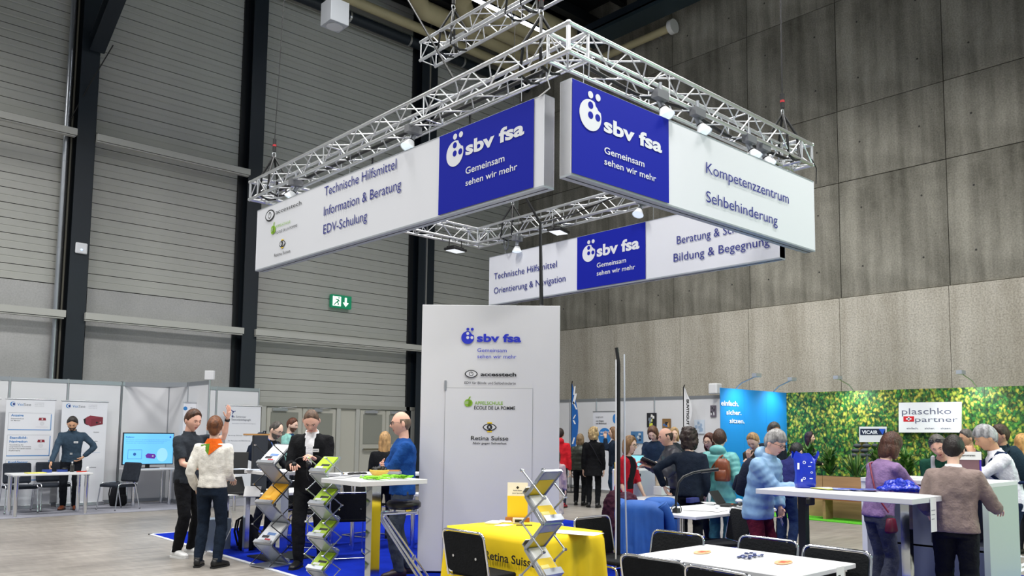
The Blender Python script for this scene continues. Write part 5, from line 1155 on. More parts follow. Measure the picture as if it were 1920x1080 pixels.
def jan(t,PL,cx_,w,h):
    U_,W_,N_=PL.U,PL.W,PL.n; O=lambda x,z: V((cx_+x,PL.p.y,z)); m=MB(); D=plain('#3a4a8c',0.6); G=plain('#5b6070',0.6)
    text_into(m,'Jan Schirmer',O(-.28,h-.27),U_,W_,N_,.34,.045,G); text_into(m,'Sexualpädagogik',O(-.28,h-.335),U_,W_,N_,.46,.045,G); text_into(m,'Sexualität trotz Beeinträchtigung',O(-.27,h-.41),U_,W_,N_,.56,.020,plain('#a9abb6',0.6))
    for s_,z,w_ in (('Beratung, Bildung + Begleitung',.68,.55),('für Menschen mit Behinderung',.80,.52),('www.janschirmer.ch',1.12,.42),('078 000 00 00',1.30,.30),('Jan Schirmer',1.62,.30)): text_into(m,s_,O(-.34,h-z),U_,W_,N_,w_,.024,G)
    m.build('lettering',t,True); m=MB()
    for x,z,r,a in ((-.25,.14,.05,.3),(-.36,.22,.05,2.2)):
        for k in range(3): b_=a+k*2.1; m.obox(O(x,h-z)+U_*.02*math.cos(b_)+W_*.02*math.sin(b_),(U_*math.cos(b_)+W_*math.sin(b_))*.04,(W_*math.cos(b_)-U_*math.sin(b_))*.008,N_*.001,D)
    m.disc(O(-.36,h-.13),U_,W_,.018,.001,plain('#9fb0d8',0.6),12); m.disc(O(-.26,h-.24),U_,W_,.022,.001,D,12); m.build('logo',t,True)
rollup('counselling roll up banner with small blue figures',423,491,761,17.72,jan)
def small_roll(t,PL,cx_,w,h):
    m=MB(); O=lambda x,z: V((cx_+x,PL.p.y,z)); m.disc(O(-.15,h-.12),PL.U,PL.W,.04,.001,SKYB,14); text_into(m,'See',O(-.05,h-.14),PL.U,PL.W,PL.n,.15,.05,GREYP); m.build('logo',t,True)
rollup('small roll up banner on the partition side wall behind the man in the polo shirt',343,381,755,16.3,small_roll)
def young(t,PL,cx_,w,h):
    m=MB(); O=lambda x,z: V((cx_+x,PL.p.y,z)); m.disc(O(.12,h-.95),PL.U,PL.W,.34,.001,plain('#2f83d0',0.6),28,.36); m.disc(O(.42,h-.3),PL.U,PL.W,.10,.001,plain('#2f83d0',0.6),20,.14); m.build('logo',t,True); m=MB(); text_into(m,'junghunde',O(-.38,h-.25),PL.U,PL.W,PL.n,.30,.05,INK); text_into(m,'von Welpe',O(-.38,h-.48),PL.U,PL.W,PL.n,.26,.04,INK,.02); text_into(m,'zum Blindenhund',O(-.38,h-.56),PL.U,PL.W,PL.n,.36,.04,INK,.02)
    text_into(m,'EINE GUTE',O(-.05,h-.92),PL.U,PL.W,PL.n,.34,.05,WP,.02); text_into(m,'NASE',O(-.02,h-1.02),PL.U,PL.W,PL.n,.2,.05,WP,.02); m.build('lettering',t,True)
# this one faces -x : built by hand
t=thing('roll_up_banner','roll up banner with blue discs against the far partition','banner',(16.2,0,0)); PLY=Plane((16.2,0,0),(-1,0,0)); a=PLY.at(1112,772); b=PLY.at(1157,772); t.location=((16.2,(a.y+b.y)/2,0)); w_=a.y-b.y; h=a.z
m=MB(); m.box((-.002,-w_/2,.08),(.002,w_/2,h),plain('#e4e6ec',0.6)); m.build('print_sheet',t); m=MB(); m.cyl((0,-w_/2,h),(0,w_/2,h),.014,ALU,8); m.build('top_bar',t); m=MB(); m.box((-.05,-w_/2,0),(.05,w_/2,.08),ALU); m.build('base_case',t)
m=MB(); m.disc(PLY.at(1134,818)+V((-.004,0,0)),PLY.U,PLY.W,.22,.002,plain('#2f83d0',0.6),28); m.disc(PLY.at(1153,785)+V((-.004,0,0)),PLY.U,PLY.W,.07,.002,plain('#2f83d0',0.6),20,.12); m.build('logo',t,True)
m=MB(); P3_=Plane((16.19,0,0),(-1,0,0)); P3_.text(m,'Junghunde',1117,783,1131,782.7,2.6,INK); P3_.text(m,'vom Welpen',1117,790.5,1132,790,2.6,INK,.02); P3_.text(m,'zum Blindenhund',1117,795,1137,794.3,2.6,INK,.02); P4_=Plane((16.185,0,0),(-1,0,0)); P4_.text(m,'EINE GUTE',1126,812,1143,811.6,3,WP,.02); P4_.text(m,'NASE',1126,818,1136,817.8,3,WP,.02); m.build('lettering',t,True)
# posters on the far partition
def poster(label,px0,py0,px1,py1,cols,x=16.83,name='poster'):
    PP=Plane((x,0,0),(-1,0,0)); a=PP.at(px0,py1); b=PP.at(px1,py0); t=thing(name,label,'poster',a); U_=PP.U; w_=(b-a).dot(U_); h_=b.z-a.z; m=MB(); m.prism([(0,0),(w_,0),(w_,h_),(0,h_)],a,U_,V((0,0,1)),.004,cols[0]); m.build('sheet',t,True)
    m=MB(); rnd=random.Random(px0)
    for i in range(9):
        x0,z0=rnd.uniform(.05,.7)*w_,rnd.uniform(.05,.7)*h_; c_=cols[1+i%(len(cols)-1)]; m.prism([(x0,z0),(x0+w_*.22,z0+h_*.03),(x0+w_*.2,z0+h_*.2),(x0+w_*.03,z0+h_*.22)],a+PP.n*(.005+i*.0004),U_,V((0,0,1)),.0005,c_)
    m.build('picture',t,True); return t
C_=lambda h: plain(h,0.5)
poster('dark photo poster with yellow vest on the far partition',1213,774,1231,801,[C_('#25262c'),C_('#d9e04a'),C_('#7d8894'),C_('#e9e9e6')])
poster('orange blue photo poster on the far partition',1242,785,1258,803,[C_('#8a6a42'),C_('#3b78c0'),C_('#d9a058'),C_('#1f2a3a')])
poster('small framed blue text poster on the far partition',1302,787,1321,813,[C_('#cfdbe8'),C_('#9db4cf')])
poster('small dark photo print right of the white sail flag',1332,760,1343,782,[C_('#6a6370'),C_('#33343c'),C_('#cfcfd4')])
poster('blue group photo board low on the far partition',1183,809,1206,831,[C_('#4d7fae'),C_('#26466a'),C_('#c9d3da')])
# sail flags
def sail(label,px,ptop,pbot,x,col,wd,words,wcol,flip=1):
    PP=Plane((x,0,0),(-1,0,0)); a=PP.at(px,pbot); b=PP.at(px,ptop); hh=b.z; t=thing('sail_flag',label,'flag',(x,a.y,0)); U_=PP.U; zb=a.z
    H_=hh-zb; prof=[(0,0)]+[(wd*(0.55+0.45*math.sin(PI*min(1,f*1.25)))*(1-f**6),H_*f) for f in (0.02,.1,.25,.4,.55,.7,.8,.88,.94,.98)]+[(0.02,H_)]
    m=MB(); m.prism([(u*flip,v) for u,v in prof],V((x,a.y,zb)),U_,V((0,0,1)),.004,col); m.build('flag_cloth',t,True)
    m=MB(); m.tube([(0,0,0.02),(0,0,zb),(0,0,zb+H_*.95),(0,-.03*flip,hh+.02)],.014,BLACK,6); m.build('pole',t); m=MB(); m.box((-.2,-.2,0),(.2,.2,.02),BLACK); m.build('foot',t)
    m=MB()
    if words: text_into(m,words,V((x-.006,a.y,zb+H_*.66))+U_*wd*.36*flip,V((0,0,-1)),U_,PP.n,H_*.62,wd*.30,wcol,.03)
    else:
        for k_,(f0,f1,o1,o2,w_) in enumerate(((.80,.93,.35,.5,.10),(.66,.82,.3,.62,.16),(.58,.70,.75,.25,.10),(.44,.50,.3,.6,.08),(.36,.42,.55,.3,.10),(.06,.16,.2,.45,.10))): m.prism([(wd*o1-w_*wd,H_*f0),(wd*o1+w_*wd,H_*f0),(wd*o2+w_*wd,H_*f1),(wd*o2-w_*wd,H_*f1)],V((x-.006,a.y,zb)),U_,V((0,0,1)),.001,wcol)
    m.build('lettering',t,True)
sail('blue sail flag with white wavy print behind the red jacket',1071,716,840,15.6,C_('#1f66b8'),.26,'',WP)
sail('white sail flag with black lettering at the far partition',1282,723,800,16.4,C_('#e6e7ea'),.25,'BUVITIGUT',INK)
for px_,py_,lab in ((1341,729,'small white box lamp on top of the far partition left of the blue stand'),):
    p=atx(px_,py_,16.7); t=thing('box_lamp',lab,'lamp',p); m=MB(); m.box((-.12,-.12,-.13),(.12,.12,.13),WHITE); m.build('casing',t,bevel=.03)
# ---- tall pole with edge-on flag in front
g_=gp(1160,7.3); t=thing('flag_pole','tall slim black and white edge on flag pole right of the yellow table','flag',(g_.x,g_.y,0.01)); zt=(815-657)/(FP/7.3)+1.57
m=MB(); dv=V((g_.x,g_.y,0)).normalized(); sv=V((dv.y,-dv.x,0)); 
m.tube([(0,0,0),(0,0,zt-.15),tuple(-sv*.02+V((0,0,zt)))],.016,BLACK,8); m.build('pole',t)
m=MB(); m.obox(V((0,0,zt/2-.05))-sv*.024,sv*.006,V((0,0,zt/2-.08)),dv*.25,plain('#d8dade',0.5)); m.obox(V((0,0,1.20))-sv*.032,sv*.003,V((0,0,.09)),dv*.2,YEL); m.build('flag_cloth',t)
m=MB(); m.tube([tuple(sv*.05+V((0,0,zt-.06))),tuple(sv*.055+V((0,0,1.2))),tuple(sv*.085+V((0,0,0)))],.008,plain('#c9ccd2',0.4),6); m.build('thin_rod',t)
m=MB(); m.obox(V((0,0,.01)),sv*.18,dv*.18,V((0,0,.01)),BLACK); m.build('foot',t)
# ---- yellow table
YC=mat('yellow_cloth','#f2cf05',0.75,var=0.05,scale=3,bump=0.15,bscale=6)
x0,x1,y0,y1,zt=4.335,5.135,4.49,5.57,0.76
t=thing('cloth_table','table under a floor length yellow cloth lettered in black','table',((x0+x1)/2,(y0+y1)/2,0.01)); 
m=MB(); m.box((x0+.03,y0+.03,zt-.035),(x1-.03,y1-.03,zt-.006),WHITE); m.build('tabletop',t,True)
for lx in(x0+.1,x1-.1):
    for ly in(y0+.1,y1-.1): m=MB(); m.cyl((lx,ly,.01),(lx,ly,zt-.03),.02,CHROME,8); m.build('leg',t,True)
m=MB(); per=[]; 
def side(a,b,n,nn):
    for i in range(n):
        s_=i/n; p=V(a).lerp(V(b),s_); per.append((p,V(nn),s_))
side((x0,y1,0),(x0,y0,0),46,(-1,0,0)); side((x0,y0,0),(x1,y0,0),36,(0,-1,0)); side((x1,y0,0),(x1,y1,0),46,(1,0,0)); side((x1,y1,0),(x0,y1,0),36,(0,1,0))
N_=len(per); vs=[]; nz_=12
for j in range(nz_+1):
    f=j/nz_
    for i,(p,n_,s_) in enumerate(per):
        amp=.018*f if n_.x<0 else .04*f; wv=math.sin(s_*(9 if n_.x<0 else 26)+1.3)*amp*(0.4+.6*math.sin(s_*PI)); corner=.07*f*math.exp(-((min(s_,1-s_))/.08)**2)
        r_=.012 if j==0 else 0
        vs.append(p+n_*(wv+abs(amp)*.6+corner-r_)+V((0,0,zt-f*(zt-.03)-(0.008 if j==1 else 0)*0)))
vs.append(V(((x0+x1)/2,(y0+y1)/2,zt+.002))); top=len(vs)-1
fs=[(j*N_+i,(j+1)*N_+i,(j+1)*N_+(i+1)%N_,j*N_+(i+1)%N_) for j in range(nz_) for i in range(N_)]+[(top,i,(i+1)%N_) for i in range(N_)]
m.add(vs,fs,YC,True); tc_=m.build('tablecloth',t,True)
PY=Plane((x0-.034,0,0),(-1,0,0)); m=MB(); PY.text(m,'Retina Suisse',909,1047,1005,1067,16,INK,.02); m.build('lettering',t,True)
m=MB(); PY.quad(m,[(838,1071),(862,1071),(862,1040),(838,1040)],WP,.001,.002); m.disc(PY.at(850,1058)+V((-.002,0,0)),PY.U,PY.W,.05,.001,INK,20); m.build('logo',t,True)
# items on the yellow table
Z=zt+.004
p=atz(970,977,Z); t=thing('table_sign','upright white and yellow counter card in a wooden foot on the yellow table','sign',(p.x,p.y,Z)); fr=-V((p.x,p.y,0)).normalized(); sv2=V((fr.y*-1,fr.x,0)); 
if ray(980,970).dot(sv2)<ray(960,970).dot(sv2): sv2=-sv2
sv2=V((dv.y,-dv.x,0))
m=MB(); m.obox(V((0,0,.19)),sv2*.093,V((0,0,.155)),fr*.003,plain('#f1efe6',0.5)); m.build('card',t)
m=MB(); m.obox(V((0,0,.13))+fr*.004,sv2*.093,V((0,0,.095)),fr*.001,YEL); m.build('yellow_field',t)
m=MB(); m.obox(V((0,0,.015)),sv2*.11,V((0,0,.018)),fr*.03,mat('wood_foot','#a5651f',0.5)); m.build('wooden_foot',t)
pl=V((p.x,p.y,Z)); m=MB(); m.obox(pl+V((0,0,.30))+fr*.005,(sv2+V((0,0,1))).normalized()*.010,(sv2-V((0,0,1))).normalized()*.010,fr*.001,INK); text_into(m,'Retina Suisse',pl+V((0,0,.268))-sv2*.04+fr*.004,sv2,V((0,0,1)),fr,.08,.011,INK,.02); text_into(m,'Jetzt Spenden',pl+V((0,0,.245))-sv2*.05+fr*.004,sv2,V((0,0,1)),fr,.10,.010,INK,.01)
m.build('lettering',t,True)
def onY(px,py,z=Z): q=atz(px,py,z); return (q.x,q.y,z)
for lab,px_,py_,w_,d_,rz_,h_ in (('stack of white leaflets at the left of the yellow table',928,980,.20,.12,.5,.010),('fanned white leaflets beside the stack on the yellow table',948,978,.16,.10,.9,.006),('white folded flyer in front of the counter card',945,985,.15,.10,.2,.003),('large white sheet at the right of the yellow table',1078,999,.42,.21,1.9,.002)): sheet(lab,onY(px_,py_),w_,d_,rz_,h=h_)
m=MB(); m.cyl((-.07,0,.006),(.07,0,.006),.005,BLACK,8); o=m.build('pen'); o.location=onY(983,986); o.rotation_euler=(0,0,-.7); tag(o,'black pen on the yellow table','pen')
m=MB(); m.box((-.05,-.03,0),(.05,.03,.045),plain('#d9d9d6',0.3)); m.box((-.03,-.031,.01),(.03,-.03,.035),INK); o=m.build('card_box'); o.location=onY(972,981); o.rotation_euler=(0,0,-.8); tag(o,'small clear card box before the counter card','box')
# ---- zigzag brochure stands
def frz(p,a): # heading that turns the local -Y side a degrees to the image right of the viewer
    dh=V((p[0],p[1],0)).normalized(); rv=V((dh.y,-dh.x,0)); f=-dh*math.cos(a*D2R)+rv*math.sin(a*D2R); return math.atan2(f.y,f.x)+PI/2
def zstand(label,loc,rz,st,mats_,n=6,w=0.24,dep=0.24,par=0,bar=ALUP,name='brochure_stand'):
    """folding zig-zag literature rack: trays lean alternately, scissor bars cross at both sides"""
    t=thing(name,label,'rack',loc,rz); TR=mat('tray_metal','#b9bec5',0.3,0.85); TP=mat('tray_acrylic','#b4bac2',0.3,0.4)
    m=MB(); m.box((-w/2-.03,-dep/2-.04,0),(w/2+.03,dep/2+.06,.012),TR); m.build('base_plate',t)
    for i in range(n):
        z0=i*st; s=1 if (n-1-i)%2==par else -1
        a=V((0,-s*dep*.5,z0+.02)); b=V((0,s*dep*.5,z0+st+.02)); d=(b-a); nrm=V((0,-d.z,d.y)).normalized()*s; nd=d.normalized(); L=d.length/2; u=V((1,0,0)); tr=MB()
        tr.obox((a+b)/2,u*w/2,d/2,nrm*.003,TP)
        for sx_ in(-1,1): tr.obox((a+b)/2+u*sx_*w/2,u*.006,d/2,nrm*.010,TR)
        tr.obox(b,u*w/2,nd*.006,nrm*.008,TR)
        tr.obox(a+nrm*.018,u*w/2,nrm*.02,nd*.003,TR); tr.obox(a+nrm*.037+nd*.02,u*w/2,nd*.022,nrm*.002,TR)
        o=tr.build('tray',t); mm_=mats_.get(n-1-i)
        if mm_:
            base,pic=mm_; c_=a+nrm*.013+nd*L*.96; mm=MB(); mm.obox(c_,u*(w/2-.012),nd*(L*.92),nrm*.007,base); mm.obox(c_+nrm*.008-nd*L*.34,u*(w/2-.014),nd*(L*.52),nrm*.0008,pic[0]); k=0
            for q in pic[1:]: mm.obox(c_+nrm*(.0095+.0005*k)+nd*L*(-.62+.26*k)+u*(.03*(-1)**k),u*(w*.16+.01*k),nd*(L*.11),nrm*.0005,q); k+=1
            mm.build('brochure',o)
    for sx_ in(-1,1):
        for i in range(n):
            z0=i*st+.02; x=sx_*(w/2+.016); s=1 if (n-1-i)%2==par else -1; m=MB(); m.cyl((x,s*dep*.62,z0),(x,-s*dep*.62,z0+st),.006,bar,6); m.build('scissor_bar',t)
            m=MB(); m.cyl((x-.012,-s*dep*.62,z0+st),(x+.012,-s*dep*.62,z0+st),.009,CHROME,8); m.cyl((x-.012,0,z0+st/2),(x+.012,0,z0+st/2),.008,CHROME,8); m.build('pivot',t)
    return t
RD=C_('#b03038'); MAG=(PAPER,(C_('#dfe3ea'),RD,C_('#2a2c34'),C_('#6a8ac0'))); YF=(C_('#f2b21a'),(C_('#f2b21a'),C_('#e08f12'),C_('#f6c64a')))
q=gp(517,9.4); zstand('zigzag brochure stand with magazines and yellow folders, left of the man in the suit',(q.x,q.y,.012),frz(q,-48),.225,{0:MAG,2:YF,3:(YEL,(YEL,PAPER)),4:MAG},6,.28,.26,0,BLACK)
GRB=C_('#a8cc26'); GB=(GRB,(GRB,INK,PAPER,INK))
q=gp(612,8.1); zstand('zigzag brochure stand with lime green brochures, right of the man in the suit',(q.x,q.y,.012),frz(q,-46),.157,{0:GB,2:GB,4:GB,6:GB},8,.22,.19,0)
YB=(PAPER,(YEL,INK,C_('#f6e88a'))); YT=(C_('#b9bdbf'),(C_('#d6b91c'),))
q=gp(1020,5.1); SC_=zstand('zigzag brochure stand with yellow leaflets standing before the yellow table',(q.x,q.y,.012),frz(q,46),.162,{0:YT,1:YB,2:YT,3:YB,5:YB,7:YB},8,.16,.155,1)
for i_ in (7,5,3,1):
    z0=i_*.162; s_=-1; a=V((0,.0775,z0+.02)); b=V((0,-.0775,z0+.182)); d=b-a; nn=V((0,-d.z,d.y)).normalized(); mm=MB(); mm.obox(a+d*.36+nn*(.0045 if nn.z<0 else -.0045),V((.066,0,0)),d*.30,nn*.0008,C_('#d8bd1e')); mm.build('leaflet_front',SC_)
# ---- items on the high table by the man in blue
Z=1.104
p=atz(711,893,Z); t=thing('bowl','yellow bowl filled with black lanyards on the square high table','bowl',p); m=MB(); m.lathe([(.03,0),(.07,.012),(.095,.045),(.10,.065),(.092,.065),(.085,.045),(.03,.02)],(0,0,0),plain('#e2b94e',0.4),24); m.build('bowl_shell',t)
blob('lanyards','tangle of black lanyards in the yellow bowl','lanyard',(p.x,p.y,p.z+.055),[((.03,0,.01),(.06,.05,.025)),((-.04,.01,.01),(.04,.05,.03)),((0,-.02,.02),(.05,.03,.03))],BLACK,.006,.02,.035)
def strips(name,label,p,n,mt,R_=.16):
    m=MB(); rnd=random.Random(len(label))
    for i in range(n):
        a0=rnd.uniform(0,6.28); c_=V((rnd.uniform(-R_*.5,R_*.5),rnd.uniform(-.04,.04),0)); pts=[c_+V((rnd.uniform(-.05,.05)+j*.025-.06,rnd.uniform(-.03,.03),.006+rnd.uniform(0,.025))) for j in range(6)]
        m.tube(pts,.007,mt,5)
    o=m.build(name); o.location=p; o.rotation_euler=(0,0,-.9); return tag(o,label,'lanyard',kind='stuff')
strips('lanyard_heap','lime green lanyards heaped beside the yellow bowl',atz(700,899,Z),14,C_('#8fdc2a'))
strips('lanyard_heap','lime green lanyards heaped before the wooden box',atz(742,897,Z),18,C_('#8fdc2a'))
p=atz(732,889,Z); t=thing('gift_box','flat grey box with a light wooden lid on the square high table','box',p,-.8); m=MB(); m.box((-.11,-.06,0),(.11,.06,.03),plain('#b9bcc2',0.4)); m.build('case',t,bevel=.004); m=MB(); m.box((-.10,-.05,.03),(.10,.05,.045),plain('#c58a55',0.5)); m.build('lid',t,bevel=.004)
sheet('white sheets at the left corner of the square high table',atz(640,895,Z),.2,.14,.3)
t=thing('thermos','stainless steel flask standing at the foot of the square high table','flask',(gp(693,6.85).x,gp(693,6.85).y,.012)); m=MB(); m.lathe([(.05,0),(.052,.22),(.045,.25),(.038,.255),(.038,.32),(.02,.33)],(0,0,0),GALV,22); m.build('flask_body',t); m=MB(); m.box((-.055,-.02,.12),(.055,.02,.15),plain('#b4272c',0.5)); m.build('label',t)
# ---- items on the left high table / desks
Z=1.064
for lab,px_,py_,rz_ in (('loose brochures at the left edge of the left high table',447,880,.3),('open magazine in the middle of the left high table',475,881,1.0),('blue leaflet on the left high table',503,881,.4)): sheet(lab,atz(px_,py_,Z),.24,.17,rz_,plain('#cdd3dd',0.5) if 'blue' not in lab else plain('#5c86c9',0.5),h=.006,extra=[(-.8,-.7,.2,.5,plain('#93a1b4',0.5))])
p=atd(486,872,10.6); t=thing('monitor_magnifier','upright black reading device with a wooden top edge on the high table','device',(p.x,p.y,.742)); 
B1('column',(-.10,-.03,.02),(.10,.03,.74),mat('slate_plastic','#2c3138',0.5),t,bevel=.01); B1('top_edge',(-.22,-.03,.74),(.12,.03,.76),plain('#b98a4e',0.5),t); B1('foot',(-.14,-.1,.0),(.14,.1,.02),BLACK,t)
p=atd(436,880,11.0); t=thing('monitor','black tilted monitor behind the woman in the cream sweater','monitor',(p.x,p.y,.76),-.6); m=MB(); m.box((-.2,-.012,-.15),(.2,.012,.15),BLACK); o=m.build('screen',t,bevel=.006); o.location=(0,0,.34); o.rotation_euler=(-.25,0,0); B1('stand',(-.025,-.02,0),(.025,.02,.3),BLACK,t); B1('foot',(-.13,-.09,0),(.13,.09,.012),BLACK,t)
Z=.745
p=atz(472,922,Z+.06); t=thing('tablet','white tablet leaning on the low desk','device',(p.x,p.y,Z)); m=MB(); m.box((-.10,-.005,0),(.10,.005,.14),WHITE); o=m.build('screen',t,bevel=.004); o.rotation_euler=(-.5,0,-.7)
p=atz(455,926,Z); t=thing('laptop','open black laptop lying flat on the low desk','laptop',(p.x,p.y,Z),.4); B1('base',(-.17,-.11,0),(.17,.11,.018),BLACK,t,bevel=.004); m=MB(); m.box((-.17,0,0),(.17,.008,.2),BLACK); o=m.build('lid',t); o.location=(0,.11,.018); o.rotation_euler=(-.35,0,0)
sheet('white papers on the low desk',atz(430,928,Z),.26,.2,.2)
backpack('dark backpack under the low desk',tuple(gp(470,10.6)+V((0,0,.01))),1.0,fabric('#17181c','bag_black2'))
B1('storage_bin',(0,0,.01),(.35,.25,.40),plain('#7f8d9c',0.5)).location=(gp(391,10.4).x,gp(391,10.4).y,0); tag(bpy.data.objects['storage_bin'],'grey blue bin under the low desk','bin')
m=MB(); p=atd(414,880,9.9); m.tube([atd(412,945,9.95),atd(408,985,9.9),atd(420,1020,9.95),atd(436,985,9.9),atd(430,945,9.95)],.005,WHITE,5); tag(m.build('charging_cable'),'white charging cable looping under the low desk','cable')
m=MB(); m.tube([atd(662,925,10.4),atd(668,950,10.3),atd(690,958,10.3),atd(695,935,10.4)],.006,BLACK,5); tag(m.build('power_cable'),'black cable loop under the desk beside the mirrored leg','cable')
m=MB(); q=gp(672,10.75); 
for i in range(5): m.ell((q.x+i*.05-.1,q.y+(i%2)*.03,.99),(.05,.04,.02),BLACK,8,5)
tag(m.build('headset'),'black headset and cables lying on the desk behind the high table','device')
# ---- middle table devices
Z=.745
t=thing('video_magnifier','black foldable video magnifier with tilted screen on the clamp lamp table','device',atz(1362,948,Z),.2)
B1('base',(-.14,-.09,0),(.14,.09,.02),BLACK,t,bevel=.004); m=MB(); m.box((-.13,-.006,0),(.13,.006,.17),BLACK); o=m.build('screen',t,bevel=.004); o.location=(0,.06,.02); o.rotation_euler=(-.6,0,0); B1('orange_key',(-.02,-.08,.02),(.02,-.06,.024),plain('#e0632a',0.5),t)
for i,(px_,py_) in enumerate(((1294,943),(1302,942),(1310,941))): B1('magnifier_box',(-.045,-.03,0),(.045,.03,.06),plain('#2a3170',0.5),bevel=.006).location=atz(px_,py_,Z)
for i,o in enumerate([x for x in bpy.data.objects if x.name.startswith('magnifier_box')]): tag(o,['left','middle','right'][i]+' one of three dark blue magnifier boxes in a row','box','dark blue magnifier boxes')
for lab,px_,py_,w_,d_,rz_ in (('white form with blue pen stroke on the clamp lamp table',1300,955,.28,.2,.5),('white sheet under the video magnifier',1340,957,.30,.2,.2),('red edged brochure on the clamp lamp table',1330,943,.25,.15,.9)): sheet(lab,atz(px_,py_,Z),w_,d_,rz_,h=.003)
for lab,px_,py_,s_,c_ in (('silver hand magnifier standing on the clamp lamp table',1330,942,(.025,.02,.06),'#9ea4ac'),('white rounded camera mouse by the video magnifier',1385,944,(.05,.04,.03),'#d8dade'),('dark eyepieces lying by the right table corner',1388,949,(.05,.03,.025),'#2a2c30'),('white reading lens on the clamp lamp table',1344,953,(.04,.03,.02),'#e2e4e6'),('black gloves lying at the right end of the clamp lamp table',1405,950,(.06,.03,.02),'#17181a')):
    q=atz(px_,py_,Z); o=blob('optical_aid',lab,'device',(q.x,q.y,Z+s_[2]),[((0,0,0),s_),((s_[0]*.8,0,s_[2]*.1),(s_[0]*.5,s_[1]*.7,s_[2]*.7))],mat('aid_'+c_[1:],c_,0.35),.008,.05,.004)
# clamp lamp
b_=atz(1268,960,.75); t=thing('clamp_lamp','black flexible clamp lamp arching from the table edge','lamp',b_); dd=b_; P_=lambda px_,py_,d_: atd(px_,py_,d_)-V(b_); D0=(RW@(V(b_)-CAM)).z
m=MB(); m.tube([P_(1267,960,D0),P_(1268,930,D0),P_(1272,905,D0+.02),P_(1281,894,D0+.05),P_(1300,886,D0+.1),P_(1316,883,D0+.15)],.013,BLACK,8); m.build('gooseneck',t)
m=MB(); m.tube([P_(1314,884,D0+.15),P_(1346,880,D0+.22)],.02,BLACK,8); m.build('lamp_head',t); m=MB(); m.box((-.03,-.03,-.07),(.03,.03,.04),BLACK); m.build('clamp',t)
m=MB(); m.tube([P_(1266,950,D0-.03),P_(1254,958,D0-.05),P_(1257,985,D0-.05),P_(1262,995,D0-.05)],.006,plain('#d8d8d8',0.5),5); m.tube([V((.09*math.cos(a),0.0,.02+.06*math.sin(a))) for a in (i*PI/8 for i in range(16))],.005,BLACK,5,closed=True); m.build('cord',t)
blob('handbag','black handbag on the carpet under the clamp lamp table','bag',(gp(1308,9.0).x,gp(1308,9.0).y,.01),[((0,0,.13),(.17,.1,.13)),((0,0,.2),(.12,.07,.08))],fabric('#121316','bag_black3'))
# back table: reading machine with screen
q=gp(1188,11.75); t=thing('reading_machine','white reading machine with turquoise tilted screen behind the woman in red','device',(q.x,q.y,0)); B1('plinth',(-.25,-.2,0),(.25,.2,1.05),plain('#e3e5e8',0.4),t,bevel=.02); m=MB(); m.box((-.16,-.01,0),(.16,.01,.2),BLACK); o=m.build('screen_frame',t,bevel=.004); o.location=(0,0,1.07); o.rotation_euler=(-.45,0,-.85)
m=MB(); m.box((-.145,-.013,.015),(.145,-.01,.185),mat('screen_teal','#5fb4c4',0.3,emit=.6)); oo=m.build('screen',o)
m=MB(); cN=V((-q.x,-q.y,0)).normalized(); m.obox(V((0,0,.98))+cN*.33,V((-cN.y,cN.x,0))*.1,V((0,0,.02)),cN*.004,INK); m.build('lettering_strip',t)
q=gp(1240,10.9); t=thing('document_camera','white document reader on the back table','device',(q.x,q.y,.745)); B1('base',(-.09,-.07,0),(.09,.07,.12),plain('#e3e5e8',0.4),t,bevel=.01); m=MB(); m.tube([(0,0,.12),(0,0,.32),(.1,-.05,.36)],.014,BLACK,6); m.build('arm',t); m=MB(); m.cyl((.06,-.05,.30),(.14,-.05,.42),.03,plain('#c4cad0',0.3,0.5),10); m.build('camera_head',t)
# ---- right high table objects
Z=1.084
BAGM=mat('blue_plastic_bag','#1230b8',0.28,var=0.08,scale=6,bump=0.4,bscale=14,coat=0.3)
p=atz(1510,914,Z); mb_=MB(); rnd=random.Random(3); ring=[]; nb_=40; levels=[(0,.085,.055),(.04,.092,.062),(.12,.088,.058),(.20,.092,.05),(.26,.105,.03),(.30,.13,.014)]
for zz,rx_,ry_ in levels:
    for i in range(nb_):
        a_=2*PI*i/nb_; c_,s_=math.cos(a_),math.sin(a_); x_=rx_*math.copysign(abs(c_)**.7,c_); y_=ry_*math.copysign(abs(s_)**.7,s_); jt=.007*math.sin(a_*7+zz*31)+.005*math.sin(a_*13-zz*57); ring.append(V((x_*(1+jt*6),y_*(1+jt*8),zz+(.03*math.sin(a_*3+1)+.015*math.sin(a_*8) if zz>.29 else 0))))
mb_.add(ring,[(j_*nb_+i,j_*nb_+(i+1)%nb_,(j_+1)*nb_+(i+1)%nb_,(j_+1)*nb_+i) for j_ in range(5) for i in range(nb_)]+[tuple(range(nb_-1,-1,-1))],BAGM,True)
bag=mb_.build('plastic_bag'); bag.location=p; bag.rotation_euler=(0,0,-.75); tag(bag,'upright bright blue plastic bag with small white prints on the high table','bag')
BP=Plane(V((p.x,p.y,0))-dh_*0.085 if False else V((p.x,p.y,0))+V((-p.x,-p.y,0)).normalized()*.078,(-p.x,-p.y,0)); m=MB()
for x_,y_,r_ in ((1508,867,.014),(1508,897,.013),(1522,886,.01)): m.disc(BP.at(x_,y_),BP.U,BP.W,r_,.001,WP,14); m.disc(BP.at(x_,y_)+BP.n*.001,BP.U,BP.W,r_*.6,.001,BAGM,12)
for a_,b_,c_,d_ in ((1495,880,1499,868),(1502,903,1505,898),(1518,898,1524,896.5),(1515,875,1521,874),(1520,868,1523,866)): BP.quad(m,[(a_,b_),(c_,b_),(c_,d_),(a_,d_)],WP,.001)
o=m.build('print'); o.parent=bag; o.matrix_parent_inverse=(Matrix.Translation(bag.location)@bag.rotation_euler.to_matrix().to_4x4()).inverted()
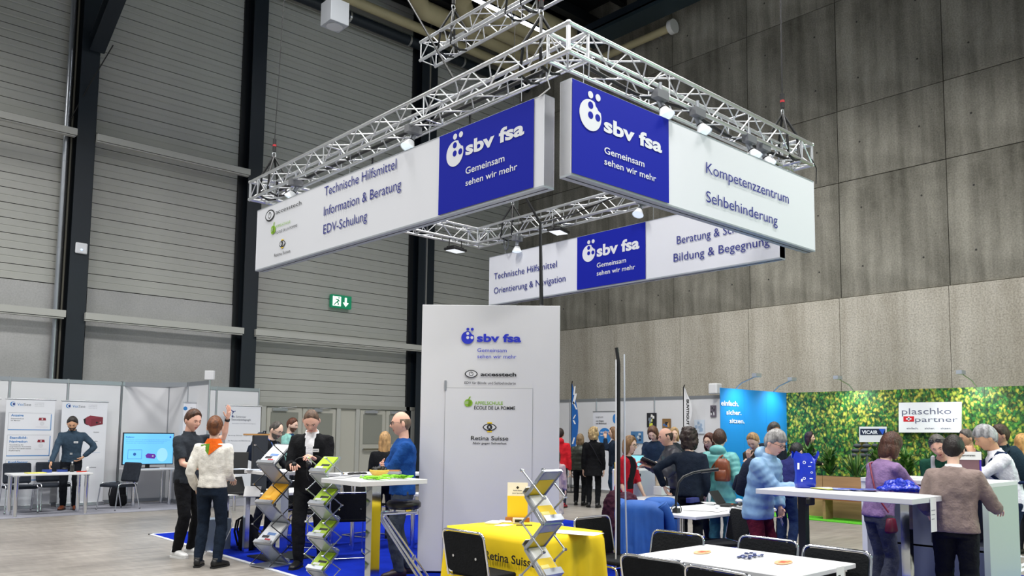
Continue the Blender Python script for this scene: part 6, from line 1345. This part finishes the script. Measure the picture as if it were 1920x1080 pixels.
p=atz(1690,921,Z); blob('plastic_bag','crumpled bright blue plastic bag lying at the near end of the high table','bag',(p.x,p.y,Z),[((0,0,.03),(.17,.12,.032)),((-.06,.03,.05),(.08,.05,.05)),((-.02,-.02,.06),(.04,.09,.055)),((.06,0,.055),(.05,.08,.045)),((.13,-.05,.02),(.09,.04,.022)),((-.15,0,.02),(.06,.06,.02))],BAGM,.005,.025,.022,rz=-.8,smooth=1)
cols_=[C_('#3d4fa8'),C_('#cfd4e8'),C_('#d6db6a'),C_('#8f9bd6'),C_('#4a5cb8'),C_('#5a64a0')]
for i,(px_,rz_,lab) in enumerate(((1535,.3,'dark blue leaflet next to the upright blue bag'),(1553,.9,'pale leaflet on the high table'),(1545,1.3,'lime edged leaflet on the high table'),(1575,.5,'lilac blue leaflet in the middle of the high table'),(1600,1.0,'blue leaflet left of the crumpled bag'),(1630,.6,'slate blue leaflet touching the crumpled bag'))): q=atz(px_,915+i*.8,Z+.001*i); sheet(lab,(q.x,q.y,Z+.002*i),.21,.12,rz_,cols_[i],h=.003,extra=[(-.7,-.5,.1,.3,cols_[(i+1)%6])])
sheet('white paper strip taped over the near corner of the high table',(0,0,0),.01,.01,0); o=bpy.data.objects[[x.name for x in bpy.data.objects if x.get('label','').startswith('white paper strip')][0]]; q=atz(1742,930,1.0); o.location=(7.00,2.594,.90); 
m=MB(); m.box((-.06,-.002,-.10),(.06,0,.17),PAPER)
for k in range(3): m.box((-.045,-.0028,.07-k*.035),(.035-k*.01,-.002,.076-k*.035),GREYP)
me=m.mesh('leaflet'); o.data=me; o.name='paper_strip'
B1('table_switch',(-.05,-.02,0),(.05,.02,.06),BLACK,bevel=.01).location=(6.62,3.45,.97); tag(bpy.data.objects['table_switch'],'black switch box under the edge of the high table','switch')
# items on the foreground table
Z=.742
for lab,px_,py_,c_ in (('printed wooden coaster nearest the left end of the foreground table',1317,1036,'#d9b489'),('printed wooden coaster at the right of the foreground table',1469,1055,'#dfae84')):
    t=thing('coaster',lab,'coaster',atz(px_,py_,Z),.2); m=MB(); m.disc((0,0,0),V((1,0,0)),V((0,1,0)),.10,.006,C_(c_),24,.05); m.build('disc',t); m=MB(); m.box((-.05,-.02,.006),(.03,.02,.0066),C_('#c9553a')); m.box((-.02,-.035,.006),(.06,-.018,.0066),C_('#b8703a')); m.build('print',t)
m=MB(); rnd=random.Random(4)
for i in range(26): x_,y_=rnd.uniform(-.11,.11),rnd.uniform(-.06,.06); m.obox(V((x_,y_,.004+rnd.uniform(0,.012))),V((.022,.01,0)),V((-.004,.009,0)),V((0,0,.002)),C_('#26305e') if i%3 else C_('#8b93b8'))
o=m.build('sweets'); o.location=atz(1404,1044,Z); tag(o,'small heap of dark blue wrapped sweets on the foreground table','sweets',kind='stuff')
m=MB(); m.box((-.05,-.001,-.10),(.05,.001,.03),PAPER); m.box((-.03,-.002,-.03),(.0,-.001,-.02),INK); o=m.build('tape_label'); p=atz(1545,1068,.74); o.location=(5.0,2.416,.72); tag(o,'white paper label taped to the edge of the foreground table','label')
# blue jacket over chair
JB=mat('jacket_blue','#17509a',0.7,var=0.12,scale=6,bump=0.3,bscale=12)
q=atz(1183,940,.84); 
def drape(name,label,cat,loc,rz,hw,ztop,zf,zb,mt,th=.05,sleeves=True):
    """garment hung over a chair back: two hanging sheets joined over the top, with folds"""
    m=MB(); nu,nv=28,14; rows=[]
    prof=[(th+.06*(1-f)*0+.05*f+.03,ztop-(ztop-zf)*f) for f in [1-i/nv for i in range(nv)]]+[(0.0,ztop+.02)]+[(-(th+.03+.04*f),ztop-(ztop-zb)*f) for f in [(i+1)/nv for i in range(nv)]]
    vs=[]
    for j_,(yy,zz) in enumerate(prof):
        f=min(1,(ztop-zz)/.5)
        for i in range(nu+1):
            u=-1+2*i/nu; w_=hw*(1-.25*max(0,1-abs(yy)/.06)*abs(u)**3); fold=.035*f*math.sin(u*8+yy*14)+.016*f*math.sin(u*19+zz*9)
            vs.append(V((u*w_*(1+.08*f),yy+math.copysign(fold,1)*(1 if yy>0 else -1)-.05*abs(u)**4*(1 if yy>0 else -1),zz-.05*abs(u)**4-(.03*math.sin(u*5)*f if f>.9 else 0))))
    N_=nu+1; fs=[(j_*N_+i,j_*N_+i+1,(j_+1)*N_+i+1,(j_+1)*N_+i) for j_ in range(len(prof)-1) for i in range(nu)]
    m.add(vs,fs,mt,True)
    if sleeves:
        for s_,dx,dz in ((1,.02,0),(-1,-.03,.02)): m.tube([(s_*hw*.8,.0,ztop-.02),(s_*(hw+.03),.05,ztop-.15),(s_*(hw+.02+dx),.07,ztop-.35+dz),(s_*(hw-.02+dx),.05,ztop-.55+dz)],.05,mt,12,rs=[.07,.062,.055,.045])
    t=thing(name,label,cat,loc,rz); o=m.build('cloth',t); sd=o.modifiers.new('s','SOLIDIFY'); sd.thickness=.012; sb=o.modifiers.new('b','SUBSURF'); sb.levels=1; sb.render_levels=1; return t
q=atz(1203,943,.86); drape('draped_jacket','royal blue jacket draped over a chair behind the tall pole','jacket',(q.x,q.y,0.01),-1.3,.25,.87,.22,.30,JB)
q2=gp(1238,9.6); drape('draped_jacket','second royal blue jacket hung over the corner of the clamp lamp table chair','jacket',(q2.x,q2.y,0.01),-.7,.22,.80,.30,.30,JB,.05,False)
blob('draped_coat','dark plum quilted coat hanging behind the tall pole','coat',(gp(1152,9.3).x,gp(1152,9.3).y,0),[((0,0,.60),(.13,.16,.32)),((-.03,.05,.40),(.10,.12,.26)),((.1,-.1,.8),(.14,.12,.10))],fabric('#3c1c2a','plum'),.014,.05,.05)
# ---- planter with plants, bench
WD=mat('planter_oak','#a5835d',0.6,var=0.14,scale=3,stretch=(1,0.3,3),bump=.2)
t=thing('planter','long oak clad planter box with leafy plants','planter',(15.0,2.6,0.012))
for z0,z1 in ((0.0,.36),(.38,.78)):
    for k in range(5):
        B1('cladding_board',(0,k*1.24+.004,z0),(.03,(k+1)*1.24-.004,z1-.004),WD,t)
B1('box',(.03,0,0),(.55,6.2,.76),mat('planter_core','#3a2c20',0.8),t)
t=thing('bench','narrow oak bench board along the planter','bench',(14.72,2.6,.012)); B1('seat_board',(-.18,0,.36),(.18,5.0,.41),mat('bench_oak','#8a5a2c',0.55,var=.12,scale=3,stretch=(3,.4,1)),t); [B1('bench_leg',(-.15,y_,0),(.15,y_+.05,.36),WD,t) for y_ in(.2,2.4,4.7)]
LF=[mat('leaf_dark','#2c5a24',0.45,var=.3,scale=10),mat('leaf_mid','#4b7d2f',0.45,var=.3,scale=10),mat('leaf_pale','#93ad68',0.5,var=.2,scale=10)]
def plant(label,loc,h,n,seed,kind=0):
    rnd=random.Random(seed); t=thing('potted_plant',label,'plant',loc,0,'plants in the oak planter'); m=MB(); st=MB()
    for i in range(n):
        a=rnd.uniform(0,6.28); tilt=rnd.uniform(.15,1.1) if kind==0 else rnd.uniform(.05,.7); L=rnd.uniform(.16,.30) if kind==0 else rnd.uniform(.35,.6)
        z0=rnd.uniform(.0,h*.7) if kind==0 else 0; base=V((math.cos(a)*.03,math.sin(a)*.03,z0)); d=V((math.cos(a)*math.sin(tilt),math.sin(a)*math.sin(tilt),math.cos(tilt))); sd=d.cross(V((0,0,1))).normalized()*(.034 if kind==0 else .016)
        p0=base; p1=base+d*L*.5; p2=base+d*L+V((0,0,-L*.25*math.sin(tilt))); nn=sd.cross(d).normalized()*.006
        m.add([p0,p1+sd,p1-sd,p2,p1-nn],[(0,1,4),(0,4,2),(4,1,3),(2,4,3)],LF[rnd.choice((0,0,1,1,2) if kind==0 else (0,1,2))])
    st.tube([(0,0,0),(.01,0,h*.5),(0,.01,h*.8)],.008,LF[0],5); tag(m.build('foliage',t),kind='stuff'); st.build('stem',t)
nm=['broad leaved','grassy','dense bushy','drooping']
for i in range(13):
    y_=2.85+i*.47; plant('%s plant in the oak planter, %s from the right end'%(nm[i%4],['first','second','third','fourth','fifth','sixth','seventh','eighth','ninth','tenth','eleventh','twelfth','thirteenth'][i]),(15.28+(i%2)*.1,y_,.77),(.50+(i%3)*.08),130 if i%4!=1 else 45,i,0 if i%4!=1 else 1)
# ---- counter at the right
CT=plain('#e6e9ea',0.4); CI=plain('#6f7684',0.5); cc_=atz(1851,907,1.15); x0,y0=cc_.x,cc_.y; x1,y1=x0+.85,y0+1.15
t=thing('counter','white demonstration counter open at the back, at the right edge','counter',(x0,y0,.01)); h=1.14
B1('top',(0,0,h-.04),(x1-x0,y1-y0,h),CT,t,bevel=.003); B1('end_panel',(0.01,0.0,0),(x1-x0,.05,h-.04),plain('#bdccc3',0.4),t); B1('end_panel',(0.01,y1-y0-.05,0),(x1-x0,y1-y0,h-.04),CT,t); B1('front_panel',(x1-x0-.04,.05,0),(x1-x0-.01,y1-y0-.05,h-.04),CI,t); B1('shelf',(.15,.05,.52),(x1-x0-.04,y1-y0-.05,.55),CI,t); B1('cupboard_front',(.14,.05,.02),(.17,y1-y0-.05,.50),plain('#5a627a',0.5),t); B1('divider',(.15,.55,.55),(x1-x0-.04,.98,h-.04),CI,t)  # green stand light is tinted into the near end panel's colour
m=MB(); m.lathe([(.035,0),(.035,.2),(.02,.24),(.02,.27)],(0,0,0),BLACK,12); o=m.build('bottle'); o.location=(x0+.35,y0+.85,.57); tag(o,'dark bottle on the inner shelf of the counter','bottle')
blob('bag','black bag on the inner shelf of the counter','bag',(x0+.4,y0+.6,.57),[((0,0,.12),(.12,.14,.12)),((0,.05,.2),(.08,.09,.08))],fabric('#101114','bag_black4'))
dc=V((x0+.42,y0+.30,1.152)); t=thing('display_card','white lettered header over a purple edged picture display on the counter','sign',dc); n_=V((-.7,-.7,0)).normalized(); u_=V((.7,-.7,0)).normalized(); m=MB(); m.obox(V((0,0,.10)),u_*.11,V((0,0,.10)),n_*.01,plain('#7a5a60',0.5)); m.obox(V((0,0,.235)),u_*.13,V((0,0,.038)),n_*.014,PAPER); m.obox(V((0,0,.1))+u_*.12,u_*.008,V((0,0,.1)),n_*.012,plain('#4a2fb0',0.5)); m.build('stand',t)
m=MB(); text_into(m,'Kursprogramm',dc+V((0,0,.23))-u_*.10+n_*.015,u_,V((0,0,1)),n_,.17,.018,INK,.02); m.build('lettering',t,True)
for i,(x_,y_) in enumerate(((x0+.3,y0+.95),(x0+.35,y0+.7),(x0+.28,y0+.45))): sheet(['open booklet','white note sheet','grey flyer'][i]+' on the counter top',(x_,y_,1.152),.2,.15,.3*i)

P=person
P1=P('man in dark grey polo shirt and white trainers raising his left hand',352,10.05,1.80,48,head=(-12,14,0),rh=(0.16,0.36,1.06),lh=(-0.24,0.36,1.66),lp=(-0.5,0.3,-0.7),ln=(0.3,0,1),top=('#2f343b',),tk='polo_shirt',sleeve=0.44,bottom='#111216',shoe='#e6e6e4',hairst='short',hairc='#4a2f1f',collar='shirt',skin='pink',fine=True,legs=((0.12,0.02,10),(-0.14,0.0,-10)),build=1.05,watch=-1,curl=0.25,at=(366,768))
P2=P('woman in ribbed cream sweater and orange green scarf seen from behind',397,9.32,1.70,158,head=(14,0,0),rh=(0.14,0.26,1.02),rp=(0.2,-1,-.4),lh=(-0.23,0.10,0.90),top=('#e8e4da',),tk='sweater',bottom='#15202f',shoe='#151515',hairst='bun',hairc='#6b4126',skin='fair',hem=0.53,fine=True,legs=((0.12,-0.03,20),(-0.12,0.0,-10)),build=0.98,at=(404,780))
P3=P('man in slate blue shirt leaning over the left table',139,15.35,1.83,-4,lean=16,head=(0,30,0),rh=(0.30,0.34,0.86),lh=(-0.20,0.06,0.98),lp=(-1,-0.2,0),top=('#37495a',),tk='shirt',bottom='#10131a',shoe='#7a3d22',hairst='short',hairc='#2e2a28',beard='#3a332e',collar='shirt',badge=True,belt=True,skin='tan',build=1.0,at=(136,782))
P4=P('bearded man with glasses, black jacket and lanyard bending over the booth table',524,11.9,1.76,52,lean=16,head=(0,24,0),rh=(0.18,0.42,0.98),lh=(-0.18,0.40,0.98),top=('#17191e',),tk='jacket',bottom='#1b1f28',hairst='receding',hairc='#4c4743',beard='#6d6660',glasses=True,skin='fair',collar='neck',at=(524,791))
P5=P('man in mint jacket with dark blue scarf farther back',552,15.6,1.80,62,head=(0,12,0),rh=(0.2,0.3,1.0),lh=(-0.2,0.3,1.0),top=('#8fc7bd',),tk='jacket',bottom='#20242c',hairst='short',hairc='#5a3322',beard='#6b4a38',skin='fair',front=('#1d3f66','scarf',0.09,0.05,0.02),at=(551,784))
P6=P('man in black suit and white shirt looking down at a headset',597,9.35,1.91,-12,lean=7,head=(6,36,0),rh=(0.13,0.36,1.13),lh=(-0.10,0.36,1.20),rn=(0,-0.3,-1),top=('#131417',),tk='suit_jacket',bottom='#131417',shoe='#101010',hairst='crop',hairc='#5f4a3c',skin='pink',fine=True,front=('#e9e9ec','shirt',0.062,0.020,-0.16),hem=0.46,collar='white',badge=True,build=1.1,legs=((0.10,0.10,10),(-0.12,-0.08,-10)),curl=0.9,at=(583,770))
P7=P('bald man with glasses in royal blue sweater with folded arms',745,8.85,1.80,-82,head=(0,2,0),rh=(-0.10,0.23,1.18),lh=(0.12,0.20,1.16),rp=(0.6,0.35,-0.9),lp=(-0.6,0.35,-0.9),rn=(0,-1,0),ln=(0,-1,0),top=('#1b4a8e',),tk='sweater',bottom='#3c424c',shoe='#2a1a1e',hairst='bald',hairc='#6b5748',glasses=True,skin='pink',fine=True,collar='neck',build=1.1,legs=((0.10,-0.06,6),(-0.10,0.06,-6)),curl=0.3,at=(752,771))
P8=P('blonde woman in black half hidden behind the man in the blue sweater',719,11.9,1.66,172,top=('#14161a',),tk='jacket',bottom='#16181f',hairst='long',hairc='#b08a5c',at=(722,810))
P9=P('person in red hooded jacket walking away behind the white tower',1066,17.0,1.80,172,top=('#c4202a',),tk='hooded_jacket',collar='hood',bottom='#1c2430',shoe='#9c1f2a',hairst='short',hairc='#2a1d18',at=(1050,803))
P10=P('child in mauve sweatshirt and pale pleated skirt beside the tower edge',1049,13.7,1.42,165,top=('#b9a2a6',),tk='sweatshirt',bottom='#c9bcae',skirt=0.16,shoe='#d8d8d8',hairst='long',hairc='#3a2a20',collar='hood',at=(1043,844))
P11=P('fair haired woman in olive jacket standing between the red jacket and the black coat',1091,17.6,1.60,168,top=('#333a30',),tk='jacket',bottom='#14161a',hairst='bob',hairc='#8a7458',puff=1,at=(1088,814))
P12=P('curly blonde woman in long black coat with shoulder strap seen from behind',1113,17.1,1.72,174,top=('#101114',),tk='coat',hem=0.40,coatflare=0.04,bottom='#101216',shoe='#15161a',hairst='curly',hairc='#bfa475',collar='high',at=(1113,802))
P13=P('woman in navy jacket and jeans holding a hand to her face by the black pole',1150,17.9,1.72,-75,rh=(0.05,0.20,1.52),top=('#1f2b3c',),tk='jacket',bottom='#2f4a6b',shoe='#2a8a80',hairst='long',hairc='#7a5a3e',at=(1150,801))
P14=P('smiling woman in red cardigan over a black top',1172,10.75,1.60,62,lean=8,head=(-4,4,0),rh=(0.22,0.16,0.86),lh=(-0.16,0.26,0.84),top=('#b51d2c',),tk='cardigan',sleeve=0.62,bottom='#1b2232',hairst='bob',hairc='#8a6844',skin='fair',front=('#17181d','black_top',0.085,0.10,-0.30),badge=True,glasses=True,at=(1182,818))
P15=P('balding man in grey quilted jacket leaning to the left over the device table',1256,11.1,1.76,-72,lean=16,head=(0,12,0),rh=(0.05,0.46,1.22),lh=(-0.10,0.42,1.18),top=('#3c3c44',),tk='puffer',puff=1,bottom='#20242c',hairst='bald',hairc='#3a2c24',skin='pink',collar='high',at=(1245,802))
P16=P('woman in navy jacket reading at the back table',1222,14.6,1.72,-18,lean=6,head=(0,34,0),rh=(0.12,0.34,1.06),lh=(-0.12,0.32,1.08),top=('#1c2c42',),tk='jacket',bottom='#c2b49a',hairst='bob',hairc='#5a3d2a',at=(1222,801))
P17=P('blonde woman partly hidden behind the bald man',1263,15.6,1.68,8,top=('#30363c',),tk='jacket',bottom='#22262c',hairst='bob',hairc='#b39468',at=(1264,802))
P18=P('woman with dark curly hair in navy jacket and black trousers seen from behind',1291,9.95,1.66,172,head=(25,8,0),lean=4,lh=(-0.34,0.02,1.00),lp=(-1,-0.5,0.1),rh=(0.20,0.10,0.88),top=('#141d2b',),tk='jacket',bottom='#101216',hairst='curly',hairc='#2c1f1a',at=(1290,804))
P19=P('woman with glasses and chestnut hair in dark jacket facing left',1329,11.7,1.58,-32,head=(0,4,0),rh=(0.16,0.36,0.90),lh=(-0.16,0.36,0.90),top=('#1c2126',),tk='jacket',puff=1,bottom='#1b1f26',hairst='bob',hairc='#5b2f1e',glasses=True,at=(1330,813))
P20=P('woman in turquoise quilted coat seen from behind with a brown leather backpack',1361,10.1,1.66,160,head=(20,6,0),rh=(0.24,0.18,1.0),lh=(-0.22,0.25,1.0),top=('#5fa6a4',),tk='puffer',puff=1,hem=0.40,collar='hood',bottom='#2b5a6b',hairst='short',hairc='#3b2417',fine=True,build=1.08,at=(1349,805))
P21=P('woman with blonde ponytail looking down, hand at her chin',1412,11.4,1.66,-28,lean=12,head=(4,34,0),rh=(0.06,0.20,1.34),lh=(-0.06,0.30,1.26),rn=(0,-1,0.2),top=('#3f3b33',),tk='jacket',bottom='#23262c',hairst='tail',hairc='#a8855a',curl=0.9,at=(1408,813))
P22=P('grey haired older woman with glasses in light blue hooded jacket leaning on the high table',1452,7.98,1.72,62,lean=15,head=(-4,22,0),rh=(-0.04,0.44,1.15),lh=(-0.20,0.12,0.92),lp=(-1,-0.6,0),top=('#7fa3c4',),tk='puffer',puff=1,collar='hood',hem=0.46,bottom='#5a1528',shoe='#202226',hairst='pixie',hairc='#8e8c8a',glasses=True,skin='pink',fine=True,build=0.98,curl=0.55,at=(1461,808))
P23=P('man with short grey black hair behind the grey haired woman',1455,12.3,1.80,30,head=(0,16,0),top=('#1d2430',),tk='jacket',bottom='#20262f',hairst='short',hairc='#4a4744',skin='brown',collar='high',at=(1453,792))
P24=P('person in dark navy jacket and jeans bending away behind the blue plastic bag',1512,10.7,1.68,150,lean=32,head=(0,30,0),rh=(0.15,0.45,0.95),lh=(-0.15,0.45,0.95),top=('#20245a',),tk='jacket',bottom='#1c2c4a',shoe='#15161a',hairst='short',hairc='#17171a',collar='high',build=1.08,at=(1497,832))
P25=P('smiling woman with dark violet hair in black before the ivy wall',1514,16.9,1.68,72,head=(0,0,0),rh=(0.10,0.32,1.06),lh=(-0.10,0.30,1.06),top=('#141416',),tk='jumper',bottom='#15171c',hairst='long',hairc='#2c1524',badge=True,collar='high',at=(1518,810))
P26=P('woman with brown hair in lilac sweater leaning on the counter',1676,7.65,1.72,128,lean=13,head=(14,22,0),rh=(0.10,0.52,1.10),lh=(-0.06,0.50,1.10),top=('#8d729b',),tk='sweater',bottom='#4b4f5a',flare=0.02,shoe='#202226',hairst='bob',hairc='#4a2b1f',fine=True,hem=0.51,at=(1676,813))
P27=P('woman in dark green jacket resting her head on her hand, sunglasses in her grey hair',1752,8.95,1.76,2,lean=30,head=(-8,26,14),rh=(0.02,0.42,1.10),lh=(-0.12,0.36,1.36),lp=(-0.6,0.4,-1),ln=(0,0,1),top=('#1d4a3c',),tk='jacket',bottom='#22262c',hairst='short',hairc='#5c5854',skin='pink',curl=0.6,at=(1752,817))
P28=P('woman in taupe sweater with white shirt collar seen from behind',1793,6.8,1.62,176,lean=4,head=(-6,10,0),rh=(0.34,0.34,1.08),lh=(-0.24,0.30,1.02),top=('#8a7a74',),tk='sweater',bottom='#16181d',shoe='#1a1a1c',hairst='short',hairc='#1f1815',collar='white',fine=True,hem=0.50,build=1.18,skin='fair',at=(1788,817))
P29=P('white haired woman in white shirt with dark rucksack strap, hand at her mouth',1862,8.4,1.80,-72,lean=17,head=(0,22,0),rh=(0.05,0.40,1.18),lh=(-0.02,0.34,1.42),lp=(-0.3,0.5,-1),top=('#e4e5ec',),tk='blouse',bottom='#17233c',hairst='pixie',hairc='#9a9a9c',skin='tan',fine=True,hem=0.48,curl=0.95,collar='shirt',at=(1838,799))
P30=P('man in dark petrol jacket and beige trousers at the right edge',1889,9.9,1.76,-68,head=(0,2,0),top=('#1b2e36',),tk='jacket',bottom='#b8a78e',shoe='#e6e6e4',hairst='short',hairc='#3c2a1e',collar='high',skin='tan',lean=5,at=(1873,796))
P31=P('blonde woman cut off by the right edge of the picture',1922,11.0,1.62,150,top=('#2a2d33',),tk='jacket',bottom='#1d2026',hairst='long',hairc='#b98c52',at=(1916,814))
P32=P('man half hidden behind the white haired woman',1812,11.8,1.72,-60,head=(0,10,0),top=('#2a2c30',),tk='jacket',bottom='#1d2026',hairst='short',hairc='#5a5450',skin='tan',at=(1809,805))
# ================================================================== BAGS THAT PEOPLE WEAR, HELD THINGS
def onback(Pd,label,mt,sz,z=0.0,y=-.14,x=0,strap=None,name='backpack'):
    R=(Pd['M'].to_3x3()@Pd['R2']); o=Pd['M']@(Pd['ch']+Pd['R2']@V((x,y-Pd['g']*.10-Pd['e'],-.20*sz+z))); t=backpack(label,o,0,mt,sz,strap=strap); e=(R@Rot(180,'Z')).to_euler() if False else R.to_euler(); t.rotation_euler=e; return t
onback(P20,'brown leather backpack worn by the woman in the turquoise coat',mat('leather_brown','#6e3417',0.4,var=.2,scale=9,bump=.2),.62,-.06,-.05,.10)
onback(P22,'dark navy rucksack worn by the grey haired woman in the light blue jacket',fabric('#171d2e','ruck_navy'),.85,-.10,-.04,-.03)
onback(P4,'dark navy rucksack worn by the bearded man with glasses',fabric('#1a2436','ruck_navy2'),.95,.0,-.06)
def straps(Pd,label,mt,sides=(1,-1),w=.018,cat='strap',cross=False):
    M=Pd['M']; R2=Pd['R2']; g=Pd['g']; e=Pd['e']; nb=Pd['nb']; ch=Pd['ch']; m=MB()
    for s in sides:
        if cross: pts=[nb+R2@V((-s*.09,-.05,-.03)),nb+R2@V((-s*.06,-.10*g-e-.012,-.06)),ch+R2@V((s*.02,-.125*g-e-.012,0)),Pd['wa']+R2@V((s*.12*g,-.10*g-e-.02,.0)),Pd['hp']+V((s*(.185*g+e),-.03,.02))]
        else: pts=[nb+R2@V((s*.085,-.07,-.035)),nb+R2@V((s*.088,.0,-.012+e*.6)),nb+R2@V((s*.088,.09*g+e,-.07)),ch+R2@V((s*.10,.128*g+e+.012,0)),ch+R2@V((s*.15*g,.07,-.13)),ch+R2@V((s*.12,-.12,-.17))]
        m.tube([M@p for p in pts],w,mt,7)
    o=m.build('strap'); return tag(o,label,'strap')
straps(P29,'dark blue rucksack straps over the white shirt',fabric('#1a2a4a','strap_blue'),(1,-1),.017)
onback(P29,'dark green rucksack worn by the white haired woman in the white shirt',fabric('#1c2f3a','ruck_green'),.8,.0,-.05)
straps(P27,'pale grey rucksack strap over the dark green jacket',fabric('#b9b9c2','strap_grey'),(1,),.024)
straps(P12,'thin dark bag strap across the black coat',fabric('#26262c','strap_dark'),(1,),.009,cross=True)
straps(P26,'thin red bag strap across the lilac sweater',plain('#7a1c34',0.5),(1,),.008,cross=True)
straps(P20,'brown leather strap across the turquoise coat',mat('leather_brown','#6e3417',0.4),(-1,),.012,cross=True)
q=P26['M']@(P26['hp']+V((.20,-.02,-.06))); t=thing('purse','small dark red purse hanging at the hip of the woman in lilac','bag',q); m=MB(); m.loft([((0,0,-.10),I3,.085,.03),((0,0,-.08),I3,.09,.04),((0,0,.02),I3,.06,.03),((0,0,.03),I3,.05,.02)],mat('purse_red','#6a1430',0.45),18,3); m.build('pouch',t)
# sunglasses on the head of the woman in green
c_=P27['M']@P27['hc']; Rr=P27['M'].to_3x3()@P27['Rh']; m=MB()
for s in(-1,1): m.ell(c_+Rr@V((s*.035,.075,.105)),(.026,.010,.020),mat('sun_lens','#2a2c30',0.1),12,8,Rr); m.tube([c_+Rr@V((s*.06,.07,.105)),c_+Rr@V((s*.095,.0,.06)),c_+Rr@V((s*.095,-.04,.03))],.003,BLACK,5)
tag(m.build('sunglasses'),'sunglasses pushed up on the grey hair of the woman in green','glasses')
# scarf of the woman in cream
Pd=P2; M=Pd['M']; g=Pd['g']; nb=Pd['nb']; R2=Pd['R2']; t=thing('neck_scarf','orange and green silk scarf with a point down the back of the cream sweater','scarf',M.translation,P2['t'].rotation_euler.z)
SO_=fabric('#e2661c','scarf_orange'); SG=fabric('#5f8f2c','scarf_green'); m=MB()
m.loft([(nb+R2@V((0,0,-.045)),R2,.115,.095),(nb+R2@V((0,0,-.01)),R2,.092,.085),(nb+V((0,0.0,.035)),R2,.070,.070)],SO_,20,caps=False); m.build('collar_roll',t)
yb=-(.105*g+Pd['e']+.004)
m=MB(); a=nb+R2@V((-.13,-.055,-.035)); b=nb+R2@V((.13,-.055,-.035)); c=nb+R2@V((0,yb-.01,-.15)); d=nb+R2@V((0,-.10,-.02)); u=R2@V((0,-.008,0))
m.add([a,d,c,a+u,d+u,c+u],[(0,1,2),(3,5,4),(0,3,4,1),(1,4,5,2),(2,5,3,0)],SG); m.build('green_half',t)
m=MB(); u2=u*2; m.add([b,d,c,b+u2,d+u2,c+u2],[(0,2,1),(3,4,5),(0,1,4,3),(1,2,5,4),(2,0,3,5)],SO_); m.build('orange_half',t)
# lanyard of the bearded man
Pd=P4; M=Pd['M']; m=MB(); nb,ch,R2,g,e=Pd['nb'],Pd['ch'],Pd['R2'],Pd['g'],Pd['e']
for s in(-1,1): m.tube([M@(nb+R2@V((s*.06,-.04,.03))),M@(nb+R2@V((s*.065,.08,-.03))),M@(ch+R2@V((s*.03,.125*g+e+.012,.0))),M@(ch+R2@V((0,.13*g+e+.014,-.12)))],.008,plain('#3d62a8',0.6),6)
tag(m.build('lanyard'),'blue and white lanyard round the neck of the bearded man','lanyard')
# headset in the hands of the man in the suit
Pd=P6; M=Pd['M']; a=M@Pd['WR'][1]; b=M@Pd['WR'][-1]; c=(a+b)/2+(M.to_3x3()@V((0,.10,-.02))); m=MB(); m.tube([c+V((math.cos(x)*.06,math.cos(x)*-.05,math.sin(x)*.07)) for x in (i*PI/8 for i in range(9))],.007,BLACK,6); m.ell(c+V((.06,-.05,-.01)),(.03,.03,.035),BLACK,10,7); m.ell(c+V((-.06,.05,-.01)),(.03,.03,.035),BLACK,10,7); m.tube([c+V((.05,-.04,-.04)),c+V((.04,-.06,-.12)),c+V((.08,-.04,-.18))],.005,BLACK,5)
tag(m.build('headphones'),'black headphones held by the man in the black suit','headphones')
# booklet in the hanging hand of the woman in light blue
Pd=P22; q=Pd['M']@Pd['WR'][-1]+V((0,0,-.10)); sheet('folded white leaflet held low by the grey haired woman',q,.10,.14,.6); bpy.data.objects[[x.name for x in bpy.data.objects if 'held low' in x.get('label','')][0]].rotation_euler=(1.3,.4,.6)
# notebook of the bald man behind the clamp lamp
Pd=P15; q=Pd['M']@Pd['WR'][-1]; m=MB(); m.box((-.10,-.14,-.01),(.10,.14,.01),BLACK); m.box((-.09,-.135,.01),(.09,.135,.014),PAPER); o=m.build('notebook'); o.location=q+V((0,0,.06)); o.rotation_euler=(.4,.2,.8); tag(o,'black notebook held by the balding man','book')
